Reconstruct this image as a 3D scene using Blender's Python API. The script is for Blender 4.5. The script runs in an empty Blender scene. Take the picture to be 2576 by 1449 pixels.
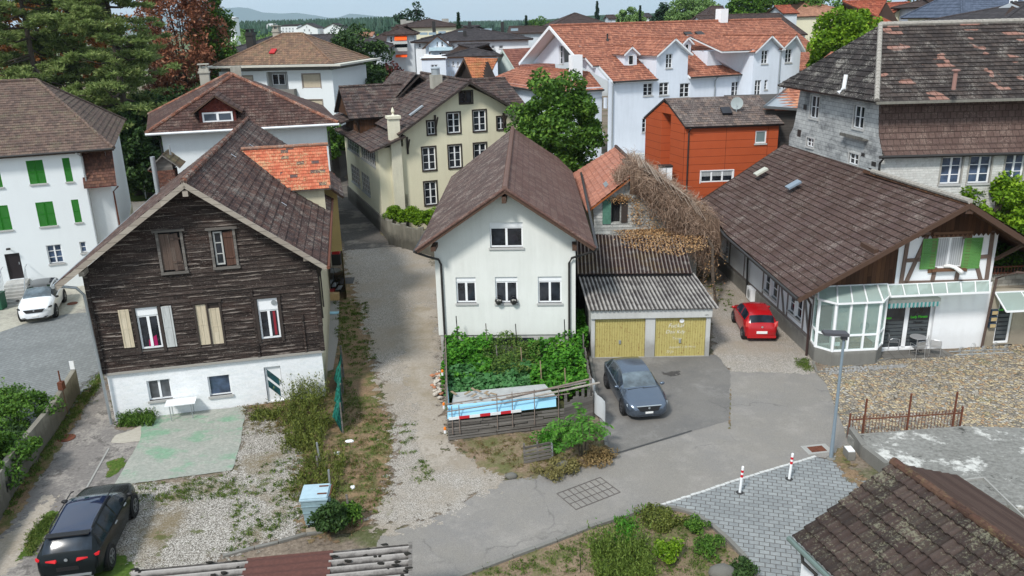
import bpy, math, random
import numpy as np
from mathutils import Vector, Matrix
from mathutils.geometry import tessellate_polygon
random.seed(7); RS=np.random.RandomState(11)
SC=bpy.context.scene
COL=SC.collection
rad=math.radians
# ---------------------------------------------------------------- camera
CAM_H=15.5
FPX, CX, CY=2050.0,1288.0,724.5
PITCH, ROLL=math.atan(672/2050), rad(1.48)
_f=Vector((0, math.cos(PITCH),-math.sin(PITCH)))
_r0=Vector((1,0,0)); _u0=_r0.cross(_f)
CR=_r0*math.cos(ROLL)-_u0*math.sin(ROLL)
CU=_u0*math.cos(ROLL)+_r0*math.sin(ROLL)
cam=bpy.data.cameras.new('camera'); camo=bpy.data.objects.new('camera', cam); COL.objects.link(camo)
camo.matrix_world=Matrix(((CR.x, CU.x,-_f.x,0),(CR.y, CU.y,-_f.y,0),(CR.z, CU.z,-_f.z, CAM_H),(0,0,0,1)))
cam.sensor_width=36; cam.lens=FPX/2576*36; cam.clip_start=.3; cam.clip_end=30000
SC.camera=camo
def ray(x, y):return CR*((x-CX)/FPX)+CU*((CY-y)/FPX)+_f
def W(x, y, z=0.0):
 d=ray(x, y); t=(z-CAM_H)/d.z
 return Vector((d.x*t, d.y*t, z))
def WY(x, y, Y):
 d=ray(x, y); t=Y/d.y
 return Vector((d.x*t, Y, CAM_H+d.z*t))
 # ---------------------------------------------------------------- light
SUN_EL, SUN_AZ=48,212
SC.world=bpy.data.worlds.new('World'); SC.world.use_nodes=True
wt=SC.world.node_tree; wt.nodes.clear()
sky=wt.nodes.new('ShaderNodeTexSky'); sky.sky_type='NISHITA'; sky.sun_disc=False
sky.sun_elevation=rad(SUN_EL); sky.sun_rotation=rad(SUN_AZ); sky.air_density=1.0; sky.dust_density=.6; sky.ozone_density=2.0
bg=wt.nodes.new('ShaderNodeBackground'); bg.inputs[1].default_value=.105
wo=wt.nodes.new('ShaderNodeOutputWorld')
tc=wt.nodes.new('ShaderNodeTexCoord'); mp=wt.nodes.new('ShaderNodeMapping'); mp.inputs['Scale'].default_value=(1.0,1.0,3.6)
nz=wt.nodes.new('ShaderNodeTexNoise'); nz.inputs['Scale'].default_value=2.6; nz.inputs['Detail'].default_value=8; nz.inputs['Roughness'].default_value=.55
rp=wt.nodes.new('ShaderNodeValToRGB'); rp.color_ramp.elements[0].position=.38; rp.color_ramp.elements[1].position=.66
rp.color_ramp.elements[0].color=(.42,)*3+(1,); rp.color_ramp.elements[1].color=(.88,)*3+(1,)
mx=wt.nodes.new('ShaderNodeMixRGB'); mx.inputs[2].default_value=(7.0,7.35,7.7,1)
hz=wt.nodes.new('ShaderNodeMixRGB'); hz.inputs[2].default_value=(3.7,6.2,8.6,1); hz.inputs[0].default_value=.7
wt.links.new(tc.outputs['Generated'], mp.inputs[0]); wt.links.new(mp.outputs[0], nz.inputs[0]); wt.links.new(nz.outputs[0], rp.inputs[0])
wt.links.new(sky.outputs[0], hz.inputs[1]); wt.links.new(hz.outputs[0], mx.inputs[1])
wt.links.new(rp.outputs[0], mx.inputs[0]); wt.links.new(mx.outputs[0], bg.inputs[0]); wt.links.new(bg.outputs[0], wo.inputs[0])
sun=bpy.data.lights.new('sun','SUN'); sun.energy=2.6; sun.angle=rad(9); sun.color=(1,.965,.91)
suno=bpy.data.objects.new('sun', sun); COL.objects.link(suno); suno.location=(-20,-20,60)
_sd=Vector((math.sin(rad(SUN_AZ))*math.cos(rad(SUN_EL)), math.cos(rad(SUN_AZ))*math.cos(rad(SUN_EL)), math.sin(rad(SUN_EL))))
suno.rotation_euler=_sd.to_track_quat('Z','Y').to_euler()
SC.view_settings.view_transform='Standard'; SC.view_settings.look='None'; SC.view_settings.exposure=.5; SC.view_settings.gamma=1
SC.cycles.max_bounces=6; SC.cycles.diffuse_bounces=3; SC.cycles.glossy_bounces=3; SC.cycles.transparent_max_bounces=12; SC.cycles.volume_bounces=0
# ---------------------------------------------------------------- node helper
class NB:
 def __init__(s, name):
  s.m=bpy.data.materials.new(name); s.m.use_nodes=True; s.t=s.m.node_tree; s.t.nodes.clear()
  s.out=s.t.nodes.new('ShaderNodeOutputMaterial'); s.c=s.t.nodes.new('ShaderNodeTexCoord')
  s.uv=s.c.outputs['UV']; s.ob=s.c.outputs['Object']
 def n(s, t):return s.t.nodes.new('ShaderNode'+t)
 def set(s, sock, v):
  if isinstance(v, bpy.types.NodeSocket):s.t.links.new(v, sock)
  elif isinstance(v,(tuple, list)):sock.default_value=tuple(v)+((1,)if len(v)==3 and sock.type=='RGBA' else())
  else:sock.default_value=v
 def math(s, op, a, b=0.0, c=None, clamp=False):
  n=s.n('Math'); n.operation=op; n.use_clamp=clamp; s.set(n.inputs[0], a); s.set(n.inputs[1], b)
  if c is not None:s.set(n.inputs[2], c)
  return n.outputs[0]
 def mul(s, a, b):return s.math('MULTIPLY', a, b)
 def add(s, a, b):return s.math('ADD', a, b)
 def mapping(s, v, sc=(1,1,1), loc=(0,0,0)):
  n=s.n('Mapping'); s.set(n.inputs[0], v); n.inputs['Scale'].default_value=sc; n.inputs['Location'].default_value=loc; return n.outputs[0]
 def noise(s, v, scale, detail=3, rough=.55):
  n=s.n('TexNoise'); s.set(n.inputs['Vector'], v); n.inputs['Scale'].default_value=scale; n.inputs['Detail'].default_value=detail; n.inputs['Roughness'].default_value=rough; return n.outputs[0]
 def sep(s, v):n=s.n('SeparateXYZ'); s.set(n.inputs[0], v); return n.outputs
 def comb(s, x, y, z=0.0):n=s.n('CombineXYZ'); s.set(n.inputs[0], x); s.set(n.inputs[1], y); s.set(n.inputs[2], z); return n.outputs[0]
 def white(s, v):n=s.n('TexWhiteNoise'); n.noise_dimensions='3D'; s.set(n.inputs[0], v); return n.outputs[0]
 def ramp(s, f, stops, interp='LINEAR'):
  n=s.n('ValToRGB'); r=n.color_ramp; r.interpolation=interp; s.set(n.inputs[0], f)
  while len(r.elements)<len(stops):r.elements.new(.5)
  for e,(p, c)in zip(r.elements, stops):e.position=p; e.color=(tuple(c)+(1,))if isinstance(c,(tuple, list))else(c, c, c,1)
  return n.outputs[0]
 def mix(s, f, a, b, mode='MIX'):
  n=s.n('MixRGB'); n.blend_type=mode; s.set(n.inputs[0], f); s.set(n.inputs[1], a); s.set(n.inputs[2], b); return n.outputs[0]
 def vor(s, v, scale, feat='F1', out='Color', rnd=1):
  n=s.n('TexVoronoi'); n.feature=feat; s.set(n.inputs['Vector'], v); n.inputs['Scale'].default_value=scale; n.inputs['Randomness'].default_value=rnd; return n.outputs[out]
 def bump(s, h, strength=.5, dist=.02):
  n=s.n('Bump'); n.inputs['Strength'].default_value=strength; n.inputs['Distance'].default_value=dist; s.set(n.inputs['Height'], h); return n.outputs[0]
 def done(s, col, rough=.8, bump=None, metal=0.0, spec=.3, alpha=None, trans=None, coat=0):
  p=s.n('BsdfPrincipled'); s.set(p.inputs['Base Color'], col); s.set(p.inputs['Roughness'], rough); s.set(p.inputs['Metallic'], metal)
  p.inputs['Specular IOR Level'].default_value=spec
  if coat:p.inputs['Coat Weight'].default_value=coat*.35; p.inputs['Coat Roughness'].default_value=.12
  if bump is not None:s.set(p.inputs['Normal'], bump)
  o=p.outputs[0]
  if trans is not None:
   tr=s.n('BsdfTranslucent'); s.set(tr.inputs[0], col); m=s.n('MixShader'); m.inputs[0].default_value=trans
   s.t.links.new(o, m.inputs[1]); s.t.links.new(tr.outputs[0], m.inputs[2]); o=m.outputs[0]
  if alpha is not None:
   tr=s.n('BsdfTransparent'); m=s.n('MixShader'); s.set(m.inputs[0], alpha)
   s.t.links.new(tr.outputs[0], m.inputs[1]); s.t.links.new(o, m.inputs[2]); o=m.outputs[0]
  s.t.links.new(o, s.out.inputs[0]); return s.m
 def edge_alpha(s, amp=.9):
  a=s.n('Attribute'); a.attribute_name='edge'
  n=s.noise(s.ob,2.3,6,.7)
  v=s.add(a.outputs['Fac'], s.mul(s.add(n,-.5), amp*2.0))
  return s.math('GREATER_THAN', v,.5)
def hexc(h):
 h=h.lstrip('#'); v=[int(h[i:i+2],16)/255 for i in(0,2,4)]
 return tuple(x/12.92 if x<.04045 else((x+.055)/1.055)**2.4 for x in v)
 # ---------------------------------------------------------------- materials
def flat(name, c, rough=.6, metal=0.0, var=.12, spec=.3, scale=6, coat=0):
 b=NB(name); n=b.noise(b.ob, scale,4)
 col=b.mix(b.mul(n,1.0), tuple(x*(1-var)for x in c), tuple(min(1, x*(1+var))for x in c))
 return b.done(col, rough, metal=metal, spec=spec, coat=coat)
def plaster(name, c, dirt=(.3,.28,.25), amt=.25, streak=True, bump=.15):
 b=NB(name)
 big=b.noise(b.ob,.5,5,.6); st=b.noise(b.mapping(b.uv,(3.2,.35,1)),1.0,5,.65); fine=b.noise(b.ob,24,3)
 f=b.ramp(b.add(b.mul(big,.5), b.mul(st,.5)),[(.42,0.0),(.75,1.0)])
 col=b.mix(b.mul(f, amt), c, dirt); sz=b.ramp(b.add(b.sep(b.ob)[2], b.mul(b.noise(b.ob,2.2,5,.7),-1.1)),[(0.0,1.0),(.45,0.0)]); col=b.mix(b.mul(sz, min(.6, amt*1.3)), col, dirt); col=b.mix(.1, col, b.ramp(fine,[(.3,.2),(.7,.9)]),'OVERLAY')
 return b.done(col,.9, b.bump(fine, bump,.01), spec=.15)
def tiles(name, cols, w=.28, h=.33, stagger=.5, lichen=None, lamt=.0, rough=.85, groove=.12, big=.35, wave=.02, spots=None, joint=.35, spec=.2):
 """roof tiles or shingles: one colour per tile, grooves between the columns, lichen"""
 if max(cols[0])<.2 and cols[0][0]>cols[0][2]*1.05:cols=[tuple(x*.8 for x in c)for c in cols]
 b=NB(name); s=b.sep(b.uv)
 r=b.math('FLOOR', b.math('DIVIDE', s[1], h)); uo=b.add(b.math('DIVIDE', s[0], w), b.mul(b.math('MODULO', r,2.0), stagger))
 c=b.math('FLOOR', uo); fu=b.math('FRACT', uo); fv=b.math('FRACT', b.math('DIVIDE', s[1], h))
 rnd=b.white(b.comb(c, r,3.0)); n=len(cols)
 col=b.ramp(rnd,[(i/n, k)for i, k in enumerate(cols)],'CONSTANT')
 bn=b.noise(b.ob,.45,5,.65); col=b.mix(b.ramp(bn,[(.35,0.0),(.7, big)]), col, tuple(x*.55 for x in cols[0]))
 fn=b.noise(b.ob,9,5,.7); col=b.mix(.35, col, b.ramp(fn,[(.3,.25),(.7,.75)]),'OVERLAY')
 if spots:
  sp=b.white(b.comb(b.math('FLOOR', b.mul(uo,.5)), r,9.0)); patch=b.noise(b.uv,.5,2)
  col=b.mix(b.mul(b.math('GREATER_THAN', sp, spots[1]), b.math('GREATER_THAN', patch, spots[2])), col, spots[0])
 if lichen:
  l1=b.noise(b.ob,14,4,.75); l2=b.noise(b.ob,1.3,3)
  f=b.ramp(b.add(b.mul(l1,.72), b.mul(l2,.4)),[(.60-lamt*.1,0.0),(.68-lamt*.1,1.0)]); col=b.mix(b.mul(f, min(1,.45+lamt)), col, lichen)
 g=b.math('LESS_THAN', fu, groove); gv=b.math('LESS_THAN', fv,.1)  # dark joints; on roofs the row line also paints the course shadow
 col=b.mix(b.mul(b.math('MAXIMUM', g, gv), joint), col, tuple(x*.25 for x in cols[0]))
 hgt=b.add(b.mul(b.math('SINE', b.mul(uo,6.2832)),.5), b.mul(fn,.4))
 return b.done(col, rough, b.bump(hgt,.6, wave), spec=spec)
def planks(name, cols, h=.16, L=2.4, vertical=False, bleach=None, bamt=.3, rough=.85):
 b=NB(name); s=b.sep(b.uv); U, V=(s[1], s[0])if vertical else(s[0], s[1])
 r=b.math('FLOOR', b.math('DIVIDE', V, h)); c=b.math('FLOOR', b.add(b.math('DIVIDE', U, L), b.mul(b.white(b.comb(r,0.0,1.0)),5.0)))
 rnd=b.white(b.comb(c, r,5.0)); n=len(cols)
 col=b.ramp(rnd,[(i/max(1, n-1), k)for i, k in enumerate(cols)])
 gr=b.noise(b.comb(b.mul(U,1.6), b.mul(V,38.0), r),1.0,5,.7)
 col=b.mix(b.ramp(gr,[(.35,0.0),(.7,.6)]), col, tuple(x*.4 for x in cols[0]))
 if bleach:
  fv=b.math('FRACT', b.math('DIVIDE', V, h)); st=b.noise(b.comb(b.mul(U,1.1), b.mul(V,9.0),0.0),1.0,6,.75)
  e=b.math('LESS_THAN', fv,.42)
  f=b.mul(b.ramp(st,[(.64-bamt*.3,0.0),(.70-bamt*.3,1.0)]), b.add(b.mul(e,.75),.1)); col=b.mix(f, col, bleach)
 fv=b.math('FRACT', b.math('DIVIDE', V, h)); col=b.mix(b.mul(b.math('LESS_THAN', fv,.07),.7), col, tuple(x*.2 for x in cols[0]))
 return b.done(col, rough, b.bump(gr,.5,.012), spec=.2)
def glass_dark(name, c=(.012,.014,.018), rough=.06, spec=.6):
 b=NB(name); n=b.noise(b.ob,1.7,3); return b.done(b.mix(b.ramp(n,[(.4,0.0),(.65,1.0)]), c, tuple(x*2.6 for x in c)), rough, spec=spec)
def curtain_glass(name, c=(.55,.57,.58)):
 b=NB(name); s=b.sep(b.uv); w=b.math('SINE', b.mul(s[0],60.0)); return b.done(b.mix(b.add(b.mul(w,.3),.4), tuple(x*.45 for x in c), c),.15, spec=.5)
def clear_glass(name, tint=(.8,.9,.88), f=.28, milk=0):
 b=NB(name); g=b.n('BsdfGlossy'); g.inputs['Roughness'].default_value=.03; g.inputs['Color'].default_value=(.9,.95,.95,1)
 t=b.n('BsdfTransparent'); t.inputs[0].default_value=tint+(1,); m=b.n('MixShader'); m.inputs[0].default_value=f
 b.t.links.new(t.outputs[0], m.inputs[1]); b.t.links.new(g.outputs[0], m.inputs[2]); o=m.outputs[0]
 if milk:df=b.n('BsdfDiffuse'); df.inputs[0].default_value=(.62,.72,.68,1); m2=b.n('MixShader'); m2.inputs[0].default_value=milk; b.t.links.new(o, m2.inputs[1]); b.t.links.new(df.outputs[0], m2.inputs[2]); o=m2.outputs[0]
 b.t.links.new(o, b.out.inputs[0]); return b.m
def leafmat(name, cols, trans=.25, rough=.6, patch=None, pscale=.6):
 b=NB(name); g=b.n('NewGeometry'); n=len(cols)
 r=b.add(b.mul(g.outputs['Random Per Island'],.62), b.mul(b.add(b.noise(b.ob,.7,3),-.2),.62))
 col=b.ramp(r,[(i/max(1, n-1), k)for i, k in enumerate(cols)])
 if patch:col=b.mix(b.ramp(b.noise(b.ob, pscale,2),[(.52,0.0),(.6,1.0)]), col, patch)
 return b.done(col, rough, spec=.2, trans=trans)
def ground(name, cols, scale=9, crack=False, patch=None, pf=(.5,.62), pscale=.35, ragged=True, bump=.4, rough=.95, patch2=None, p2=(.55,.6), p2s=1.2, cell=None, amp=.9):
 b=NB(name); n1=b.noise(b.ob, scale,6,.75); n2=b.noise(b.ob,.28,5,.6)
 f=b.add(b.mul(n1,.75), b.mul(n2,.25))
 if cell:f=b.add(b.mul(f,.45), b.mul(b.sep(b.vor(b.ob, cell))[0],.55))
 col=b.ramp(f,[(.3+.42*i/max(1, len(cols)-1), k)for i, k in enumerate(cols)])
 if patch:col=b.mix(b.mul(b.ramp(b.noise(b.ob, pscale,6,.7),[(pf[0],0.0),(pf[1],1.0)]),.85), col, b.mix(n1, tuple(x*.6 for x in patch), tuple(x*1.4 for x in patch)))
 if patch2:col=b.mix(b.mul(b.ramp(b.noise(b.mapping(b.ob,(1,1,1),(31,7,0)), p2s,6,.75),[(p2[0],0.0),(p2[1],1.0)]),.85), col, b.mix(n1, tuple(x*.6 for x in patch2), tuple(x*1.4 for x in patch2)))
 if crack:
  dv=b.n('VectorMath'); dv.operation='ADD'; nn=b.n('TexNoise'); b.set(nn.inputs[0], b.ob); nn.inputs['Scale'].default_value=1.4; nn.inputs['Detail'].default_value=5; b.set(dv.inputs[0], b.ob); b.set(dv.inputs[1], nn.outputs[1]); cr_=b.vor(dv.outputs[0],.22,'DISTANCE_TO_EDGE','Distance'); m_=b.ramp(b.noise(b.ob,.3,2),[(.48,0.0),(.56,1.0)])
  col=b.mix(b.mul(b.mul(b.ramp(cr_,[(.003,1.0),(.009,0.0)]), m_),.35), col,(.06,.058,.055)); col=b.mix(.45, col, b.ramp(b.noise(b.ob,60,3,.8),[(.32,.22),(.68,.8)]),'OVERLAY')
 return b.done(col, rough, b.bump(n1, bump,.03), spec=.12, alpha=b.edge_alpha(amp)if ragged else None)
m_white=flat('white_paint',(.74,.75,.75),.5, var=.04)
m_white2=plaster('white_plaster',(.77,.785,.8), amt=.14)
m_frame=flat('window_white',(.8,.81,.82),.45, var=.03)
m_glass=glass_dark('window_glass')
m_glass2=glass_dark('window_glass_blue',(.03,.045,.075),.05)
m_curt=curtain_glass('curtained_glass')
m_dark=flat('dark_metal',(.03,.028,.027),.5)
m_black=flat('black_rubber',(.012,.012,.013),.8)
m_grey=flat('galvanised_metal',(.42,.45,.47),.4, metal=.6)
m_conc=plaster('concrete',(.36,.35,.32),(.09,.085,.075),.6)
m_concl=plaster('pale_concrete',(.5,.5,.48),(.2,.19,.17),.45)
m_sill=plaster('stone_sill',(.45,.45,.44), amt=.3)
m_wood=planks('grey_weathered_boards',[(.16,.145,.13),(.24,.22,.2),(.1,.09,.08)],.14,2.0)
m_woodl=planks('bare_wood',[(.35,.27,.18),(.28,.2,.13)],.1,3)
m_verge=planks('verge_board',[(.42,.37,.31),(.33,.28,.23)],.3,4)
m_brown=flat('brown_paint',(.075,.042,.028),.7)
m_redp=flat('red_paint',(.42,.02,.02),.5)
m_rust=flat('rusted_iron',(.13,.045,.025),.85, var=.5, scale=14)
# ---------------------------------------------------------------- mesh builder
class MB:
 def __init__(s):s.v=[]; s.f=[]; s.uv=[]; s.mi=[]
 def face(s, pts, uv=None, m=0):
  i=len(s.v); s.v.extend([tuple(p)for p in pts]); s.f.append(tuple(range(i, i+len(pts)))); s.uv.append(uv); s.mi.append(m)
 def box(s, x0, x1, y0, y1, z0, z1, m=0, tf=None):
  P=[(x0, y0, z0),(x1, y0, z0),(x1, y1, z0),(x0, y1, z0),(x0, y0, z1),(x1, y0, z1),(x1, y1, z1),(x0, y1, z1)]
  if tf:P=[tf(*p)for p in P]
  for q in((0,3,2,1),(4,5,6,7),(0,1,5,4),(1,2,6,5),(2,3,7,6),(3,0,4,7)):s.face([P[k]for k in q], m=m)
 def extr(s, pts, vec, m=0, cap=True):
  a=[Vector(p)for p in pts]; v=Vector(vec); b=[p+v for p in a]; n=len(a)
  if cap:s.face(a[::-1], m=m); s.face(b, m=m)
  for i in range(n):j=(i+1)%n; s.face([a[i], a[j], b[j], b[i]], m=m)
 def tube(s, pts, r, n=6, r1=None, m=0, cap=True):
  pts=[Vector(p)for p in pts]; rs=[r+(r1-r)*i/(len(pts)-1)for i in range(len(pts))]if r1 is not None else[r]*len(pts); rings=[]
  for i, p in enumerate(pts):
   d=(pts[min(i+1, len(pts)-1)]-pts[max(i-1,0)])
   if d.length<1e-9:d=Vector((0,0,1))
   d.normalize(); a=d.cross(Vector((0,0,1))if abs(d.z)<.9 else Vector((1,0,0))).normalized(); c=d.cross(a)
   rings.append([p+(a*math.cos(2*math.pi*k/n)+c*math.sin(2*math.pi*k/n))*rs[i]for k in range(n)])
  for i in range(len(rings)-1):
   for k in range(n):j=(k+1)%n; s.face([rings[i][k], rings[i+1][k], rings[i+1][j], rings[i][j]], m=m)
  if cap:s.face(rings[0], m=m); s.face(rings[-1][::-1], m=m)
 def bar(s, a, b, w, h, m=0, up=(0,0,1)):
  a, b=Vector(a), Vector(b); d=(b-a).normalized(); u=Vector(up)
  if abs(d.dot(u))>.95:u=Vector((1,0,0))
  x=d.cross(u).normalized()*(w/2); y=x.normalized().cross(d).normalized()*(h/2)
  q=[-x-y, x-y, x+y,-x+y]; A=[a+k for k in q]; B=[b+k for k in q]
  s.face(A, m=m); s.face(B[::-1], m=m)
  for i in range(4):j=(i+1)%4; s.face([A[i], B[i], B[j], A[j]][::-1], m=m)
 def lathe(s, prof, c=(0,0,0), n=12, m=0, axis='z'):
  c=Vector(c); rings=[]
  for r, z in prof:
   ring=[]
   for k in range(n):
    a=2*math.pi*k/n; p=(r*math.cos(a), r*math.sin(a), z)
    if axis=='y':p=(p[0], p[2], p[1])
    if axis=='x':p=(p[2], p[0], p[1])
    ring.append(c+Vector(p))
   rings.append(ring)
  for i in range(len(rings)-1):
   for k in range(n):j=(k+1)%n; s.face([rings[i][k], rings[i][j], rings[i+1][j], rings[i+1][k]], m=m)
  s.face(rings[0][::-1], m=m); s.face(rings[-1], m=m)
 def blob(s, c, r, sub=2, jit=.15, m=0):
  import bmesh
  b=bmesh.new(); bmesh.ops.create_icosphere(b, subdivisions=sub, radius=1)
  rr=Vector(r)if isinstance(r,(tuple, list))else Vector((r, r, r))
  for v in b.verts:v.co=Vector((v.co.x*rr.x, v.co.y*rr.y, v.co.z*rr.z))*(1+random.uniform(-jit, jit))
  for f in b.faces:s.face([v.co+Vector(c)for v in f.verts], m=m)
  b.free()
 def build(s, name, mat, parent=None, label=None, smooth=False, merge=False, org=None):
  me=bpy.data.meshes.new(name); o3=Vector(org)if org is not None else Vector((0,0,0))
  me.from_pydata([tuple(Vector(v)-o3)for v in s.v],[], s.f)
  uvl=me.uv_layers.new(name='UVMap'); data=np.zeros(len(me.loops)*2, dtype=np.float32); k=0
  for fi, f in enumerate(s.f):
   u=s.uv[fi]
   if u is None:
    P=[s.v[i]for i in f]; nx=ny=nz_=0.0
    for a in range(len(P)):
     p, q=P[a], P[(a+1)%len(P)]; nx+=(p[1]-q[1])*(p[2]+q[2]); ny+=(p[2]-q[2])*(p[0]+q[0]); nz_+=(p[0]-q[0])*(p[1]+q[1])
    l=math.hypot(nx, ny); L=math.sqrt(nx*nx+ny*ny+nz_*nz_)or 1
    if l/L<.02:u=[(p[0], p[1])for p in P]
    else:
     tx, ty=-ny/l, nx/l; nn=(nx/L, ny/L, nz_/L); b=(nn[1]*0-nn[2]*ty, nn[2]*tx-0, nn[0]*ty-nn[1]*tx)
     u=[(p[0]*tx+p[1]*ty, p[0]*b[0]+p[1]*b[1]+p[2]*b[2])for p in P]
   for a in u:data[k]=a[0]; data[k+1]=a[1]; k+=2
  uvl.data.foreach_set('uv', data)
  for mm in(mat if isinstance(mat,(list, tuple))else[mat]):me.materials.append(mm)
  if isinstance(mat,(list, tuple)):me.polygons.foreach_set('material_index', s.mi)
  if merge or smooth:
   import bmesh
   b=bmesh.new(); b.from_mesh(me); bmesh.ops.remove_doubles(b, verts=b.verts, dist=.0008); bmesh.ops.recalc_face_normals(b, faces=b.faces); b.to_mesh(me); b.free()
  if smooth:
   me.polygons.foreach_set('use_smooth',[True]*len(me.polygons))
   if smooth is not True:me.set_sharp_from_angle(angle=rad(smooth))
  me.update()
  o=bpy.data.objects.new(name, me); COL.objects.link(o)
  if parent is not None:o.parent=parent
  elif org is not None:o.location=o3
  if label:o['label']=label
  return o
def tag(o, label=None, cat=None, group=None, kind=None):
 if label:o['label']=label
 if cat:o['category']=cat
 if group:o['group']=group
 if kind:o['kind']=kind
 return o
def thing(name, label, cat, loc=(0,0,0), rz=0.0, group=None):
 o=bpy.data.objects.new(name, None); COL.objects.link(o); o.location=loc; o.rotation_euler=(0,0, rz); o.empty_display_size=.3
 return tag(o, label, cat, group)
def copy_tree(o, parent=None):
 c=o.copy(); COL.objects.link(c); c.parent=parent
 for ch in list(o.children):copy_tree(ch, c)
 return c
 # ---------------------------------------------------------------- plan frames and wall planes
class Fr:
 """a building's own frame: u along the front, v inwards, z up; origin at its front left foot"""
 def __init__(s, o, ang):
  s.o=Vector((o[0], o[1],0)); s.ang=rad(ang); s.d=Vector((math.cos(s.ang), math.sin(s.ang),0)); s.n=Vector((-s.d.y, s.d.x,0))
 def q(s, x, y, v=0.0):
  d=ray(x, y); o=Vector((0,0, CAM_H)); t=(s.o+s.n*v-o).dot(s.n)/d.dot(s.n); p=o+d*t; return(p-s.o).dot(s.d), p.z
 def qs(s, x, y, u=0.0):
  d=ray(x, y); o=Vector((0,0, CAM_H)); t=(s.o+s.d*u-o).dot(s.d)/d.dot(s.d); p=o+d*t; return(p-s.o).dot(s.n), p.z
 def h(s, x, y, z):p=W(x, y, z)-s.o; return p.dot(s.d), p.dot(s.n)
 def R(s, x0, y0, x1, y1, v=0.0):a=s.q(x0, y0, v); b=s.q(x1, y1, v); return a[0], b[0], b[1], a[1]
 def w(s, u, v, z=0.0):return s.o+s.d*u+s.n*v+Vector((0,0, z))
 def thing(s, name, label, cat, group=None):return thing(name, label, cat, tuple(s.o), s.ang, group)
class Pl:
 """a wall plane in a frame's local space: a along the wall, z up, depth d inwards"""
 def __init__(s, p, dr, z=0.0):s.p=Vector((p[0], p[1],0)); s.d=Vector((dr[0], dr[1],0)).normalized(); s.n=Vector((-s.d.y, s.d.x,0))
 def __call__(s, a, dep, z):return s.p+s.d*a+s.n*dep+Vector((0,0, z))
def wall(mb, pl, outer, holes=(), reveal=.14, m=0):
 loops=[[Vector((a, z,0))for a, z in outer]]+[[Vector((h[0], h[2],0)), Vector((h[0], h[3],0)), Vector((h[1], h[3],0)), Vector((h[1], h[2],0))]for h in holes]
 pts=[p for l in loops for p in l]
 for t in tessellate_polygon(loops):
  a, b, c=[pts[i]for i in t]
  if(b-a).cross(c-a).z<0:b, c=c, b
  mb.face([pl(p.x,0, p.y)for p in(a, b, c)], m=m)
 for u0, u1, z0, z1 in holes:
  for(a, z),(b, y)in(((u0, z0),(u1, z0)),((u1, z0),(u1, z1)),((u1, z1),(u0, z1)),((u0, z1),(u0, z0))):
   mb.face([pl(a,0, z), pl(b,0, y), pl(b, reveal, y), pl(a, reveal, z)], m=m)
def clipc(poly, ax, val, keep_ge):
 out=[]; n=len(poly)
 for i in range(n):
  p, q=poly[i], poly[(i+1)%n]; a=p[ax]-val; b=q[ax]-val
  if not keep_ge:a, b=-a,-b
  if a>=0:out.append(p)
  if(a>0 and b<0)or(a<0 and b>0):
   t=a/(a-b); out.append((p[0]+(q[0]-p[0])*t, p[1]+(q[1]-p[1])*t))
 return out
def siding(mb, pl, outer, holes=(), row=.16, lift=.02, jit=.006, blen=0, m=0, reveal=.1, gap=0):
 """horizontal boards or shingles, each row leaning out at its foot"""
 z0=min(p[1]for p in outer); z1=max(p[1]for p in outer)
 zs=set(h[2]for h in holes)|set(h[3]for h in holes); k=math.floor(z0/row); rows=[]
 while k*row<z1:rows.append(k*row); k+=1
 us=(min(p[0]for p in outer), max(p[0]for p in outer))
 for r0 in rows:
  br=sorted([r0, r0+row]+[z for z in zs if r0<z<r0+row])
  cuts=[us[0]-1]
  if blen:
   x=us[0]+random.uniform(0, blen)
   while x<us[1]:cuts.append(x); x+=random.uniform(.4,1.5)*blen
  cuts.append(us[1]+1)
  for ci in range(len(cuts)-1):
   lf=max(.003, lift+random.uniform(-jit, jit)); dz=random.uniform(-gap, gap)
   for i in range(len(br)-1):
    a, b=br[i], br[i+1]
    if b-a<1e-4:continue
    iv=[(cuts[ci], cuts[ci+1])]
    for h in holes:
     if h[2]<b-1e-5 and h[3]>a+1e-5:
      nv=[]
      for s_, e in iv:
       if h[0]>s_:nv.append((s_, min(e, h[0])))
       if h[1]<e:nv.append((max(s_, h[1]), e))
      iv=[x for x in nv if x[1]-x[0]>.01]
    for s_, e in iv:
     P=clipc(clipc(clipc(clipc(list(outer),1, a, True),1, b, False),0, s_, True),0, e, False)
     if len(P)<3:continue
     off=lambda z:-lf*(1-(z-r0)/row)
     mb.face([pl(p[0], off(p[1]), p[1])for p in P], uv=[(p[0]+r0*3, p[1]+dz)for p in P], m=m)
     lo=[p for p in P if abs(p[1]-a)<1e-5]
     if len(lo)>=2 and a==r0:
      x0, x1=min(p[0]for p in lo), max(p[0]for p in lo)
      mb.face([pl(x0,0, a), pl(x1,0, a), pl(x1,-lf, a), pl(x0,-lf, a)], uv=[(x0, a+.001),(x1, a+.001),(x1, a+.002),(x0, a+.002)], m=m)
 for h in holes:
  for(a, z),(b, y)in(((h[0], h[2]),(h[1], h[2])),((h[1], h[2]),(h[1], h[3])),((h[1], h[3]),(h[0], h[3])),((h[0], h[3]),(h[0], h[2]))):
   mb.face([pl(a,-lift, z), pl(b,-lift, y), pl(b, reveal, y), pl(a, reveal, z)], m=m)
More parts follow.
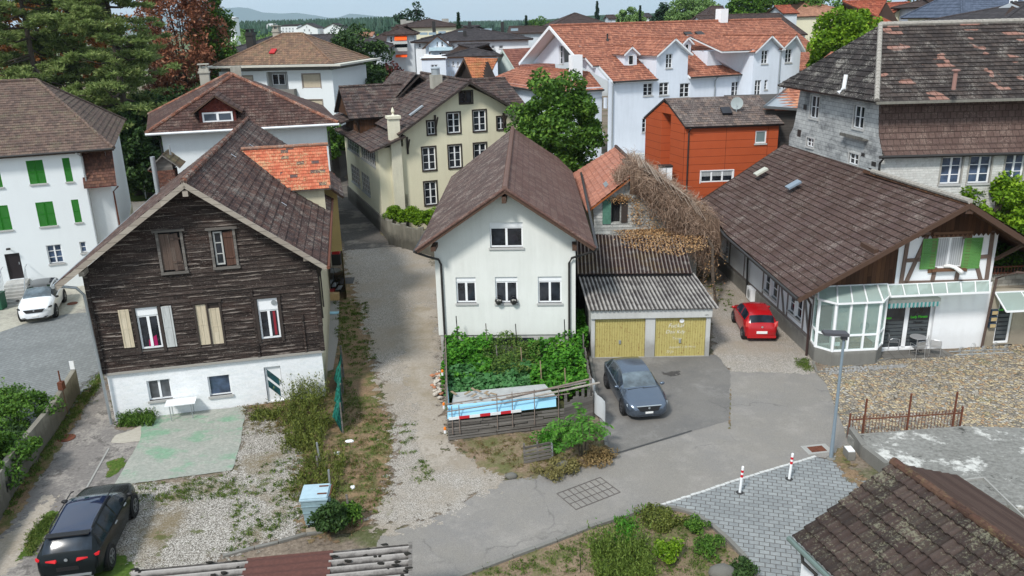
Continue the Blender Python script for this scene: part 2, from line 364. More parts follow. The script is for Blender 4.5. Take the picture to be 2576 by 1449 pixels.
def roofplane(mb, under, pts, row=.34, lift=.03, th=.14, v0=0.0, seed=0, warp=0.0):
 """one slope laid with real rows of tiles, each row lifted at its foot; pts counter-clockwise from outside"""
 P=[Vector(p)for p in pts]; n=Vector((0,0,0))
 for i in range(len(P)):n+=(P[i]-P[0]).cross(P[(i+1)%len(P)]-P[0])
 n.normalize()
 if n.z<0:P=P[::-1]; n=-n
 t=Vector((-n.y, n.x,0)).normalized(); b=n.cross(t)
 o=min(P, key=lambda p:p.dot(b)); q=[((p-o).dot(t),(p-o).dot(b))for p in P]; H=max(x[1]for x in q); k=0
 while k*row<H-1e-4:
  a=k*row; c=clipc(clipc(q,1, a, True),1, a+row, False)
  if len(c)>=3:
   lf=lift*random.uniform(.8,1.2)
   pt=lambda p:o+t*p[0]+b*p[1]+n*(lf*(1-(p[1]-a)/row))
   mb.face([pt(p)for p in c], uv=[(p[0]+seed*3.7, p[1]+v0)for p in c])
   lo=[p for p in c if abs(p[1]-a)<1e-4]
   if len(lo)>=2:
    x0, x1=min(p[0]for p in lo), max(p[0]for p in lo); A, B=o+t*x0+b*a, o+t*x1+b*a; dn=-.02 if k else-th*.5
    mb.face([A+n*dn, B+n*dn, B+n*lf, A+n*lf], uv=[(x0, a+.02),(x1, a+.02),(x1, a+.03),(x0, a+.03)])
  k+=1
 if under is not None:
  low=[p-n*th for p in P]; top=[p+n*.004 for p in P]
  under.face(low[::-1])
  for i in range(len(P)):j=(i+1)%len(P); under.face([low[i], low[j], top[j], top[i]])
def ridge(mb, a, b, r=.12, seg=.4):
 a, b=Vector(a), Vector(b); n=max(1, int((b-a).length/seg)); d=(b-a)/n
 for i in range(n):p=a+d*i; mb.tube([p, p+d*1.08], r*1.08,8, r*.94)
def box_roof(parent, u0, u1, v0, v1, ze, zr, mat, axis='u', hip=(0,0), ov=.5, og=None, row=.34, th=.16, umat=None, name='roof', ridge_r=.12, gut=True, rmat=None, lift=.03):
 """gable or hip roof over a rectangle; hip = inset of the ridge ends"""
 og=ov if og is None else og; mb=MB(); un=MB(); sl=(zr-ze)/(((v1-v0)if axis=='u' else(u1-u0))/2)
 if axis=='u':a0, a1, b0, b1=u0-(ov if hip[0]else og), u1+(ov if hip[1]else og), v0-ov, v1+ov; f=lambda a, b, z:(a, b, z)
 else:a0, a1, b0, b1=v0-(ov if hip[0]else og), v1+(ov if hip[1]else og), u0-ov, u1+ov; f=lambda a, b, z:(b, a, z)
 e=ze-sl*ov; bm=(b0+b1)/2; r0, r1=a0+hip[0], a1-hip[1]
 roofplane(mb, un,[f(a0, b0, e), f(a1, b0, e), f(r1, bm, zr), f(r0, bm, zr)], row, lift, th)
 roofplane(mb, un,[f(a1, b1, e), f(a0, b1, e), f(r0, bm, zr), f(r1, bm, zr)], row, lift, th, seed=1)
 if hip[0]:roofplane(mb, un,[f(a0, b1, e), f(a0, b0, e), f(r0, bm, zr)], row, lift, th, seed=2)
 if hip[1]:roofplane(mb, un,[f(a1, b0, e), f(a1, b1, e), f(r1, bm, zr)], row, lift, th, seed=3)
 o=mb.build(name, mat, parent); un.build('eaves', umat or m_brown, o)
 rb=MB(); ridge(rb, f(r0, bm, zr+.02), f(r1, bm, zr+.02), ridge_r)
 for on, ra, aa in((hip[0], r0, a0),(hip[1], r1, a1)):
  if on:
   for bb in(b0, b1):ridge(rb, f(aa, bb, e+.03), f(ra, bm, zr+.02), ridge_r)
 rb.build('ridge_tiles', rmat or mat, o)
 if gut:
  g=MB()
  for bb in(b0-.06, b1+.06):g.tube([f(a0, bb, e-.02), f(a1, bb, e-.02)],.07,6)
  g.build('gutter', m_dark, parent)
 return o
def window(parent, pl, rect, nv=1, nh=0, fr=.06, d=.09, fm=None, gm=None, sill=True, box=0, trim=None, small=False, bar=.035, name='window', blind=None, sillm=None, bars_m=None):
 u0, u1, z0, z1=rect; w=MB(); fm=fm or m_frame
 B=lambda a, b, y0, y1, d0, d1, m=0, mb=w:mb.box(a, b, d0, d1, y0, y1, m, tf=lambda x, dd, zz:pl(x, dd, zz))
 ztop=z1-box
 B(u0, u0+fr, z0, ztop, d, d+.05); B(u1-fr, u1, z0, ztop, d, d+.05); B(u0+fr, u1-fr, z0, z0+fr, d, d+.05); B(u0+fr, u1-fr, ztop-fr, ztop, d, d+.05)
 if box:B(u0, u1, ztop, z1, d-.03, d+.05)
 for i in range(nv):c=u0+(u1-u0)*(i+1)/(nv+1); B(c-fr*.75, c+fr*.75, z0+fr, ztop-fr, d-.01, d+.045)
 for i in range(nh):
  c=z0+(ztop-z0)*(i+1)/(nh+1)
  for k in range(nv+1):
   a=u0+(u1-u0)*k/(nv+1)+fr*.9; b=u0+(u1-u0)*(k+1)/(nv+1)-fr*.9; B(a, b, c-bar/2, c+bar/2, d+.005, d+.04)
 if small:
  B(u0+fr*.5, u1-fr*.5, z0+fr*.5, ztop-fr*.5, d+.03, d+.045,1)
  if sill:B(u0-.05, u1+.05, z0-.09, z0,-.06, d,2)
  return w.build(name,[fm, gm or m_glass, sillm or m_sill], parent)
 o=w.build(name, fm, parent)
 g=MB(); B(u0+fr*.5, u1-fr*.5, z0+fr*.5, ztop-fr*.5, d+.03, d+.04, mb=g); g.build('pane', gm or m_glass, o)
 if sill:s_=MB(); B(u0-.06, u1+.06, z0-.1, z0,-.07, d, mb=s_); s_.build('sill', sillm or m_sill, o)
 if trim:
  t_=MB(); tw=trim[1]
  B(u0-tw, u0, z0-tw, z1+tw,-.03,.02, mb=t_); B(u1, u1+tw, z0-tw, z1+tw,-.03,.02, mb=t_); B(u0, u1, z1, z1+tw,-.03,.02, mb=t_)
  t_.build('trim', trim[0], o)
 return o
def shutter(parent, pl, rect, mat, slats=True, d=-.05, th=.035, tilt=0):
 u0, u1, z0, z1=rect; w=MB(); B=lambda a, b, y0, y1, d0, d1:w.box(a, b, d0, d1, y0, y1, tf=lambda x, dd, zz:pl(x, dd, zz)); f=.055
 B(u0, u0+f, z0, z1, d, d+th); B(u1-f, u1, z0, z1, d, d+th); B(u0+f, u1-f, z0, z0+f, d, d+th); B(u0+f, u1-f, z1-f, z1, d, d+th); B(u0+f, u1-f,(z0+z1)/2-.03,(z0+z1)/2+.03, d, d+th)
 if slats:
  n=int((z1-z0)/.075)
  for i in range(n):
   z=z0+f+(z1-z0-2*f)*(i+.5)/n
   w.extr([pl(u0+f, d+.002, z-.03), pl(u1-f, d+.002, z-.03), pl(u1-f, d+.028, z+.03), pl(u0+f, d+.028, z+.03)], pl.n*.006)
 else:B(u0+f, u1-f, z0+f, z1-f, d+.008, d+th-.008)
 return w.build('shutter', mat, parent)
def pipe(parent, pts, r=.045, mat=None, name='downpipe', n=8):
 mb=MB(); mb.tube(pts, r, n); return mb.build(name, mat or m_dark, parent, smooth=40)
 # ---------------------------------------------------------------- foliage
def leaf_obj(name, P, S, mat, parent=None, aspect=1.7, up=.3, seed=0, dirs=None, org=None):
 rs=np.random.RandomState(seed+5); n=len(P); P=np.asarray(P, dtype=np.float64); S=np.broadcast_to(S,(n,)).astype(float)*rs.uniform(.7,1.3, n)
 nrm=rs.normal(size=(n,3)); nrm[:,2]=np.abs(nrm[:,2])+up; nrm/=np.linalg.norm(nrm, axis=1)[:, None]
 if dirs is None:a=np.cross(nrm, rs.normal(size=(n,3)))
 else:a=dirs+rs.normal(size=(n,3))*.25
 a/=np.linalg.norm(a, axis=1)[:, None]+1e-9; b=np.cross(nrm, a); b/=np.linalg.norm(b, axis=1)[:, None]+1e-9
 a=a*S[:, None]*.5; b=b*(S/aspect)[:, None]*.5
 V=np.empty((n,4,3)); V[:,0]=P-a; V[:,1]=P+b; V[:,2]=P+a; V[:,3]=P-b
 if org is not None:V-=np.array(org)
 me=bpy.data.meshes.new(name); me.vertices.add(n*4); me.vertices.foreach_set('co', V.reshape(-1)); me.loops.add(n*4); me.loops.foreach_set('vertex_index', np.arange(n*4, dtype=np.int32))
 me.polygons.add(n); me.polygons.foreach_set('loop_start', np.arange(n, dtype=np.int32)*4); me.polygons.foreach_set('loop_total', np.full(n,4, dtype=np.int32))
 me.update(calc_edges=True); me.materials.append(mat)
 o=bpy.data.objects.new(name, me); COL.objects.link(o)
 if parent is not None:o.parent=parent
 elif org is not None:o.location=org
 return o
def crown(c, r, nc, nl, cr, seed=0, shell=.55, flat_=1.0, low=-1.0):
 rs=np.random.RandomState(seed); c=np.array(c, float); r=np.array(r, float)
 d=rs.normal(size=(nc*2,3)); d/=np.linalg.norm(d, axis=1)[:, None]; d=d[d[:,2]>low][:nc]; k=len(d)
 rr=(shell+(1-shell)*rs.uniform(0,1, k)**.6)*(1+rs.uniform(-.18,.14, k)); cc=c+d*rr[:, None]*r
 sz=cr*rs.uniform(.6,1.35, k); P=[]
 for i in range(k):
  m=int(nl*rs.uniform(.6,1.3)); q=rs.normal(size=(m,3)); q/=np.linalg.norm(q, axis=1)[:, None]; q*=rs.uniform(.25,1, m)[:, None]**.5
  q[:,2]*=flat_; P.append(cc[i]+q*sz[i])
 return np.concatenate(P), cc
def tree(name, label, base, h, r, mat, trunk_mat, nc=120, nl=160, cr=.9, leaf=.3, seed=0, group=None, tr=.25, cz=None, rz=None, cat='tree', shell=.5, flat_=.8, low=-.75, aspect=1.7, up=.3):
 base=Vector(base); t=thing(name, label, cat, tuple(base),0, group); rz=rz or h*.36; cz=cz or h-rz
 P, cc=crown((0,0, cz),(r, r, rz), nc, nl, cr, seed, shell, flat_, low)
 leaf_obj('crown', P, leaf, mat, t, aspect=aspect, up=up, seed=seed)
 mb=MB(); rr=random.Random(seed); mb.tube([(0,0,0),(.1,.05, cz*.4),(-.05,.1, cz*.8),(0,0, cz)], tr,8, tr*.5)
 for i in range(0, len(cc), max(1, len(cc)//14)):
  p=cc[i]; s_=cz*rr.uniform(.35,.8); mb.tube([(0,0, s_),(p[0]*.5, p[1]*.5, s_+(p[2]-s_)*.6), tuple(p)], tr*.4,5, tr*.08)
 mb.build('trunk', trunk_mat, t, smooth=True); return t
m_bark=flat('bark',(.075,.058,.045),.95, var=.4, scale=10)
# ==== ground
def sheet(name, pix, mat, z, ragged=True, jit=.1, rim=.45, kind='structure', label=None, world=False):
 P=[Vector(p)if world else W(*p)for p in pix]; rr=random.Random(len(pix)*7+int(z*1000)); Q=[]
 for i in range(len(P)):
  a, b=P[i], P[(i+1)%len(P)]; L=(b-a).length; n=max(1, int(L/.5))if ragged and L<120 else 1
  for k in range(n):
   p=a+(b-a)*(k/n)
   if ragged and k:p=p+Vector((rr.uniform(-jit, jit), rr.uniform(-jit, jit),0))
   Q.append((p.x, p.y))
 me=bpy.data.meshes.new(name)
 if ragged:
  q=np.array(Q); n=len(q); rim=max(rim,.08); lo=q.min(0)-rim; hi=q.max(0)+rim; lo=np.maximum(lo,(-60,5)); hi=np.minimum(hi,(60,120))
  res=min(.5, max(.12, rim*.8, math.sqrt((hi-lo).prod()/16000)))
  xs=np.arange(lo[0], hi[0]+res, res); ys=np.arange(lo[1], hi[1]+res, res); X, Y=np.meshgrid(xs, ys, indexing='ij'); D=np.full(X.shape,1e9); ins=np.zeros(X.shape, bool)
  for i in range(n):
   a, b=q[i], q[(i+1)%n]; d=b-a; L2=max(1e-9,(d*d).sum()); t=np.clip(((X-a[0])*d[0]+(Y-a[1])*d[1])/L2,0,1)
   D=np.minimum(D, np.hypot(X-a[0]-t*d[0], Y-a[1]-t*d[1]))
   if abs(d[1])>1e-12:c=((a[1]>Y)!=(b[1]>Y))&(X<d[0]*(Y-a[1])/d[1]+a[0]); ins^=c
  E=np.clip(np.where(ins, D,-D)/rim*.5+.5,-.6,1.6); ok=E>-.15; c=ok[:-1,:-1]|ok[1:,:-1]|ok[1:,1:]|ok[:-1,1:]
  ny=len(ys); I, J=np.nonzero(c); k=I*ny+J; F=np.stack([k, k+ny, k+ny+1, k+1],1); used=np.unique(F); mp_=np.zeros(X.size, int); mp_[used]=np.arange(len(used)); F=mp_[F]
  me.from_pydata([(x, y, z)for x, y in zip(X.ravel()[used], Y.ravel()[used])],[], F.tolist()); E=E.ravel()[used].tolist()
 else:
  V=[(x, y, z)for x, y in Q]; F2=[]; E=[1.0]*len(V)
  for f in tessellate_polygon([[Vector((x, y,0))for x, y in Q]]):
   a, b, c=[Vector(V[k])for k in f]; F2.append(f if(b-a).cross(c-a).z>=0 else tuple(reversed(f)))
  me.from_pydata(V,[], F2)
 at=me.attributes.new('edge','FLOAT','POINT'); at.data.foreach_set('value', E); me.materials.append(mat)
 o=bpy.data.objects.new(name, me); COL.objects.link(o); return tag(o, label, None, None, kind)
g_base=ground('dry_soil',[hexc('3c352e'), hexc('6a5f54'), hexc('86796b'), hexc('a59a8c')],7, patch=hexc('4b5230'), pf=(.5,.6), pscale=.25, ragged=False)
g_far=ground('far_ground',[hexc('3d4a2c'), hexc('55623a'), hexc('6d6a4a')],.05, patch=hexc('77736a'), pscale=.01, ragged=False)
g_asph=ground('asphalt_light',[hexc('69655f'), hexc('7d7973'), hexc('88837c'), hexc('96918a')],34, crack=True, patch=hexc('7c7976'), pf=(.42,.65), pscale=.3, ragged=True, bump=.1, amp=.5, patch2=hexc('8f8a84'), p2=(.5,.7), p2s=.6)
g_asphd=ground('asphalt_grey',[hexc('5c5955'), hexc('6d6a66'), hexc('777470'), hexc('85817c')],34, crack=True, patch=hexc('676563'), pf=(.45,.62), pscale=.35, ragged=True, bump=.1, amp=.4, patch2=hexc('83807c'), p2=(.52,.68), p2s=.5)
g_asphw=ground('worn_asphalt',[hexc('5f5c5a'), hexc('7b7672'), hexc('908b86')],8, patch=hexc('9a948d'), pf=(.5,.6), pscale=.5, patch2=hexc('5c5855'), bump=.25, amp=.6)
g_alley=ground('alley_asphalt',[hexc('45423f'), hexc('5f5b57'), hexc('77716a')],6, patch=hexc('8d857b'), pf=(.52,.62), pscale=.35, amp=.5)
g_gravel=ground('gravel_white',[hexc('6c665e'), hexc('8e877e'), hexc('a19a91'), hexc('bab4ac')],26, patch=hexc('918677'), pf=(.45,.65), pscale=.25, patch2=hexc('6c6a4c'), p2=(.64,.7), p2s=.7, bump=.6, cell=52)
g_gravel2=ground('gravel_lot',[hexc('57524a'), hexc('857f76'), hexc('a09a92'), hexc('c2bdb5')],24, patch=hexc('75684f'), pf=(.48,.64), pscale=.45, patch2=hexc('555a33'), p2=(.58,.63), p2s=1.3, bump=.7, cell=40)
g_sand=ground('packed_gravel',[hexc('847c71'), hexc('a0978b'), hexc('b5ada2')],12, patch=hexc('8e8371'), pscale=.3, bump=.4)
g_weed=ground('weedy_strip',[hexc('43372b'), hexc('6d5a47'), hexc('8a745d'), hexc('a08c76')],14, patch=hexc('525a30'), pf=(.46,.60), pscale=.7, patch2=hexc('8b745a'), p2=(.5,.6), bump=.9, p2s=1.6)
g_grass=ground('rough_grass',[hexc('2f3f19'), hexc('4c6128'), hexc('67793a')],10, patch=hexc('7a6a4b'), pf=(.56,.62), pscale=.8, bump=.9)
g_bed=ground('garden_soil',[hexc('5b4c3f'), hexc('84725f'), hexc('9c8a75')],10, patch=hexc('5a5f38'), pf=(.46,.6), pscale=.8, bump=.8, amp=.6)
g_conc=ground('old_concrete',[hexc('4b4a47'), hexc('6e6d69'), hexc('8a8985')],6, patch=hexc('d3d2cc'), pf=(.6,.64), pscale=.45, patch2=hexc('4a4945'), ragged=False)
g_concy=ground('yard_concrete',[hexc('8a877d'), hexc('a8a598'), hexc('b9b6a9')],5, patch=hexc('84807a'), ragged=False)
def _pad():
 b=NB('painted_pad'); s=b.noise(b.mapping(b.ob,(.55,1.0,1)),.9,6,.65); n=b.noise(b.ob,8,5,.7); n2=b.noise(b.ob,1.2,7,.8)
 col=b.mix(b.ramp(s,[(.50,0.0),(.60,1.0)]), hexc('92958c'), hexc('79977f')); col=b.mix(b.ramp(n2,[(.5,0.0),(.62,.7)]), col, hexc('a3a199')); col=b.mix(.3, col, b.ramp(n,[(.3,.2),(.7,.8)]),'OVERLAY')
 return b.done(col,.8, b.bump(n,.2,.01), alpha=b.edge_alpha(.12))
g_pad=_pad()
def _pavers(name, c0, c1, w, h, ang, spot=None, mort=(.1,.1,.1), off=.5, ms=.012):
 b=NB(name); mp_=b.n('Mapping'); b.set(mp_.inputs[0], b.ob); mp_.inputs['Rotation'].default_value=(0,0, rad(ang)); t=b.n('TexBrick'); b.set(t.inputs['Vector'], mp_.outputs[0])
 t.inputs['Scale'].default_value=1; t.inputs['Brick Width'].default_value=w; t.inputs['Row Height'].default_value=h; t.inputs['Mortar Size'].default_value=ms; t.offset=off
 t.inputs['Color1'].default_value=c0+(1,); t.inputs['Color2'].default_value=c1+(1,); t.inputs['Mortar'].default_value=mort+(1,); t.inputs['Bias'].default_value=0; t.inputs['Mortar Smooth'].default_value=.3
 n=b.noise(b.ob,9,5,.7); big=b.noise(b.ob,.4,4,.6)
 col=b.mix(.3, t.outputs[0], b.ramp(n,[(.3,.25),(.7,.75)]),'OVERLAY'); col=b.mix(b.ramp(big,[(.4,0.0),(.7,.35)]), col, tuple(x*.6 for x in c0))
 if spot:col=b.mix(b.ramp(b.noise(b.ob,.6,7,.8),[(.62,0.0),(.66,.85)]), col, spot)
 return b.done(col,.8, b.bump(b.add(b.mul(t.outputs['Fac'],-1.0), b.mul(n,.3)),.4,.012), alpha=b.edge_alpha(.12))
g_pavl=_pavers('yard_pavers', hexc('757878'), hexc('838686'),.3,.15,28, mort=hexc('5f6160'))
g_pavr=_pavers('path_pavers', hexc('7f8282'), hexc('8f9291'),.31,.21,16, mort=hexc('55524f'), spot=None, ms=.016)
g_slab=_pavers('terrace_slabs', hexc('5f5c58'), hexc('73706b'),.5,.5,3, off=0, mort=hexc('37342f'))
def _cobble():
 b=NB('cobblestones'); sc_=7.6; ce=b.vor(b.ob, sc_,'F1','Color',.75); de=b.vor(b.ob, sc_,'DISTANCE_TO_EDGE','Distance',.75)
 rnd=b.sep(ce)[0]; n=b.noise(b.ob,20,4); big=b.noise(b.ob,.22,4,.6)
 col=b.ramp(rnd,[(0, hexc('7d766c')),(.14, hexc('b39f7e')),(.34, hexc('a29685')),(.5, hexc('c6b492')),(.66, hexc('958a7b')),(.8, hexc('b5aea2')),(.92, hexc('ad8c68'))],'CONSTANT')
 col=b.mix(b.ramp(big,[(.4,0.0),(.65,.55)]), col, b.mix(.5, col, hexc('8d8a86')))
 col=b.mix(.3, col, b.ramp(n,[(.3,.2),(.7,.8)]),'OVERLAY')
 col=b.mix(b.ramp(de,[(.02,1.0),(.1,0.0)]), col, hexc('4d463b')); moss=b.noise(b.ob,.5,5,.7)
 col=b.mix(b.mul(b.ramp(moss,[(.58,0.0),(.68,.7)]), b.ramp(de,[(.08,1.0),(.25,.2)])), col, hexc('5b6130'))
 return b.done(col,.75, b.bump(b.ramp(de,[(0.0,0.0),(.35,1.0)]),.8,.05), alpha=b.edge_alpha(.25))
g_cob=_cobble()
G0=bpy.data.meshes.new('ground'); G0.from_pydata([(-220,-60,-.012),(220,-60,-.012),(220,260,-.012),(-220,260,-.012)],[],[(0,1,2,3)]); G0.materials.append(g_base)
tag(bpy.data.objects.new('ground', G0), kind='structure'); COL.objects.link(bpy.data.objects['ground'])
G1=bpy.data.meshes.new('far_fields'); G1.from_pydata([(-9000,-200,-.6),(9000,-200,-.6),(9000,16000,-.6),(-9000,16000,-.6)],[],[(0,1,2,3)]); G1.materials.append(g_far)
tag(bpy.data.objects.new('far_fields', G1), kind='structure'); COL.objects.link(bpy.data.objects['far_fields'])
sheet('paved_yard',[(-400,560),(150,700),(240,690),(290,920),(262,940),(205,1010),(120,1100),(0,1240),(-300,1500)], g_pavl,.004, rim=.2)
sheet('concrete_apron',[(-120,760),(-10,720),(150,700),(250,690),(268,782),(170,790),(60,815),(-40,850)], g_concy,.008, ragged=False)
sheet('side_drive',[(262,925),(300,1085),(420,1075),(395,1110),(352,1150),(300,1225),(340,1300),(200,1449),(90,1700),(-300,1700),(-160,1480),(0,1300),(205,1000)], g_asphw,.004)
sheet('drive_gravel_edge',[(150,1240),(60,1400),(-60,1500),(-160,1480),(40,1330),(110,1250)], g_sand,.008)
sheet('weed_line',[(206,1000),(262,925),(266,940),(215,1020),(150,1130),(100,1200),(20,1330),(-40,1380),(-30,1300),(40,1240),(140,1090)], g_weed,.012, rim=.2)
sheet('grass_strip',[(150,1268),(110,1300),(60,1380),(40,1410),(70,1405),(105,1360),(140,1310)], g_grass,.012, rim=.2)
sheet('grass_strip',[(268,1165),(310,1148),(318,1170),(290,1195),(265,1205),(272,1185)], g_grass,.012, rim=.15)
sheet('gravel_lot',[(610,1030),(720,1060),(770,1120),(790,1200),(775,1335),(640,1378),(560,1400),(480,1449),(200,1500),(120,1460),(330,1300),(280,1222),(590,1195)], g_gravel2,.0085, rim=.8)
sheet('grass_patch',[(240,1400),(330,1400),(350,1470),(200,1500),(150,1480)], g_grass,.012)
sheet('painted_slab',[(361,1050),(622,1022),(601,1131),(584,1184),(284,1224),(352,1110)], g_pad,.02, ragged=True, jit=.03, rim=.15)
sheet('pale_slab',[(330,1083),(372,1060),(352,1110),(277,1115),(290,1095)], ground('pale_slab',[hexc('9d978a'), hexc('b5afa3')],6, ragged=True, amp=.4),.014, rim=.1)
sheet('dirt_strip',[(600,1018),(700,1010),(835,950),(850,800),(855,640),(885,635),(900,700),(935,760),(945,850),(950,950),(985,1050),(990,1150),(975,1230),(950,1310),(900,1345),(770,1360),(745,1230),(760,1140),(700,1060)], g_weed,.010, rim=.8)
sheet('gravel_lane',[(868,625),(1068,618),(1115,700),(1115,900),(1120,1115),(1200,1140),(1300,1190),(1250,1215),(1110,1300),(960,1350),(930,1330),(985,1230),(990,1150),(985,1040),(945,940),(925,840),(890,720),(868,680)], g_gravel,.014, rim=1.0, jit=.2)
sheet('wheel_track',[(1050,760),(1100,780),(1095,900),(1110,1000),(1130,1110),(1140,1160),(1085,1180),(1055,1120),(1030,1000),(1010,900),(1020,810)], g_sand,.018, rim=.9)
sheet('bare_soil',[(1120,1110),(1440,1075),(1540,1100),(1540,1160),(1420,1180),(1310,1205),(1230,1190),(1180,1150)], g_bed,.016, rim=.8)
sheet('alley',[(845,400),(880,470),(900,510),(968,600),(1060,640),(1068,622),(980,622),(866,630),(850,560),(838,470)], g_alley,.016, rim=.15)
sheet('main_road',[(900,1500),(955,1350),(1110,1295),(1250,1213),(1360,1195),(1500,1168),(1535,1150),(1525,1110),(1830,1050),(1830,932),(2052,935),(2078,965),(2135,1100),(2150,1160),(2050,1150),(1860,1205),(1650,1277),(1500,1325),(1290,1405),(1130,1465),(900,1640)], g_asph,.012, rim=.12, jit=.05)
sheet('forecourt',[(1484,895),(1800,893),(1837,934),(1836,1058),(1741,1085),(1620,1122),(1530,1150),(1515,1060)], g_asphd,.018, rim=.12, jit=.05)
sheet('gravel_drive',[(1795,897),(1790,800),(1755,660),(1790,560),(1830,560),(1800,640),(1870,700),(2035,890),(2050,940),(1838,934)], g_gravel,.014, rim=.3)
sheet('cobbled_yard',[(2052,938),(2080,918),(2200,895),(2235,905),(2400,893),(2460,862),(2700,850),(2760,1100),(2412,1088),(2132,1104),(2078,965)], g_cob,.016, rim=.1, jit=.04)
sheet('terrace',[(2200,890),(2342,862),(2400,897),(2227,906)], g_slab,.032, rim=.08, jit=.01)
sheet('paved_path',[(2052,1150),(1860,1205),(1650,1277),(1725,1289),(1790,1325),(1860,1395),(1910,1470),(2330,1480),(2300,1300),(2150,1190),(2090,1158)], g_pavr,.016, rim=.06, jit=.02)
sheet('garden_bed',[(1100,1480),(1290,1407),(1500,1327),(1650,1279),(1725,1291),(1790,1327),(1860,1397),(1915,1480),(1900,1640),(1100,1640)], g_bed,.010, rim=.1)
sheet('far_road',[(120,480),(330,505),(520,470),(700,430),(870,400),(900,380),(850,365),(700,400),(380,470),(120,440)], g_asph,.006, rim=.4)
sheet('far_road',[(150,530),(420,545),(400,470),(150,470)], g_asph,.010, rim=.4)
sheet('grass_bank',[(300,508),(420,505),(600,440),(600,400),(300,400)], g_grass,.014, rim=.6)
# kerbs
def kerb(pix, name='kerb', h=.1, w=.14, mat=None, seg=1.0):
 mb=MB(); P=[W(*p)for p in pix]
 for a, b in zip(P[:-1], P[1:]):
  n=max(1, round((b-a).length/seg)); d=(b-a)/n; t=(b-a).normalized(); s=Vector((-t.y, t.x,0))*w/2; up=Vector((0,0, h))
  for k in range(n):
   p, q=a+d*k+t*.012, a+d*(k+1)-t*.012; j=Vector((0,0, random.uniform(-.012,.012)))
   mb.extr([p-s, q-s, q+s, p+s], up+j)
 o=mb.build(name, mat or m_conc); return tag(o, kind='structure')
kerb([(1135,1461),(1290,1403),(1400,1362),(1500,1323),(1580,1297),(1650,1276),(1700,1281),(1748,1295),(1790,1323),(1830,1358),(1868,1398),(1905,1455),(1920,1490)], mat=m_conc)
kerb([(1650,1276),(1750,1243),(1860,1206),(1960,1176),(2052,1149)], h=.028, w=.1, seg=.22, mat=flat('kerb_setts',(.5,.5,.48),.8, var=.3))
kerb([(560,1402),(640,1380),(700,1366),(770,1346),(815,1340)], h=.07, w=.12)
kerb([(1484,900),(1500,985),(1512,1060),(1530,1148)], h=.12, w=.12)
kerb([(2045,912),(2055,938),(2100,935),(2160,920),(2240,903)], h=.06, w=.1)
# chain of road repairs, drains, covers
sheet('tarmac_seam',[(1530,1146),(1560,1137),(1700,1095),(1740,1083),(1741,1086),(1700,1099),(1560,1141),(1531,1149)], flat('seam',(.055,.055,.055),.9),.024, ragged=False)
sheet('oil_stain',[(1672,937),(1690,933),(1712,938),(1700,948),(1680,950)], ground('oil_stain',[hexc('3d3b3a'), hexc('555250')],8, amp=1.1),.024, rim=.5)
mb=MB(); c=[W(1401,1243), W(1510,1202), W(1560,1242), W(1449,1283)]
cov=thing('service_cover','long paved access cover in four grid panels set in the road','manhole cover', tuple((c[0]+c[2])/2))
org=(c[0]+c[2])/2; ex=(c[1]-c[0]); ey=(c[3]-c[0])
mb=MB(); mb.face([c[i]-org+Vector((0,0,.022))for i in(0,3,2,1)]); mb.build('cover_slab', _pavers('cover_stone', hexc('8c8f8c'), hexc('9b9e9b'),.55,.33,17, off=0, mort=hexc('55524f')), cov)
fr=MB()
for k in range(5):a=c[0]+ex*k/4-org+Vector((0,0,.026)); fr.bar(a, a+ey,.035,.012)
for k in range(9):
 if k%2:a=c[0]+ex*k/8-org+Vector((0,0,.026)); fr.bar(a, a+ey,.02,.012)
for k in range(4):a=c[0]+ey*k/3-org+Vector((0,0,.026)); fr.bar(a, a+ex,.035 if k in(0,3)else .016,.012)
fr.build('iron_frame', flat('iron',(.13,.115,.105),.7), cov)
def cover(pix, r, name, label, round_=True):
 p=W(*pix); t=thing(name, label,'drain cover', tuple(p)); mb=MB()
 if round_:mb.lathe([(r,.014),(r,.03),(r*.9,.032),(0.001,.032)], n=20); mb.build('lid', m_rust, t)
 else:
  mb.box(-.5,.5,-.32,.32,.012,.028); mb.build('surround', m_concl, t); g=MB()
  for k in range(8):g.box(-.28+k*.075,-.24+k*.075,-.17,.17,.03,.042)
  g.box(-.3,.3,-.2,.2,.026,.032); g.build('grate', m_rust, t); t.rotation_euler=(0,0,.15)
cover((2055,1131),.3,'storm_drain','square iron grate in pale concrete beside the street lamp', False)
cover((168,1103),.33,'manhole_lid','round rusty lid in the drive beside the concrete wall')
cover((182,764),.3,'manhole_lid','round rusty lid on the concrete behind the white car')
sheet('drive_joint',[(272,1128),(205,1248),(209,1249),(276,1129)], m_concl,.024, ragged=False)
sheet('asphalt_joint',[(1836,970),(1833,1080),(1837,1080),(1840,970)], g_weed,.024, rim=.03, jit=.02)
# ==== roof and wall materials
t_dark=tiles('roof_dark_brown',[hexc('4b3631'), hexc('553f39'), hexc('5d453e'), hexc('443330'), hexc('66493f')],.26,.34,0, lichen=hexc('a39a8f'), lamt=.12, joint=.45)
t_hip=tiles('roof_brown_interlocking',[hexc('513b36'), hexc('5a413b'), hexc('614740'), hexc('4b3733')],.24,.36,0, lichen=hexc('9b8d80'), lamt=.05, joint=.5, groove=.16)
t_h3=tiles('roof_ochre_brown',[hexc('7c6353'), hexc('866a57'), hexc('6f594c'), hexc('8f715c')],.26,.36,.5, lichen=hexc('6c7350'), lamt=.05, joint=.55)
t_left=tiles('roof_grey_brown',[hexc('6d5b53'), hexc('776258'), hexc('63534c'), hexc('7e695e')],.22,.30,.5, lichen=hexc('807e64'), lamt=.05, joint=.5)
t_yel=tiles('roof_dark_yellow_house',[hexc('4f4240'), hexc('5a4a46'), hexc('453b3a'), hexc('634f49')],.34,.40,0, lichen=hexc('8c867c'), lamt=.1, joint=.4, wave=.04)
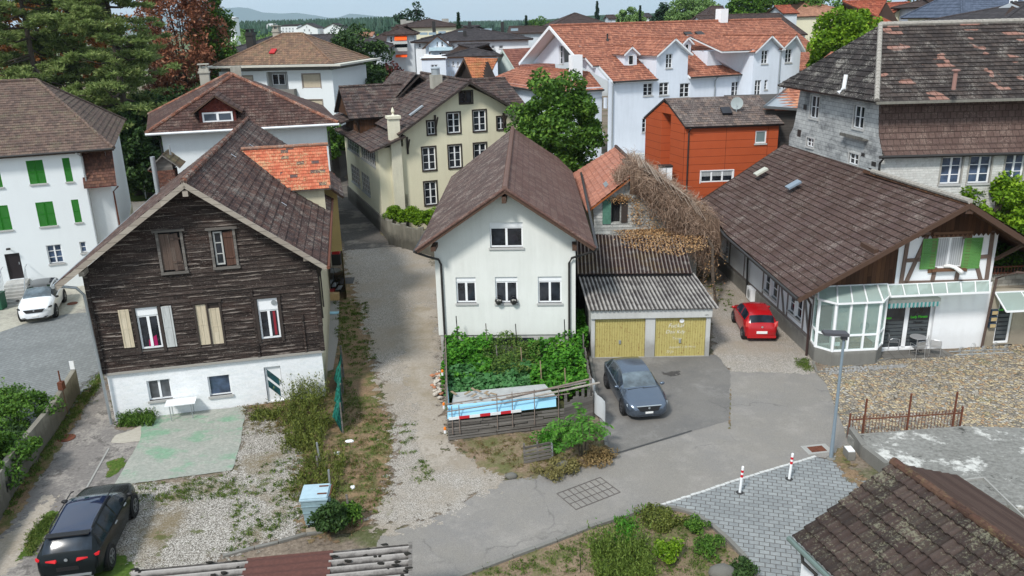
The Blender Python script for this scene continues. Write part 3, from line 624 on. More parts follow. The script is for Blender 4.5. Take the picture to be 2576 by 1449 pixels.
t_cen=tiles('roof_flat_brown',[hexc('6b5048'), hexc('70554d'), hexc('664c45'), hexc('735a51')],.42,.40,0, joint=.28, groove=.06, wave=.004, big=.15, lichen=hexc('8f7d74'), lamt=.05)
t_cen2=tiles('roof_flat_brown_worn',[hexc('5d4b46'), hexc('66524c'), hexc('554541')],.42,.40,0, joint=.25, groove=.06, wave=.004, big=.3, lichen=hexc('a0968c'), lamt=.18)
t_or=tiles('roof_orange',[hexc('a36a55'), hexc('ae735c'), hexc('966250'), hexc('b67d64'), hexc('885a4b')],.26,.34,.5, lichen=hexc('6e4436'), lamt=.2, joint=.5)
t_ora=tiles('roof_bright_orange',[hexc('b8634a'), hexc('c36c50'), hexc('ab5b43'), hexc('ca785b')],.19,.20,.5, lichen=hexc('b9a27c'), lamt=.25, joint=.5, spots=(hexc('5a4a48'),.93,.42))
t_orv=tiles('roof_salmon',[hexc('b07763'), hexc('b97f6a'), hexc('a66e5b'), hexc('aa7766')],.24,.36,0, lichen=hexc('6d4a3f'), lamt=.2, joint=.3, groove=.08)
t_grey=tiles('roof_grey_shingle',[hexc('6f635f'), hexc('7a6c66'), hexc('5f5552'), hexc('857369')],.3,.28,.5, joint=.6, lichen=hexc('a29a92'), lamt=.08)
t_man=tiles('roof_mansard_upper',[hexc('433b38'), hexc('4c433f'), hexc('3c3533'), hexc('524843')],.34,.34,.5, joint=.6, lichen=hexc('a8a299'), lamt=.0, big=.3, spots=(hexc('8a665a'),.4,.57))
t_manl=tiles('roof_mansard_lower',[hexc('6a5650'), hexc('6e5a53'), hexc('66524c'), hexc('725e57')],.34,.34,.5, joint=.65, lichen=hexc('8d7c72'), lamt=.1)
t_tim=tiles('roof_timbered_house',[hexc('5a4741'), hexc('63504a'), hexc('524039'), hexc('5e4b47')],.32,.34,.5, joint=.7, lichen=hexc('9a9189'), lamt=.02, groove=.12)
t_bg=tiles('roof_background_brown',[hexc('4f413d'), hexc('5a4a45'), hexc('473b38')],.3,.4,.5, joint=.4)
t_bg2=tiles('roof_background_slate',[hexc('484345'), hexc('544e4f'), hexc('403c3e')],.3,.4,.5, joint=.4)
t_bgr=tiles('roof_background_red',[hexc('8e4a36'), hexc('9c5540'), hexc('7d4233'), hexc('a86248')],.3,.4,.5, joint=.4)
t_bgs=tiles('roof_background_salmon',[hexc('a1765f'), hexc('ad8068'), hexc('956c57')],.3,.4,.5, joint=.3)
b=NB('charred_boards'); s=b.sep(b.uv)
_r=b.math('FLOOR', b.math('DIVIDE', s[1],.17)); _fv=b.math('FRACT', b.math('DIVIDE', s[1],.17))
_c=b.ramp(b.white(b.comb(_r, b.math('FLOOR', b.mul(s[0],.6)),2.0)),[(0, hexc('201b19')),(.5, hexc('2f2825')),(1, hexc('403733'))])
_fr=b.noise(b.mapping(b.uv,(2.2,26,1)),1.0,6,.75); _bg=b.noise(b.uv,.45,4,.6)
_c=b.mix(b.ramp(_fr,[(.45,0.0),(.62,.6)]), _c, hexc('3e332f')); _c=b.mix(b.ramp(_bg,[(.5,0.0),(.6,.4)]), _c, hexc('3f2d27'))
_st=b.noise(b.mapping(b.uv,(.9,13,1)),1.0,6,.72)
_c=b.mix(b.mul(b.ramp(b.add(_st, b.mul(b.add(_bg,-.5),.12)),[(.53,0.0),(.60,1.0)]), b.add(b.mul(b.math('LESS_THAN', _fv,.4),.62),.12)), _c, hexc('92887f'))
_sp=b.noise(b.ob,22,4,.8); _c=b.mix(b.ramp(_sp,[(.60,0.0),(.68,.7)]), _c, hexc('a59a90'))
m_char=b.done(_c,.85, b.bump(_fr,.6,.015), spec=.2)
m_shut_old=planks('old_shutter_boards',[hexc('54463f'), hexc('6c5c53'), hexc('443834'), hexc('82746a')],.17,3, True)
m_shut_beige=planks('beige_shutter_boards',[hexc('cbbda3'), hexc('d8cbb3')],.19,4, True)
m_shut_grey=planks('pale_grey_shutter',[hexc('c2c4c2'), hexc('cccecc')],.4,4, True)
m_brickw=tiles('whitewashed_brick',[(.78,.79,.80),(.74,.76,.77),(.8,.81,.82),(.77,.78,.78)],.26,.085,.5, joint=.05, groove=.04, big=.06, wave=.003, lichen=(.62,.62,.62), lamt=.02)
m_cream=plaster('cream_wall', hexc('c6bfa6'),(.25,.22,.17),.35)
m_yel=plaster('yellow_plaster', hexc('dcd6bb'), hexc('9a9078'),.22)
m_yel2=plaster('ochre_plaster', hexc('b09a68'), hexc('6b6045'),.5)
m_cwall=plaster('central_plaster', hexc('dadcd7'), hexc('9d9f97'),.3)
m_bwhite=plaster('blueish_white_plaster', hexc('d9e0ea'), hexc('a3aab2'),.3)
m_lwhite=plaster('bright_white_plaster', hexc('dfe4e6'), hexc('b9bdbd'),.12)
m_green=flat('green_shutter_paint', hexc('1f7016'),.5, var=.1)
m_green2=flat('light_green_shutter_paint', hexc('588a48'),.5, var=.1)
m_greeno=flat('old_green_paint', hexc('4c7464'),.8, var=.5, scale=5)
m_tdark=flat('dark_window_trim', hexc('3b332f'),.7)
m_timber=planks('brown_boards_vertical',[hexc('4a3224'), hexc('5d4130'), hexc('3b281d'), hexc('6d4c34')],.2,5, True)
m_beam=flat('half_timber_beam', hexc('6b5a51'),.8, var=.2)
m_shingw=tiles('pale_wall_shingles',[hexc('c4c4bf'), hexc('c9c9c4'), hexc('c0bfba'), hexc('cbcac5')],.22,.13,.5, joint=.2, groove=.05, big=.12, wave=.003)
m_shingd=tiles('stained_wall_shingles',[hexc('a4a9ac'), hexc('b1b6b8'), hexc('999da0'), hexc('bcc0c1')],.34,.24,.5, joint=.35, groove=.05, wave=.004, big=0.0, lichen=hexc('4a4b4c'), lamt=.5)
b=NB('stained_shingles'); s=b.sep(b.uv); _r=b.math('FLOOR', b.math('DIVIDE', s[1],.24)); _uo=b.add(b.math('DIVIDE', s[0],.34), b.mul(b.math('MODULO', _r,2.0),.5))
_c=b.ramp(b.white(b.comb(b.math('FLOOR', _uo), _r,4.0)),[(0, hexc('aaacab')),(.4, hexc('b1b3b2')),(.8, hexc('b8bab8'))],'CONSTANT')
_n=b.noise(b.mapping(b.uv,(.5,.8,1)),1.0,8,.72); _c=b.mix(b.ramp(_n,[(.47,0.0),(.64,.8)]), _c, hexc('55575a'))
_c=b.mix(b.mul(b.math('MAXIMUM', b.math('LESS_THAN', b.math('FRACT', _uo),.05), b.math('LESS_THAN', b.math('FRACT', b.math('DIVIDE', s[1],.24)),.1)),.55), _c, hexc('3e3f42'))
m_shingd=b.done(_c,.85, spec=.15)
def _panel():
 b=NB('orange_cladding'); s=b.sep(b.uv); fv=b.math('FRACT', b.math('DIVIDE', s[1],.55)); fu=b.math('FRACT', b.math('DIVIDE', s[0],3.0))
 j=b.math('MAXIMUM', b.math('LESS_THAN', fv,.04), b.math('LESS_THAN', fu,.008)); n=b.noise(b.ob,1.2,4)
 return b.done(b.mix(j, b.mix(n, hexc('a54b2a'), hexc('b35632')), hexc('4a1c0e')),.6, b.bump(j,-.4,.01), spec=.25)
m_clad=_panel()
def _corr(name, c0, c1, li, f=.5, rust=None):
 b=NB(name); n=b.noise(b.ob,6,6,.75); l=b.noise(b.ob,1.1,5,.7); fn=b.noise(b.ob,22,4,.8)
 col=b.mix(b.ramp(n,[(.35,0.0),(.65,1.0)]), c0, c1); col=b.mix(b.ramp(l,[(f-.06,0.0),(f+.1,.85)]), col, b.mix(fn, tuple(x*.5 for x in li), li))
 col=b.mix(b.ramp(fn,[(.6,0.0),(.68,.8)]), col, tuple(x*.3 for x in c0))
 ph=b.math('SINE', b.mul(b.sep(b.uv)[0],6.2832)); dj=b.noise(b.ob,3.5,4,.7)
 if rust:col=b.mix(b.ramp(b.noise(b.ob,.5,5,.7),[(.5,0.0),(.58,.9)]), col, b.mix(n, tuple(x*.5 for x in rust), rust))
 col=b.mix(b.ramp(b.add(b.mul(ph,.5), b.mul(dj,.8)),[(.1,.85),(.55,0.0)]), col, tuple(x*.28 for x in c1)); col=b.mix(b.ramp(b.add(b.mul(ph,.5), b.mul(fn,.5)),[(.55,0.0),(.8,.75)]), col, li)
 return b.done(col,.95, b.bump(fn,.5,.01), spec=.1)
m_corr1=_corr('corrugated_lichen_brown', hexc('55413b'), hexc('3f3231'), hexc('a39c95'),.58, hexc('6f5b3f'))
m_corr2=_corr('corrugated_grey', hexc('6a6563'), hexc('4b4645'), hexc('b5b0aa'),.46)
m_corr3=_corr('corrugated_near', hexc('7d7975'), hexc('565250'), hexc('a29d98'),.46)
m_corrr=flat('red_brown_sheet', hexc('573831'),.8, var=.4, scale=12)
def corrugated(name, parent, pts, mat, pitch=.18, amp=.03, th=.03, rows=1, along='v'):
 """pts: four corners (front-left, front-right, back-right, back-left); waves run front to back (or left to right)"""
 A, B, C, D=[Vector(p)for p in pts]
 if along=='u':A, B, C, D=B, C, D, A
 n=(B-A).cross(D-A).normalized(); n=n if n.z>0 else-n
 k=int((B-A).length/pitch*6); mb=MB(); Wl=(B-A).length/pitch; Ll=(D-A).length
 for r in range(rows):
  t0, t1=r/rows,(r+1)/rows; lf=n*.02*(1 if rows>1 else 0); pr=None
  for i in range(k+1):
   s_=i/k; w=n*(amp*math.sin(s_*(B-A).length/pitch*2*math.pi)); e0=random.uniform(-.015,.015)if i%6==0 else 0
   lo=A.lerp(B, s_).lerp(D.lerp(C, s_), t0)+w+lf; hi=A.lerp(B, s_).lerp(D.lerp(C, s_), min(1, t1+.01))+w; cur=(lo, hi, lo-n*th, s_*Wl)
   if pr:U_=[(pr[3], t0*Ll),(cur[3], t0*Ll),(cur[3], t1*Ll),(pr[3], t1*Ll)]; mb.face([pr[0], cur[0], cur[1], pr[1]], uv=U_); mb.face([pr[2], cur[2], cur[0], pr[0]], uv=U_)
   pr=cur
 return mb.build(name, mat, parent, smooth=50)
# ==== 1 weathered timber house
A=Fr(W(291,1060)[:2],13.0)
hA=A.thing('timber_house','old house of blackened boards above a whitewashed brick ground floor','house')
pA=Pl((0,0),(1,0)); SK=.04
lowh=[A.R(367.5,959,435,1002), A.R(521,948,584,991), A.R(663,924.5,715,1007)]
lowh[2]=(lowh[2][0], lowh[2][1],.05, lowh[2][3])
mb=MB(); wall(mb, pA,[(0,-.3),(8.62,-.3),(8.62,2.13),(0,2.16)], lowh,.2); mb.build('ground_floor_wall', m_brickw, hA)
win_u={'l':A.R(340,774.5,412,872),'b':A.R(490,764.5,564.5,862),'r':A.R(646,752,708,847),'ul':A.R(393,586,471,679),'ur':A.R(527,580,600,666)}
mb=MB(); siding(mb, Pl((0,-.05),(1,0)),[(-.06,2.17),(8.7,2.14),(8.8,6.45),(4.16,9.72),(-.1,6.62)], list(win_u.values()),.17,.03,.012, blen=1.6, reveal=.14, gap=.02)
mb.build('board_wall', m_char, hA)
mb=MB(); mb.bar((-.08,-.07,2.17),(8.7,-.07,2.15),.12,.09); mb.build('drip_moulding', plaster('moulding', hexc('9a958e'), amt=.5), hA)
for _b in((-.14,.02,-.14,.02,2.2,6.4),(8.6,8.78,-.14,.02,2.2,6.3),(7.95,8.02,-.13,-.04,2.2,3.9),(6.0,6.1,-.13,-.04,2.2,5.2)):mb=MB(); mb.box(*_b); mb.build('corner_board', m_char, hA)
mb=MB()
for a, b_, z0, z1 in((-.02,.0,0,0),):pass
wall(mb, Pl((8.62,0),(SK,1)),[(0,-.3),(21,-.3),(21,6.3),(0,6.3)],[])
wall(mb, Pl((.8,21),(-1,0)),[(-8.6,-.3),(.8,-.3),(.8,6.4),(-3.9,9.7),(-8.6,6.3)],[])
wall(mb, Pl((.8,21),(-.8,-21)),[(0,-.3),(21,-.3),(21,6.5),(0,6.5)],[])
mb.build('side_walls', m_cream, hA)
# roof, ridge slightly skewed to the front
un=MB(); r=MB(); V0, V1=-.8,21.6; sk=lambda u, v, z:(u+SK*(v+.8), v, z)
rd=[sk(4.2, V0,9.96), sk(4.2, V1,9.96)]
kL=(-.15+.0,6.98); kR=(8.3,6.92)
for side, seed in((-1,0),(1,1)):
 if side<0:e, kk=(-.97,6.33),(.55,7.36)
 else:e, kk=(9.2,6.17),(7.9,7.06)
 P1=[sk(kk[0], V0, kk[1]), sk(4.2, V0,9.96), sk(4.2, V1,9.96), sk(kk[0], V1, kk[1])]; P2=[sk(e[0], V0, e[1]), sk(kk[0], V0, kk[1]), sk(kk[0], V1, kk[1]), sk(e[0], V1, e[1])]
 roofplane(r, un, P1,.36,.035,.1, seed=seed); roofplane(r, un, P2,.36,.035,.1, seed=seed)
rA=r.build('roof', t_dark, hA); un.build('eaves', m_verge, rA)
rg=MB(); ridge(rg,(rd[0][0], rd[0][1],10.0),(rd[1][0], rd[1][1],10.0),.13,.38); rg.build('ridge_tiles', tiles('ridge_mixed',[hexc('6b4a40'), hexc('8a5a48'), hexc('55453f')],.4,.4, lichen=hexc('a79d92'), lamt=.3), rA)
vb=MB()
for a, b_ in(((-.97,6.2),(4.2,9.84)),((9.2,6.04),(4.2,9.84))):vb.bar((a[0], V0-.02, a[1]),(b_[0], V0-.02, b_[1]),.05,.2)
vb.box(4.1,4.3, V0-.05,-.05,9.4,9.62); vb.box(-.1,.1, V0+.1,0,6.55,6.75); vb.box(8.3,8.5, V0+.1,0,6.4,6.6); vb.build('bargeboard', m_verge, rA)
# orange-tiled cross gable
un=MB(); r=MB()
roofplane(r, un,[(7.75,9.05,7.5),(9.75,9.05,7.5),(9.75,11.0,9.45),(5.35,11.0,9.45)],.2,.02,.1)
roofplane(r, un,[(9.75,12.95,7.5),(7.9,12.95,7.5),(5.5,11.0,9.45),(9.75,11.0,9.45)],.2,.02,.1)
cg=r.build('cross_gable_roof', t_ora, hA); un.build('eaves', m_concl, cg)
rg=MB(); ridge(rg,(5.4,11,9.5),(9.8,11,9.5),.1,.34); rg.build('ridge_tiles', tiles('ridge_or',[hexc('8a6a5c'), hexc('a07058')],.4,.4, lichen=hexc('a79d92'), lamt=.3), cg)
mb=MB(); wall(mb, Pl((7.2,9.4),(1,0)),[(0,5.9),(2.2,5.9),(2.2,7.8),(0,7.8)]); wall(mb, Pl((9.4,9.4),(0,1)),[(0,4.5),(3.2,4.5),(3.2,7.8),(1.6,9.35),(0,7.8)])
mb.build('cross_gable_wall', m_cream, hA)
mb=MB(); wall(mb, Pl((9.0,13.2),(1,0)),[(0,3),(1.1,3),(1.1,6.6),(0,6.8)]); wall(mb, Pl((10.1,13.2),(0,1)),[(0,0),(6,0),(6,6.4),(0,6.4)]); mb.build('rear_wall', m_yel2, hA)
un=MB(); r=MB(); roofplane(r, un,[(10.45,12.6,6.25),(10.45,18.5,6.25),(9.2,18.5,7.35),(9.2,12.6,7.35)],.34,.03,.1); lo=r.build('lean_to_roof', t_dark, hA); un.build('eaves', m_brown, lo)
# posts and braces down the side wall
mb=MB()
for v in(.9,1.9,3.0,4.6):mb=MB(); mb.bar((8.66+SK*v, v,2.6),(8.66+SK*v, v,6.1),.06,.16, up=(0,1,0)); mb.bar((8.68+SK*v, v,5.0),(9.1+SK*v, v,6.05),.08,.08); mb.build('eave_bracket', m_tdark, hA)
pipe(hA,[(9.26,-.9,6.1),(9.26+SK*22,21.4,6.1)],.075, m_rust,'gutter'); pipe(hA,[(-1.02,-.9,6.28),(-.12,21.2,6.28)],.07, m_grey,'gutter')
pipe(hA,[(-.95,-.6,6.22),(-.35,-.45,6.05),(-.16,-.3,5.7),(-.13,-.25,3.0),(-.12,-.22,0)],.055, m_grey)
# windows of the board wall
w=window(hA, pA, win_u['l'],1,0,.07,-.02, box=.34, sillm=m_wood); w['label']='white window standing half open behind its roller box'
mb=MB(); mb.box(win_u['l'][0]+.14, win_u['l'][0]+.5,-.3,-.26, win_u['l'][2]+.1, win_u['l'][2]+.14)
sh=shutter(hA, pA,(A.q(297,779)[0], A.q(345,875)[0]-.05, A.q(330,872)[1], A.q(297,779)[1]), m_shut_beige, False,-.1); sh['label']='beige board shutter with a broken lower corner'
sh=shutter(hA, pA,(A.q(403,770)[0]+.03, A.q(447,869)[0], A.q(447,869)[1], A.q(403,770)[1]), m_shut_grey, False,-.1); sh['label']='pale grey board shutter'
u0, u1, z0, z1=win_u['b']; mid=(u0+u1)/2
mb=MB(); mb.box(u0-.1, u1+.1,-.02,.06, z0, z1); wb=mb.build('window_recess', m_tdark, hA)
s1=shutter(hA, pA,(u0, mid-.05, z0+.02, z1-.04), m_shut_beige, False,-.06); s2=shutter(hA, pA,(mid+.02, u1, z0, z1-.25), m_shut_beige, False,-.06)
mb=MB()
for a, b_ in((u0-.08, u0),(u1, u1+.08),(mid-.05, mid+.02)):mb.box(a, b_,-.1,-.02, z0-.05, z1+.08)
mb.box(u0-.12, u1+.12,-.13,-.02, z1+.02, z1+.12); mb.build('window_casing', m_tdark, hA)
w=window(hA, pA, win_u['r'],1,0,.07,-.02, box=.5, sillm=m_wood)
u0, u1, z0, z1=win_u['r']; mb=MB(); mb.lathe([(.11,0),(.11,.03),(.09,.035),(.001,.035)],(u0+.66,-.09, z1-.2),14, axis='y'); mb.build('vent', m_grey, w)
mb=MB(); mb.box(u0+.56, u1-.14,-.0,.015, z0+.12, z1-.6); mb.build('curtain', flat('red_curtain',(.25,.02,.03),.8), w)
u0, u1, z0, z1=win_u['l']; mb=MB(); mb.extr([(u0+.28,.0, z0+.08),(u0+.62,.0, z0+.08),(u0+.62,.0, z0+.55),(u0+.3,.0, z0+.35)],(0,.01,0)); mb.build('curtain', flat('magenta_cloth',(.35,.01,.09),.8), w)
for key in('l','r'):
 u0, u1, z0, z1=win_u[key]; mb=MB()
 for a, b_ in((u0-.13, u0-.02),(u1+.02, u1+.13)):mb.box(a, b_,-.12,-.04, z0-.15, z1+.05)
 mb.box(u0-.15, u1+.15,-.14,-.04, z1+.03, z1+.12); mb.build('window_casing', m_tdark, hA)
for key, half in(('ul', False),('ur', True)):
 u0, u1, z0, z1=win_u[key]; mid=(u0+u1)/2; mb=MB()
 for a, b_ in((u0-.04, u0+.06),(u1-.06, u1+.04)):mb.box(a, b_,-.13,-.02, z0-.05, z1+.05)
 mb.box(u0-.14, u1+.14,-.2,-.02, z1+.04, z1+.12); mb.box(u0-.05, u1+.08,-.16,-.02, z0-.1, z0); mb.build('window_casing', m_wood, hA)
 mb=MB(); mb.box(u0, u1,.03,.06, z0, z1); mb.build('window_recess', m_black, hA)
 if not half:s1=shutter(hA, pA,(u0+.06, mid+.02, z0+.08, z1-.05), m_shut_old, False,-.08)
 else:
  w=window(hA, pA,(u0+.1, mid-.02, z0+.08, z1-.06),0,2,.06,-.04, fm=flat('grey_white_paint',(.45,.45,.43),.7), sill=False)
 mb=MB(); tf=Matrix.Translation((0,0,0)); dx=.09 if not half else 0
 mb.extr([(mid+.04,-.1, z0+.02),(u1-.07,-.1, z0+.06),(u1-.07-dx,-.1, z1-.04),(mid+.02-dx,-.1, z1-.1)],(0,.035,0))
 for zz in(z0+.35, z1-.3):mb.box(mid+.02, u1-.08,-.13,-.1, zz, zz+.07)
 mb.build('shutter', m_shut_old if not half else planks('shutter_brown',[hexc('5a4238'), hexc('6a5045')],.15,3, True), hA)
w=window(hA, pA, lowh[0],1,0,.06,.1, gm=glass_dark('frosted_glass',(.05,.053,.058),.3)); w=window(hA, pA, lowh[1],0,0,.05,.1, gm=m_glass2)
u0, u1, z0, z1=lowh[2]; mb=MB(); mb.box(u0+.02, u1-.02,.1,.15, z0, z1-.02); dr=mb.build('door', m_white, hA); dr['label']='white door with two slanted glass strips'
mb=MB()
for k in(0,.5):mb.extr([(u0+.1,.085, z1-.12-k),(u1-.12,.085, z1-.62-k),(u1-.12,.085, z1-.98-k),(u0+.1,.085, z1-.46-k)],(0,.02,0))
mb.build('pane', glass_dark('door_glass',(.01,.035,.04)), dr); mb=MB(); mb.box(u1-.1, u1-.07,.05,.1, z0+.75, z0+.95); mb.build('handle', m_grey, dr)
# flue, skylight strips on the roof
mb=MB(); q=sk(-.2,14.4,6.6); mb.tube([q,(q[0], q[1],6.9)],.2,12,.12); mb.tube([(q[0], q[1],6.7),(q[0], q[1],8.9)],.13,12); mb.build('flue', m_grey, hA, smooth=40)
mb=MB()
for u, v in((5.6,13.8),(5.1,8.6),(7.4,5.2),(6.6,10.6)):
 z=9.96-(u-4.2-SK*v)*.78+.07; mb.extr([(u, v, z),(u+.22, v, z-.17),(u+.22, v+.12, z-.17),(u, v+.12, z)],(.01,0,.012))
mb.build('metal_tile', flat('bare_zinc_tile',(.35,.37,.4),.5), rA)
# brick chimney house beside the roof (a small gabled stack head)
st=A.thing('chimney_house','small gabled brick lift shaft head with mossy tiled roof behind the timber house','building'); st.location=A.w(*A.h(425,470,6.2),6.2)
mb=MB(); mb.box(-.55,.55,-.5,.6,-6.2,1.1); mb.build('brick_wall', tiles('old_brick',[hexc('6f4a3f'), hexc('7d5648'), hexc('5d4139')],.25,.08,.5, joint=.3, groove=.06, lichen=hexc('9a8f86'), lamt=.2), st)
mb=MB(); mb.box(-.5,.45,-.4,1.4,1.1,1.6); mb.extr([(-.5,-.4,1.6),(.45,-.4,1.6),(0,-.4,2.0)],(0,1.8,0)); mb.build('board_gable', m_wood, st)
un=MB(); r=MB(); roofplane(r, un,[(-.95,-.7,1.25),(-.95,1.6,1.25),(0,1.6,2.1),(0,-.7,2.1)],.4,.03,.07); roofplane(r, un,[(.95,-.7,1.25),(0,-.7,2.1),(0,1.6,2.1),(.95,1.6,1.25)],.4,.03,.07)
rr_=r.build('roof', tiles('mossy_brown',[hexc('5f5142'), hexc('6d5d4a'), hexc('7a5c48')],.3,.4,0, lichen=hexc('7c7b58'), lamt=.4), st); un.build('eaves', m_wood, rr_)
pipe(st,[(.3,.5,1.9),(.3,.5,2.5)],.06, m_grey,'vent_pipe'); pipe(st,[(-.95,-.6,1.2),(-.6,-.6,1.0),(-.58,-.58,-3)],.05, m_rust)
# ==== 2 central cream house
C=Fr(W(1107,895)[:2],-2.93)
hC=C.thing('cream_house','pale cream house with steep plain brown roof in the middle of the block','house')
pC=Pl((0,0),(1,0)); cw={'t':C.R(1231,560,1316,622),'l':C.R(1146,698,1199,762),'m':C.R(1245,697,1303,762),'r':C.R(1353,696,1413,762)}
SC_=-.026; ck=lambda u, v, z:(u+SC_*(v+1), v, z)
mb=MB(); wall(mb, pC,[(0,1.08),(6.62,1.08),(6.62,5.9),(3.42,8.15),(0,5.9)], list(cw.values()),.16)
wall(mb, Pl((6.62,0),(SC_,1)),[(0,1.08),(18.2,1.08),(18.2,5.9),(0,5.9)]); wall(mb, Pl((-.47,18.2),(.47,-18.2)),[(0,1.08),(18.2,1.08),(18.2,5.9),(0,5.9)])
wall(mb, Pl((6.15,18.2),(-1,0)),[(0,1.08),(6.62,1.08),(6.62,5.9),(3.3,8.1),(0,5.9)]); mb.build('wall', m_cwall, hC)
mb=MB(); mb.box(.08,6.54,.06,18,-.3,1.08); mb.build('plinth', m_concl, hC)
un=MB(); r=MB()
roofplane(r, un,[ck(-.70,-1,5.62), ck(3.46,-1,8.4), ck(3.46,20.6,8.4), ck(-.70,17.6,5.62)],.4,.015,.16)
rl=r.build('roof', t_cen2, hC, label='worn left slope of the plain brown roof'); un.build('eaves', m_brown, rl)
un=MB(); r=MB(); roofplane(r, un,[ck(7.5,-1,5.64), ck(7.45,18.4,5.64), ck(6.6,20.6,6.3), ck(3.46,20.6,8.4), ck(3.46,-1,8.4)],.4,.015,.16, seed=1)
rr_=r.build('roof', t_cen, hC); un.build('eaves', m_brown, rr_)
rg=MB(); ridge(rg,(3.46,-1.02,8.43), ck(3.46,20.6,8.43),.13,.24); rg.build('ridge_tiles', flat('ridge_grey_brown', hexc('6f5850'),.8, var=.3), rr_)
vt=MB(); ridge(vt,(3.44,-.98,8.42),(-.68,-.98,5.66),.075,.42); ridge(vt,(3.48,-.98,8.42),(7.48,-.98,5.68),.075,.42); vt.build('verge_tiles', t_cen, rr_)
for _b in((3.3,3.5,-.95,0,7.75,8.05),(-.02,.2,-.9,0,5.55,5.75),(6.45,6.65,-.9,0,5.5,5.7)):mb=MB(); mb.box(*_b); mb.build('purlin_end', m_brown, hC)
for k in cw:window(hC, pC, cw[k],1,0,.07,.1, box=.24, sillm=m_sill)
mb=MB(); mb.box(-.82,-.7,-1,17.6,5.52,5.62); mb.box(7.5,7.62,-1,18.4,5.54,5.64); mb.build('gutter', m_dark, hC)
pipe(hC,[(-.74,-.85,5.5),(-.2,-.55,5.2),(.2,-.15,4.95),(.3,-.1,4.7),(.3,-.1,.7)],.055, m_dark)
pipe(hC,[(7.5,-.85,5.5),(6.9,-.55,5.2),(6.45,-.15,4.95),(6.32,-.1,4.7),(6.32,-.1,.7)],.055, m_dark)
mb=MB(); mb.box(2.6,4.6,.02,.1,.55,.9); mb.build('cellar_window', m_glass, hC)
for i,(x, l)in enumerate(((1255,'round dark flower basket with pale stones at the left of the middle sill'),(1293,'round dark flower basket with a handle at the right of the middle sill'))):
 u, z=C.q(x,762); t=thing('flower_basket', l,'flower pot', tuple(C.w(u,-.16, cw['m'][2]+.0)),0,'baskets on the middle window sill'); mb=MB()
 mb.lathe([(.1,0),(.17,.12),(.18,.2),(.15,.2),(.13,.14)], n=12); mb.build('basket', m_dark, t); mb=MB()
 for k in range(7):mb.blob((random.uniform(-.1,.1), random.uniform(-.1,.1),.18),.045,1)
 mb.build('stones', m_concl, t); mb=MB(); mb.tube([(-.17,0,.18),(-.12,0,.33),(0,0,.39),(.12,0,.33),(.17,0,.18)],.012,5); mb.build('handle', m_dark, t)
# ==== 3 garages and shed behind
Ga=Fr(W(1487,902)[:2],-1.3)
hG=Ga.thing('double_garage','concrete double garage with two rusty yellow ribbed doors','garage')
pG=Pl((0,0),(1,0)); d1, d2=(.17,2.56,.03,2.0),(3.02,5.42,.03,2.0)
mb=MB(); wall(mb, pG,[(0,-.2),(5.62,-.2),(5.62,2.05),(0,2.05)],[d1, d2],.12); mb.box(-.02,5.66,-.1,.04,2.052,2.46)
wall(mb, Pl((5.62,0),(0,1)),[(0,-.2),(4.2,-.2),(4.2,2.7),(0,2.45)]); wall(mb, Pl((0,4.2),(0,-1)),[(0,-.2),(4.2,-.2),(4.2,2.45),(0,2.7)]); mb.build('wall', m_concl, hG)
def _gdoor():
 b=NB('yellow_garage_paint'); n=b.noise(b.ob,5,6,.75); st=b.noise(b.mapping(b.uv,(14,1.2,1)),1.0,5,.7); sp=b.noise(b.ob,16,4,.75)
 c=b.mix(n, hexc('a39759'), hexc('bfb276')); c=b.mix(b.ramp(st,[(.58,0.0),(.72,.75)]), c, hexc('8a7a48')); s=b.sep(b.uv)
 c=b.mix(b.ramp(b.add(b.mul(sp,.7), b.mul(st,.35)),[(.585,0.0),(.64,.95)]), c, hexc('6b3217')); return b.done(c,.7, spec=.2)
m_gd=_gdoor()
gd=[]
for i,(d, l)in enumerate(((d1,'rusty yellow ribbed door behind the grey car'),(d2,'rusty yellow ribbed door with white graffiti'))):
 mb=MB(); n=20; w_=(d[1]-d[0])/n
 for k in range(n):
  a=d[0]+k*w_; P=[(a,.10),(a+w_*.12,.10),(a+w_*.2,.075),(a+w_*.8,.075),(a+w_*.88,.10),(a+w_,.10)]
  for p, q in zip(P[:-1], P[1:]):mb.face([(p[0], p[1], d[2]),(q[0], q[1], d[2]),(q[0], q[1], d[3]),(p[0], p[1], d[3])])
 o=mb.build('garage_door', m_gd, hG, l); gd.append(o)
 mb=MB(); mb.box((d[0]+d[1])/2-.05,(d[0]+d[1])/2+.05,.02,.08,.72,.9); mb.build('handle', m_grey, o)
def text(parent, s, size, loc, mat, rot=(rad(90),0,0), align='CENTER', ext=.002, name='lettering', shear=0, bold=0):
 c=bpy.data.curves.new(name,'FONT'); c.body=s; c.size=size; c.extrude=ext; c.align_x=align; c.shear=shear; c.offset=bold; c.materials.append(mat)
 tmp=bpy.data.objects.new(name, c); COL.objects.link(tmp); dg=bpy.context.evaluated_depsgraph_get(); me=bpy.data.meshes.new_from_object(tmp.evaluated_get(dg)); bpy.data.objects.remove(tmp)
 o=bpy.data.objects.new(name, me); COL.objects.link(o); o.parent=parent; o.location=loc; o.rotation_euler=rot; return o
m_spray=flat('white_spray_paint',(.78,.78,.75),.7)
for s_, z, sz, x, sh in(('Fuckal',1.5,.29,4.0,.35),('Dasi Kdy',1.2,.25,3.98,.3),('Tanne',.88,.19,4.05,.4),('beausen v de Have',.45,.165,4.35,.35),('70 Jo',.2,.18,3.75,.35)):
 text(gd[1], s_, sz,(x,.068, z), m_spray, name='graffiti', shear=sh, bold=-.004).rotation_euler=(rad(90), rad(random.uniform(-5,5)),0)
mb=MB(); mb.lathe([(.11,0),(.11,.02),(.001,.03)],(4.28,.05,1.83),16, axis='y'); mb.build('vent', m_white, gd[1])
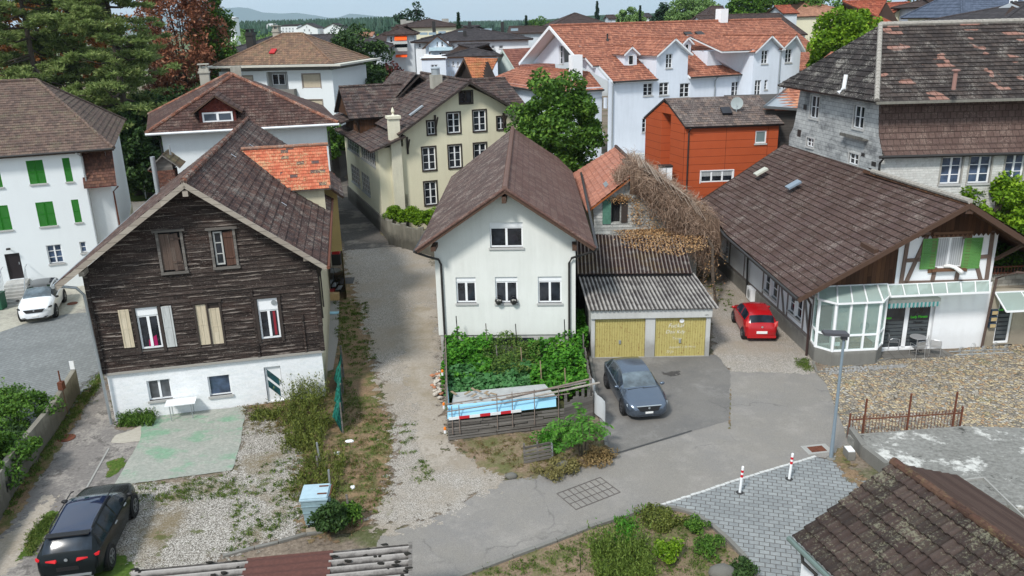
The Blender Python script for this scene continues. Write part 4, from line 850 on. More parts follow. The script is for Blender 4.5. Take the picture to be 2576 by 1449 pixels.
text(hG,'1971',.1,(5.4,-.105,2.12), m_dark, name='number')
Rf=Vector((-.14,-.25,2.5))
corrugated('roof', hG,[(-.16,-.22,2.52),(5.92,-.22,2.52),(5.62,4.25,2.86),(-.36,4.25,2.86)], m_corr2,.2,.035, rows=2)
sh=Ga.thing('corrugated_shed','low dark shed with mossy corrugated roof between garage and vine house','shed')
mb=MB(); mb.box(-.3,5.2,4.5,10.6,-.2,2.95); mb.build('wall', planks('dark_shed_boards',[(.03,.026,.024),(.05,.042,.037)],.2,3, True), sh)
corrugated('roof', sh,[(-.42,3.95,3.02),(5.42,3.75,3.02),(5.95,9.3,3.42),(-.1,10.6,3.5)], m_corr1,.2,.035, rows=3)
mb=MB(); mb.bar((-.4,4.05,2.9),(5.4,3.85,2.9),.06,.16); mb.build('fascia', m_black, sh)
# ==== 4 house under the dead vine
V=Fr((4.95,46.6),0)
hV=V.thing('vine_house','small house with salmon tiled roof half buried under a dead climbing vine','house')
pV=Pl((0,0),(1,0)); op=V.R(1538,503,1560,560)
AP=(2.55,7.2); EL=(-.5,4.9); ER=(6.6,3.6)
mb=MB(); siding(mb, pV,[(0,0),(6.1,0),(6.1,3.9),(2.55,7.05),(-.1,5.1),(0,3.3)],[op],.19,.018,.004, blen=1.0, reveal=.3); mb.build('board_wall', tiles('grey_fibre_boards',[hexc('a9aaa6'), hexc('b8b8b3'), hexc('9d9d99')],.8,.19,.5, joint=.4, groove=.02, lichen=hexc('6d6c69'), lamt=.2), hV)
mb=MB(); mb.box(op[0]-.05, op[1]+.05,.3,.4, op[2]-.05, op[3]+.05); mb.build('opening', m_black, hV)
mb=MB(); wall(mb, Pl((6.1,0),(0,1)),[(0,0),(10.5,0),(10.5,4),(0,4)]); wall(mb, Pl((-.1,10.5),(0,-1)),[(0,0),(10.5,0),(10.5,5),(0,5)]); wall(mb, Pl((6.1,10.5),(-1,0)),[(0,0),(6.2,0),(6.2,5),(3.6,7),(0,4)]); mb.build('side_walls', m_cream, hV)
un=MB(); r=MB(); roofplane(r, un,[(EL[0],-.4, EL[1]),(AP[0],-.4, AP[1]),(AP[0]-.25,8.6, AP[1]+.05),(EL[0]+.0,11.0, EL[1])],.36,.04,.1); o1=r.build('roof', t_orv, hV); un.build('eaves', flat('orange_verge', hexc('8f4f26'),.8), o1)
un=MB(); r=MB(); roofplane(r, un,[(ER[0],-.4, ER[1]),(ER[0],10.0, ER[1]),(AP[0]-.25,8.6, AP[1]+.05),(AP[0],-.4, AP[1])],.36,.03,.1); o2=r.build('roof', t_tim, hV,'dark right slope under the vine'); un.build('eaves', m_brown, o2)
rg=MB(); ridge(rg,(AP[0],-.4, AP[1]+.04),(AP[0]-.25,8.6, AP[1]+.09),.11,.3); rg.build('ridge_tiles', t_tim, o1)
s_=shutter(hV, pV,(V.q(1516,502)[0], V.q(1536,563)[0], V.q(1536,563)[1], V.q(1516,502)[1]), m_greeno, False,-.06); s_=shutter(hV, pV,(V.q(1563,505)[0], V.q(1578,560)[0], op[2], op[3]), m_tdark, False,-.06)
mb=MB(); q=V.qs(1495,470); mb.extr([(.75,1.2,5.95),(.95,1.2,6.1),(.95,2.3,6.1),(.75,2.3,5.95)],(-.03,0,.04)); sk_=mb.build('skylight', m_grey, o1)
# dead vine: arching twigs over ridge, right slope and gable
vt=thing('dead_vine','huge mass of leafless grey brown climbing twigs hanging over the vine house','climbing plant',(V.o.x+2.6, V.o.y,0))
rs=np.random.RandomState(3); FV=[]; FF=[]
def surf(a, b_):
 x=AP[0]+(ER[0]-AP[0])*a; z=AP[1]+(ER[1]-AP[1])*a; return x, b_, z
N=0
def twig(p, d, L, w, n=5, droop=.5):
 global N
 p=np.array(p, float); d=np.array(d, float); d/=np.linalg.norm(d); sd=rs.normal(size=3); pts=[p]
 for k in range(n):
  d=d+rs.normal(size=3)*.42+np.array([0,0,-droop/n*(.4+k*.5)]); d/=np.linalg.norm(d); pts.append(pts[-1]+d*L/n)
 sd=np.cross(sd, d); sd/=np.linalg.norm(sd)+1e-6
 for k, q in enumerate(pts):
  ww=w*(1-k/(n+1.0)); FV.append(q-sd*ww); FV.append(q+sd*ww)
 for k in range(n):FF.append((N+2*k, N+2*k+1, N+2*k+3, N+2*k+2))
 N+=2*(n+1); return pts
for i in range(6500):
 a=rs.uniform(-.22,1.0); b_=rs.uniform(-.6,1.0)*(.6)+rs.uniform(0,1)**2*5.0*(1 if a>-.05 else .4); x, y, z=surf(max(a,-.0), b_)
 if a<0:x=AP[0]+a*5.2; z=AP[1]+a*2.2*1.6
 th=.2+.95*max(0, a)**.8; h=rs.uniform(0, th)*(1.0 if a>0 else .4)
 twig((x-rs.uniform(0,.3), y-rs.uniform(0,.8)*th, z+h),(rs.uniform(-.4,1.0), rs.uniform(-1.1,.4), rs.uniform(.0,.9)), rs.uniform(.35,1.0), rs.uniform(.008,.024))
for i in range(4600):
 a=rs.uniform(0,1)**.8; x, y, z=surf(a,-.5); m=rs.uniform(0,1)
 z2=z-.1-m*(1.7+a*1.0)*rs.uniform(.4,1); x2=x+rs.uniform(-.35,.35)+m*.15
 if x2<2.2 and z2<5.6:continue
 twig((x2,-.35-rs.uniform(0,1)*(.5+1.0*a)*(1-.4*m), z2),(rs.uniform(-.35,.6), rs.uniform(-.8,.1), rs.uniform(-.6,.4)), rs.uniform(.35,.95), rs.uniform(.008,.022), droop=.9)
for i in range(2600):
 d=rs.normal(size=3); d/=np.linalg.norm(d); c=np.array([6.75,-.4+rs.uniform(0,3.5),3.3]); p=c+d*np.array([.85,1.1,1.3])*rs.uniform(.4,1)
 twig(p,(d[0]+.3, d[1]-.3, d[2]*.4+.1), rs.uniform(.4,.9), rs.uniform(.007,.016), droop=1.6)
FVa=np.array(FV)+np.array([V.o.x, V.o.y,0])-np.array(vt.location)
me=bpy.data.meshes.new('twigs'); me.from_pydata([tuple(v)for v in FVa],[], FF); me.materials.append(leafmat('dead_twig',[hexc('5a4537'), hexc('8a7261'), hexc('a78f7c'), hexc('c6b29f')],.15)); me.update()
o=bpy.data.objects.new('twigs', me); COL.objects.link(o); o.parent=vt
m_dry=leafmat('dry_leaves',[hexc('6b4a30'), hexc('9a7450'), hexc('bf9c70'), hexc('d8ba90')],.15)
P=[]
for i in range(2600):
 a=rs.uniform(.02,1); x=2.3+a*4.2; z=rs.uniform(3.4, max(3.6,6.8-a*3.0));
 if rs.uniform()<.5:z=3.4+rs.uniform()**2*1.8
 P.append((x,-.08-rs.uniform(0,.35), z))
for i in range(500):P.append((rs.normal(1.5,.35),-.1-rs.uniform(0,.1),5.55+rs.normal(0,.12)))
for i in range(300):P.append((rs.normal(2.35,.2),-.12, rs.uniform(4.0,5.6)))
for i in range(4200):
 x=rs.uniform(1.6,5.9)+rs.normal(0,.3); y=-rs.uniform(.05,1)**1.8*4.6*(1-.25*abs(x-4)/2); P.append((x, y,3.55+y*.07+.04+rs.uniform(0,.1)))
for i in range(260):P.append((rs.normal(6.35,.25), rs.uniform(-4.3,-.3), rs.uniform(.2,3.2)))
leaf_obj('dry_leaves', np.array(P)+np.array([V.o.x, V.o.y,0])-np.array(vt.location),.085, m_dry, vt,1.4,.6,9)
mb=MB(); pr=None
for i in range(13):
 f=i/12; x=AP[0]-.6+(ER[0]+.5-AP[0]+.6)*f-2.6; zt_=AP[1]+.12+(ER[1]-AP[1])*max(0, f-.1)/.9+.55*f; row=[Vector((x,3.6+.3*math.sin(i*2.1), zt_-.1)), Vector((x,1.5, zt_+.05*math.sin(i*3))), Vector((x,-.35-.5*f, zt_-.1+.08*math.sin(i*1.7))), Vector((x,-.6-.9*f, zt_-.9-.3*f)), Vector((x,-.35-.5*f, zt_-1.5-.9*f))]
 if pr:
  for j in range(4):mb.face([pr[j], row[j], row[j+1], pr[j+1]])
 pr=row
mb.build('twig_mat', planks('matted_twigs',[hexc('4a3a2f'), hexc('6a5546'), hexc('7c6857')],.05,.6, True), vt, smooth=True)
mb=MB()
for k in range(26):
 x0=random.uniform(-.6,3.6); z0=AP[1]+.2-x0*.93*.9+.5; y0=random.uniform(-.9,.6); mb.tube([(-.1,-.3, AP[1]+.1),(x0*.4, y0*.5, AP[1]+.4-x0*.3),(x0, y0, z0),(x0+.5, y0-.6, z0-.9)],.035,5,.012)
mb.build('vine_limbs', leafmat('vine_limb',[hexc('8a7a6c'), hexc('a5978a')],0), vt)
mb=MB(); mb.tube([(3.8,-3.9,0),(3.7,-3.2,1.6),(3.9,-2,3.0),(3.3,-.5,4.2),(1.0,-.4,6.4)],.12,7,.05); mb.build('stem', m_bark, vt)
# ==== 5 left white house with green shutters
L=Fr(W(0,745)[:2],21.73)
hL=L.thing('shuttered_house','white three storey house with bright green slatted shutters at the left edge','house')
pL=Pl((0,0),(1,0)); sh_r=[L.R(64,405,118,460), L.R(155,398,185,456), L.R(88,510,144,566), L.R(178,503,207,558), L.R(-40,418,8,470), L.R(-28,520,32,577)]
lw=[L.R(115,618,162,660), L.R(199,609,220,634)]; ld=L.R(10,640,62,700)
mb=MB(); wall(mb, pL,[(-9,-.3),(5.9,-.3),(5.9,8.75),(-9,8.75)], lw+[ld]+sh_r,.16)
wall(mb, Pl((5.9,0),(0,1)),[(0,-.3),(1.0,-.3),(1.0,8.7),(0,8.7)]); wall(mb, Pl((5.9,.6),(1,0)),[(0,1.8),(1.35,1.8),(1.35,7),(0,7)])
wall(mb, Pl((7.25,.6),(0,1)),[(0,1.8),(16,1.8),(16,8.8),(0,8.8)]); wall(mb, Pl((7.2,17.3),(-1,0)),[(0,-.3),(16,-.3),(16,8.7),(0,8.7)]); wall(mb, Pl((-9,17.3),(0,-1)),[(0,-.3),(17.3,-.3),(17.3,8.7),(0,8.7)])
mb.build('wall', m_lwhite, hL); mb=MB(); mb.box(5.92,7.3,.55,17,-.3,1.8); mb.build('plinth', m_cream, hL)
rL_=box_roof(hL,-12,7.4,0,17,8.8,12.45, t_left,'u',(0,4.6),.45, row=.33)
un=MB(); r=MB(); roofplane(r, un,[(5.8,-.35,6.3),(7.65,-.35,6.3),(7.65,1.0,8.6),(5.8,1.0,8.6)],.2,.02,.1); o=r.build('pent_roof', tiles('beaver_tail',[hexc('6f4f44'), hexc('7a574b'), hexc('5e453d'), hexc('85604f')],.17,.2,.5, joint=.6), hL); un.build('eaves', m_redp, o)
for i, s_ in enumerate(lw):window(hL, pL, s_,1-i,2-i if i==0 else 1,.06,.1, gm=m_glass2)
for i, s_ in enumerate(sh_r):
 mb=MB(); mb.box(s_[0], s_[1],.12,.16, s_[2], s_[3]); w=mb.build('window', m_glass, hL); u0, u1, z0, z1=s_
 mb=MB(); mb.box(u0-.05, u1+.05,-.08,.1, z0-.09, z0-.002); mb.build('sill', m_sill, w)
 if u1-u0>.6:
  m_=(u0+u1)/2; shutter(w, pL,(u0, m_-.01, z0, z1), m_green, True,.0); shutter(w, pL,(m_+.01, u1, z0, z1), m_green, True,.0)
 else:shutter(w, pL,(u0, u1, z0, z1), m_green, True,.0)
mb=MB(); mb.box(ld[0], ld[1],.12,.16, ld[2], ld[3]); d_=mb.build('door', flat('dark_glazed_door',(.025,.02,.022),.3), hL); mb=MB(); mb.box(ld[1]-.15, ld[1]-.11,.07,.12, ld[2]+.9, ld[2]+1.05); mb.build('handle', m_grey, d_)
mb=MB(); mb.tube([((ld[0]+ld[1])/2-.1,0, ld[3]+.35),((ld[0]+ld[1])/2-.05,-.25, ld[3]+.4)],.03); mb.box((ld[0]+ld[1])/2-.17,(ld[0]+ld[1])/2+.05,-.38,-.22, ld[3]+.32, ld[3]+.42); mb.build('wall_lamp', m_dark, hL)
pipe(hL,[(5.75,-.5,8.5),(5.98,-.1,8.2),(5.98,-.08,0)],.05, m_grey); pipe(hL,[(7.7,-.2,6.2),(7.35,.45,5.8),(7.35,.5,0)],.05, m_rust)
st=L.thing('door_stairs','grey concrete outside stairs with pale metal rails up to the dark door','stairs'); mb=MB(); n=7; top=ld[2]
for k in range(n):mb.box(ld[0]-.15, ld[1]+.25,-.3-.27*(n-k)-.6,-.02 if k==n-1 else-.3-.27*(n-k-1)-.6,-.1, top*(k+1)/n-.02)
mb.build('steps', m_concl, st)
for x in(ld[0]-.2, ld[1]+.3):
 mb=MB(); y0=-.6-.27*n; mb.tube([(x,-.1, top+.9),(x,-.9, top+.9),(x, y0,.95),(x, y0,0)],.022,6)
 for k in range(6):f=k/5; mb.tube([(x,-.9+(y0+.9)*f, top*(1-f)),(x,-.9+(y0+.9)*f, top*(1-f)+.92-.0*f)],.012,4)
 mb.build('handrail', m_grey, st)
# ==== 6 hip roofed house behind the timber house
H2=Fr(WY(407,349,55.5)[:2],14.3)
hH=H2.thing('hip_roof_house','white house with large brown hipped roof and one gabled dormer','house'); pH=Pl((0,0),(1,0))
mb=MB(); mb.box(0,10.9,0,13.0,-.3,8.9); mb.build('wall', plaster('white_rough', hexc('e0e5e8'), hexc('b5bcc0'),.2, bump=.4), hH)
un=MB(); r=MB(); e_=9.0; c0, c1, c2, c3=(-.8,-.8, e_),(11.7,-.8, e_),(11.2,13.8, e_),(-2.6,12.8, e_); a0, a1=(4.75,5.6,12.2),(4.3,7.6,12.2)
roofplane(r, un,[c0, c1, a0],.36,.03,.16); roofplane(r, un,[c1, c2, a1, a0],.36,.03,.16, seed=1); roofplane(r, un,[c2, c3, a1],.36,.03,.16, seed=2); roofplane(r, un,[c3, c0, a0, a1],.36,.03,.16, seed=3)
rH=r.build('roof', t_hip, hH); un.build('eaves', flat('dark_red_soffit',(.11,.025,.022),.7), rH); rg=MB()
for p, q in((c0, a0),(c1, a0),(c3, a1),(a0, a1)):ridge(rg, Vector(p)+Vector((0,0,.05)), Vector(q)+Vector((0,0,.03)),.13)
rg.build('hip_tiles', tiles('hip_caps',[hexc('7d5242'), hexc('96644e'), hexc('6a473b')],.4,.4, lichen=hexc('a79d92'), lamt=.2), rH); g=MB(); g.tube([(-.85,-.85,8.95),(11.75,-.85,8.95)],.09); g.build('gutter', m_white2, hH)
u0, z0=H2.q(511,309,.1); u1, z1=H2.q(584,280,.1)
dm=MB(); dm.box(u0-.2, u1+.2,.15,4.5, z0-.3, z1+.1); dm.extr([(u0-.2,.2, z1+.1),(u1+.2,.2, z1+.1),((u0+u1)/2,.2, z1+.95)],(0,3,0)); dmo=dm.build('dormer', tiles('red_shingle',[hexc('6b3630'), hexc('7a3f37')],.2,.15,.5), hH)
un=MB(); r=MB(); m_=(u0+u1)/2
roofplane(r, un,[(u0-.7,-.35, z1-.02),(m_,-.35, z1+1.15),(m_,6.2, z1+1.15),(u0-.7,4.5, z1-.02)],.36,.03,.1); roofplane(r, un,[(u1+.7,-.35, z1-.02),(u1+.7,4.5, z1-.02),(m_,6.2, z1+1.15),(m_,-.35, z1+1.15)],.36,.03,.1)
o=r.build('dormer_roof', t_hip, dmo); un.build('eaves', m_brown, o); window(dmo, Pl((0,.1),(1,0)),(u0, u1, z0, z1),1,0,.11,0, gm=flat('blue_grey_blind', hexc('4d5560'),.4), sill=True, sillm=m_white2)
def chimney(parent, u, v, zb, zt, w=.35, cap=True, mat=None):
 mb=MB(); mb.box(u-w, u+w, v-w, v+w, zb, zt);
 if cap:mb.box(u-w-.08, u+w+.08, v-w-.08, v+w+.08, zt-.35, zt-.22); mb.box(u-w*.8, u-w*.5, v-w*.8, v+w*.8, zt, zt+.28); mb.box(u+w*.5, u+w*.8, v-w*.8, v+w*.8, zt, zt+.28); mb.box(u-w-.06, u+w+.06, v-w-.06, v+w+.06, zt+.28, zt+.36)
 return mb.build('chimney', mat or plaster('chimney_render', hexc('aaa69b'), hexc('55524c'),.6), parent)
c_=H2.h(519,222,11.0); chimney(hH, c_[0], c_[1],9.5, H2.q(515,172, c_[1])[1],.36)
_u, _z=H2.q(592,166,9.2); chimney(hH, _u,9.2,11, _z,.38, False)
pipe(hH,[(-.75,-.75,8.9),(-.1,-.1,8.5),(-.05,-.08,5)],.055, m_dark); pipe(hH,[(11.7,-.75,9.0),(11.0,-.1,8.4),(11.0,-.08,0)],.055, m_dark)
mb=MB(); mb.lathe([(.09,0),(.09,.7)],(1.3,2.2,9.7),8); mb.build('vent_pipe', m_dark, rH)
# ==== 7 white apartment block with a flat overhanging slab
H3=Fr((-29.9,87.7),-8.8)
h3=H3.thing('apartment_block','white block with beige blinds, grey balcony and thin overhanging slab under its roof','apartment building'); p3=Pl((0,0),(1,0))
wn=[H3.R(759,186,808,221), H3.R(770,251,814,283), H3.R(604,191,639,225)]; bl=H3.R(669,181,729,245)
mb=MB(); wall(mb, p3,[(0,3.3),(12.3,3.3),(12.3,11.2),(0,11.2)], wn+[bl],.2); wall(mb, Pl((12.3,0),(0,1)),[(0,3.3),(11,3.3),(11,11.2),(0,11.2)]); wall(mb, Pl((0,11),(0,-1)),[(0,3.3),(11,3.3),(11,11.2),(0,11.2)]); mb.build('wall', m_lwhite, h3)
mb=MB(); mb.box(.3,12.0,.5,10.5,0,3.3); mb.box(-.1,12.6,-.6,11,3.3,3.55); mb.build('ground_floor', plaster('dark_shopfront',(.1,.09,.085)), h3)
mb=MB(); mb.box(.2,12.1,.2,10.8,11.2,11.62); mb.build('attic_band', plaster('grey_band', hexc('8a8780')), h3); mb=MB(); mb.box(-1.3,13.7,-1.3,12.2,11.62,11.8); mb.build('roof_slab', plaster('slab_edge', hexc('c0bdb2'), amt=.4), h3)
box_roof(h3,.1,12.2,.1,10.9,12.05,14.75, t_h3,'u',(5.4,5.4),.45, gut=False, row=.38)
m_bl=flat('beige_roller_blind', hexc('b9ad98'),.7); m_bt=flat('taupe_window_surround', hexc('94897f'),.7)
for i, w_ in enumerate(wn):
 o=window(h3, p3, w_,0,0,.08,.05, fm=m_bt, gm=m_bl, trim=(m_bt,.07), sill=False)
mb=MB(); mb.box(bl[0], bl[1],1.0,1.1, bl[2], bl[3]); mb.box(bl[0], bl[0]+.1,.2,1.0, bl[2], bl[3]); mb.box(bl[1]-.1, bl[1],.2,1, bl[2], bl[3]); lg=mb.build('loggia', m_concl, h3)
window(lg, Pl((0,.9),(1,0)),(bl[0]+.2, bl[0]+1.6, bl[2]+1.2, bl[3]-.25),1,0,.08,0, sill=False); window(lg, Pl((0,.9),(1,0)),(bl[0]+1.75, bl[1]-.2, bl[2]+.2, bl[3]-.25),0,0,.08,0, sill=False, name='balcony_door')
b0=H3.q(675,245,-.6); b1=H3.q(740,224,-.6); mb=MB(); mb.box(b0[0], b1[0],-.7,-.6, b0[1], b1[1]+.0); mb.box(b0[0], b0[0]+.08,-.6,0, b0[1], b1[1]); mb.box(b1[0]-.08, b1[0],-.6,0, b0[1], b1[1]); mb.box(b0[0], b1[0],-.7,.9, b0[1]-.12, b0[1]); mb.build('balcony', plaster('balcony_panel', hexc('7b7873'), amt=.4), h3)
chimney(h3,1.6,5,12,15.0,.4, mat=m_dark); chimney(h3,4.2,6,14,15.3,.35)
c_=H3.q(692,148,2.2); mb=MB(); mb.extr([(c_[0]-.3,1.5,12.85),(c_[0]+.3,1.5,12.85),(c_[0]+.3,2.3,13.25),(c_[0]-.3,2.3,13.25)],(0,-.05,.1)); mb.build('skylight', m_redp, h3)
# ==== 8 yellow chalet-like house
Y=Fr(W(966,587)[:2],21)
hY=Y.thing('yellow_house','pale yellow gabled house with dark trimmed windows and a glazed side wing','house'); pY=Pl((0,0),(1,0))
yw=[Y.R(1125,285,1158,333), Y.R(1190,279,1223,328), Y.R(1062,372,1097,426), Y.R(1128,367,1161,420), Y.R(1192,362,1224,412), Y.R(1067,459,1100,513)]
sm=[Y.R(1075,306,1095,337), Y.R(1251,295,1270,324)]; at_=Y.R(1156,231,1188,258); ve=Y.R(1008,490,1027,504)
mb=MB(); wall(mb, pY,[(2.0,-.3),(14.5,-.3),(14.5,7.1),(14.0,7.4),(7.3,10.85),(2.0,7.6)], yw+sm+[at_, ve],.18)
wall(mb, Pl((14.5,0),(0,1)),[(0,-.3),(16,-.3),(16,7.2),(0,7.2)]); wall(mb, Pl((2.0,20),(0,-1)),[(0,-.3),(20,-.3),(20,7.8),(0,7.8)]); mb.build('wall', m_yel, hY)
mb=MB(); W3=Pl((0,14),(0,-1)); up=[(14-12.2,14-7.6),(14-7.3,14-.7)]
wu=[(14-11.9,14-7.2,5.2,6.35),(14-6.9,14-.6,5.15,6.35)]; wl2=[(14-11.6,14-8.2,2.1,3.7),(14-7.4,14-4.1,2.1,3.7)]
wu=[(1.4,6.6,5.0,6.45),(7.3,12.9,5.0,6.45)]; wl2=[(2.0,5.8,2.15,3.75),(6.6,9.9,2.15,3.75)]
wall(mb, W3,[(0,1.3),(14,1.3),(14,6.6),(0,6.6)], wu+wl2,.12); wall(mb, pY,[(0,1.3),(2.0,1.3),(2.0,6.6),(0,6.6)]); mb.build('side_wing_wall', m_yel, hY)
mb=MB(); mb.box(-.12,2.0,-.12,14.2,-.3,1.3); mb.build('plinth', plaster('plinth_grey', hexc('77736b'), hexc('3d3a35'),.6), hY)
m_vf=flat('grey_white_paint_old', hexc('b8bab8'),.6)
for w_ in wu:window(hY, W3, w_,6,2,.05,.04, fm=m_vf, sillm=m_sill)
for w_ in wl2:window(hY, W3, w_,4,3,.05,.04, fm=m_vf, sillm=m_sill)
for w_ in yw:window(hY, pY, w_,1,2,.07,.08, trim=(m_tdark,.11), sillm=m_tdark)
for w_ in sm:window(hY, pY, w_,1,1,.05,.08, trim=(m_tdark,.12), sillm=m_tdark)
window(hY, pY, at_,1,0,.05,.1, fm=m_tdark, trim=(m_tdark,.1), sillm=m_tdark)
mb=MB(); mb.box(ve[0], ve[1],.1,.14, ve[2], ve[3]); mb.build('vent_grille', m_dark, hY)
# pilaster chimney
mb=MB(); mb.box(.95,1.75,-.35,.35,0,8.9); mb.box(.85,1.85,-.45,.45,8.75,8.95); mb.lathe([(.14,8.95),(.05,9.1),(.14,9.25),(.1,9.4),(.001,9.6)],(1.35,0,0),10); mb.build('chimney_pilaster', plaster('pale_yellow_render', hexc('d8d3bd'), hexc('9b978c'),.4), hY)
un=MB(); r=MB(); RZ=11.2
roofplane(r, un,[(1.45,-.9,7.62),(7.25,-.9, RZ),(7.25,13, RZ),(1.45,13,7.62)],.42,.04,.14)
roofplane(r, un,[(14.7,-.9,6.75),(14.7,13,6.75),(7.25,13, RZ),(7.25,-.9, RZ)],.42,.04,.14, seed=1)
roofplane(r, un,[(-.7,7.0,8.15),(5.6,7.0,8.15),(5.6,10.6,10.45),(-.7,10.6,10.45)],.42,.04,.14, seed=2); roofplane(r, un,[(-.7,14.2,8.15),(-.7,10.6,10.45),(5.6,10.6,10.45),(5.6,14.2,8.15)],.42,.04,.14, seed=2)
roofplane(r, un,[(8.0,2.2,8.5),(13.4,2.2,8.5),(13.1,7.0,10.75),(8.0,7.0,10.75)],.42,.04,.14, seed=4); roofplane(r, un,[(13.4,11.8,8.5),(8.0,11.8,8.5),(8.0,7.0,10.75),(13.1,7.0,10.75)],.42,.04,.14, seed=4)
roofplane(r, un,[(3.6,18,8.6),(2.9,9,8.6),(6.0,9,11.3),(6.0,18,11.3)],.42,.04,.14, seed=3); roofplane(r, un,[(9.6,9,8.6),(9.6,18,8.6),(6.0,18,11.3),(6.0,9,11.3)],.42,.04,.14, seed=3)
ry=r.build('roof', t_yel, hY); un.build('eaves', m_tdark, ry)
for _a, _b in(((7.25,-.9, RZ+.04),(7.25,13, RZ+.04)),((-.7,10.6,10.5),(5.6,10.6,10.5)),((8,7,10.79),(13.1,7,10.79))):rg=MB(); ridge(rg, _a, _b,.12); rg.build('ridge_tiles', t_yel, ry)
un=MB(); r=MB(); roofplane(r, un,[(-.75,-.9,6.5),(2.0,-.9,7.5),(2.0,14.6,7.5),(-.75,14.6,6.5)],.42,.04,.12); roofplane(r, un,[(-.9,10.0,7.55),(.9,10.0,8.15),(.9,15.6,8.15),(-.9,15.6,7.55)],.42,.04,.12); o=r.build('wing_roof', t_yel, hY); un.build('eaves', m_tdark, o)
mb=MB(); mb.extr([(-.4,7.6,8.2),(-.4,13.6,8.2),(-.4,10.6,10.2)],(4,0,0)); mb.box(.2,2.0,7.4,13.8,6.8,8.3); mb.build('cross_gable', m_timber, hY)
for u, z in((2.3,7.3),(4.6,8.8),(10.2,8.6),(13.2,7.2)):mb=MB(); mb.bar((u,-.06, z-1.3),(u,-.06, z),.14,.14); mb.bar((u,-.06, z-1.0),(u,-.8, z-.1),.1,.1); mb.build('bracket', m_tdark, hY)
c_=Y.h(1113,210,10.9); chimney(hY,6.3,5.0,10.2, Y.q(1110,187,5.0)[1],.42, False); mb=MB(); zt=Y.q(1110,187,5)[1]
mb.lathe([(.36, zt),(.36, zt+.5)],(6.3,5,0),12); mb.lathe([(.45, zt+.5),(.3, zt+.62),(.001, zt+.66)],(6.3,5,0),12); mb.build('chimney_cowl', m_grey, hY)
q=Y.h(1035,288,8.9); mb=MB(); mb.extr([(3.0,1.2,8.68),(4.1,1.2,9.36),(4.1,1.55,9.36),(3.0,1.55,8.68)],(-.05,0,.1)); mb.build('skylight', m_grey, ry)
# garden wall with hedge on it
gw=thing('retaining_wall','stained concrete garden wall with pillars in front of the yellow house','wall', tuple(W(985,612))); P0=W(968,590); P1=W(985,615); P2=W(1062,636); P3=W(1130,655); o_=Vector(gw.location); mb=MB()
for a, b_ in((P0, P1),(P1, P2),(P2, P3)):
 mb.bar(a-o_+Vector((0,0,.8)), b_-o_+Vector((0,0,.8)),.25,1.7)
for p in(P1, P2, P1.lerp(P2,.45)):q=p-o_; mb.box(q.x-.2, q.x+.2, q.y-.2, q.y+.2,0,1.85)
mb.build('wall_panel', plaster('stained_yellow_concrete', hexc('7f7b70'), hexc('34332f'),.95), gw)
# ==== 9 orange clad building
O=Fr((12.3,57.3),4.0); hO=O.thing('orange_building','building clad in orange panels with grey tiled roof and a satellite dish','building')
so=lambda u, v:(u-.22*v, v); D=6.0; ze=8.3; zr=9.85; s0, s1, s2, s3=so(0,0), so(0,2.0), so(0,3.4), so(0, D)
pO=Pl((0,0),(1,0)); wo_=[O.R(1763,431,1843,456), O.R(1901,329,1927,360)]
mb=MB(); wall(mb, pO,[(0,0),(6.75,0),(6.75, ze),(0, ze)], wo_,.12)
wl_=lambda a, b_, pts, dz=0:[mb.face([(a[0]+(b_[0]-a[0])*t, a[1]+(b_[1]-a[1])*t, z)for t, z in pts])]
zt=lambda v:ze+(zr-ze)*(1-abs(v-D/2)/(D/2))
for a, b_ in((0,2.0),(3.4, D)):
 A_, B_=so(0, a), so(0, b_); mb.face([(B_[0], B_[1],0),(A_[0], A_[1],0),(A_[0], A_[1], zt(a)),(B_[0], B_[1], zt(b_))])
i1, i2=(s1[0]+.9, s1[1]),(s2[0]+.9, s2[1])
mb.face([(s1[0], s1[1],0),(i1[0], i1[1],0),(i1[0], i1[1],9.2),(s1[0], s1[1],9.2)]); mb.face([(i2[0], i2[1],0),(s2[0], s2[1],0),(s2[0], s2[1],9.3),(i2[0], i2[1],9.3)]); mb.face([(i2[0], i2[1],0),(i1[0], i1[1],0),(i1[0], i1[1],9.3),(i2[0], i2[1],9.3)])
mb.face([(s2[0], s2[1],8.85),(s1[0], s1[1],8.85),(s1[0], s1[1], zt(2.0)),(s2[0], s2[1], zt(3.4))]); mb.face([(6.75,0,0),(so(6.75, D)[0], D,0),(so(6.75, D)[0], D, ze),(so(6.75, D/2)[0], D/2, zr),(6.75,0, ze)]); mb.build('cladding', m_clad, hO)
un=MB(); r=MB(); f3=lambda u, v, z:(*so(u, v), z)
roofplane(r, un,[f3(-.05,-.3, ze-.1), f3(6.95,-.3, ze-.1), f3(6.95, D/2, zr+.05), f3(-.05, D/2, zr+.05)],.27,.025,.14); roofplane(r, un,[f3(6.95, D+.3, ze-.1), f3(-.05, D+.3, ze-.1), f3(-.05, D/2, zr+.05), f3(6.95, D/2, zr+.05)],.27,.025,.14)
ro=r.build('roof', t_grey, hO); un.build('eaves', flat('dark_trim',(.035,.025,.025),.5), ro)
w_=window(hO, pO, wo_[0],2,0,.08,.03, gm=m_glass, sill=False, trim=(m_frame,.06)); mb=MB(); u0, u1, z0, z1=wo_[0]; mb.box(u0+.08, u1-.08,.048,.058, z0+.42, z1-.08); mb.build('curtain', curtain_glass('lace'), w_)
window(hO, pO, wo_[1],0,0,.09,.06, gm=flat('grey_blind', hexc('6f7f80'),.3))
pipe(hO,[(.35,-.35,8.1),(.3,-.08,7.8),(.3,-.08,0)],.05, m_dark)
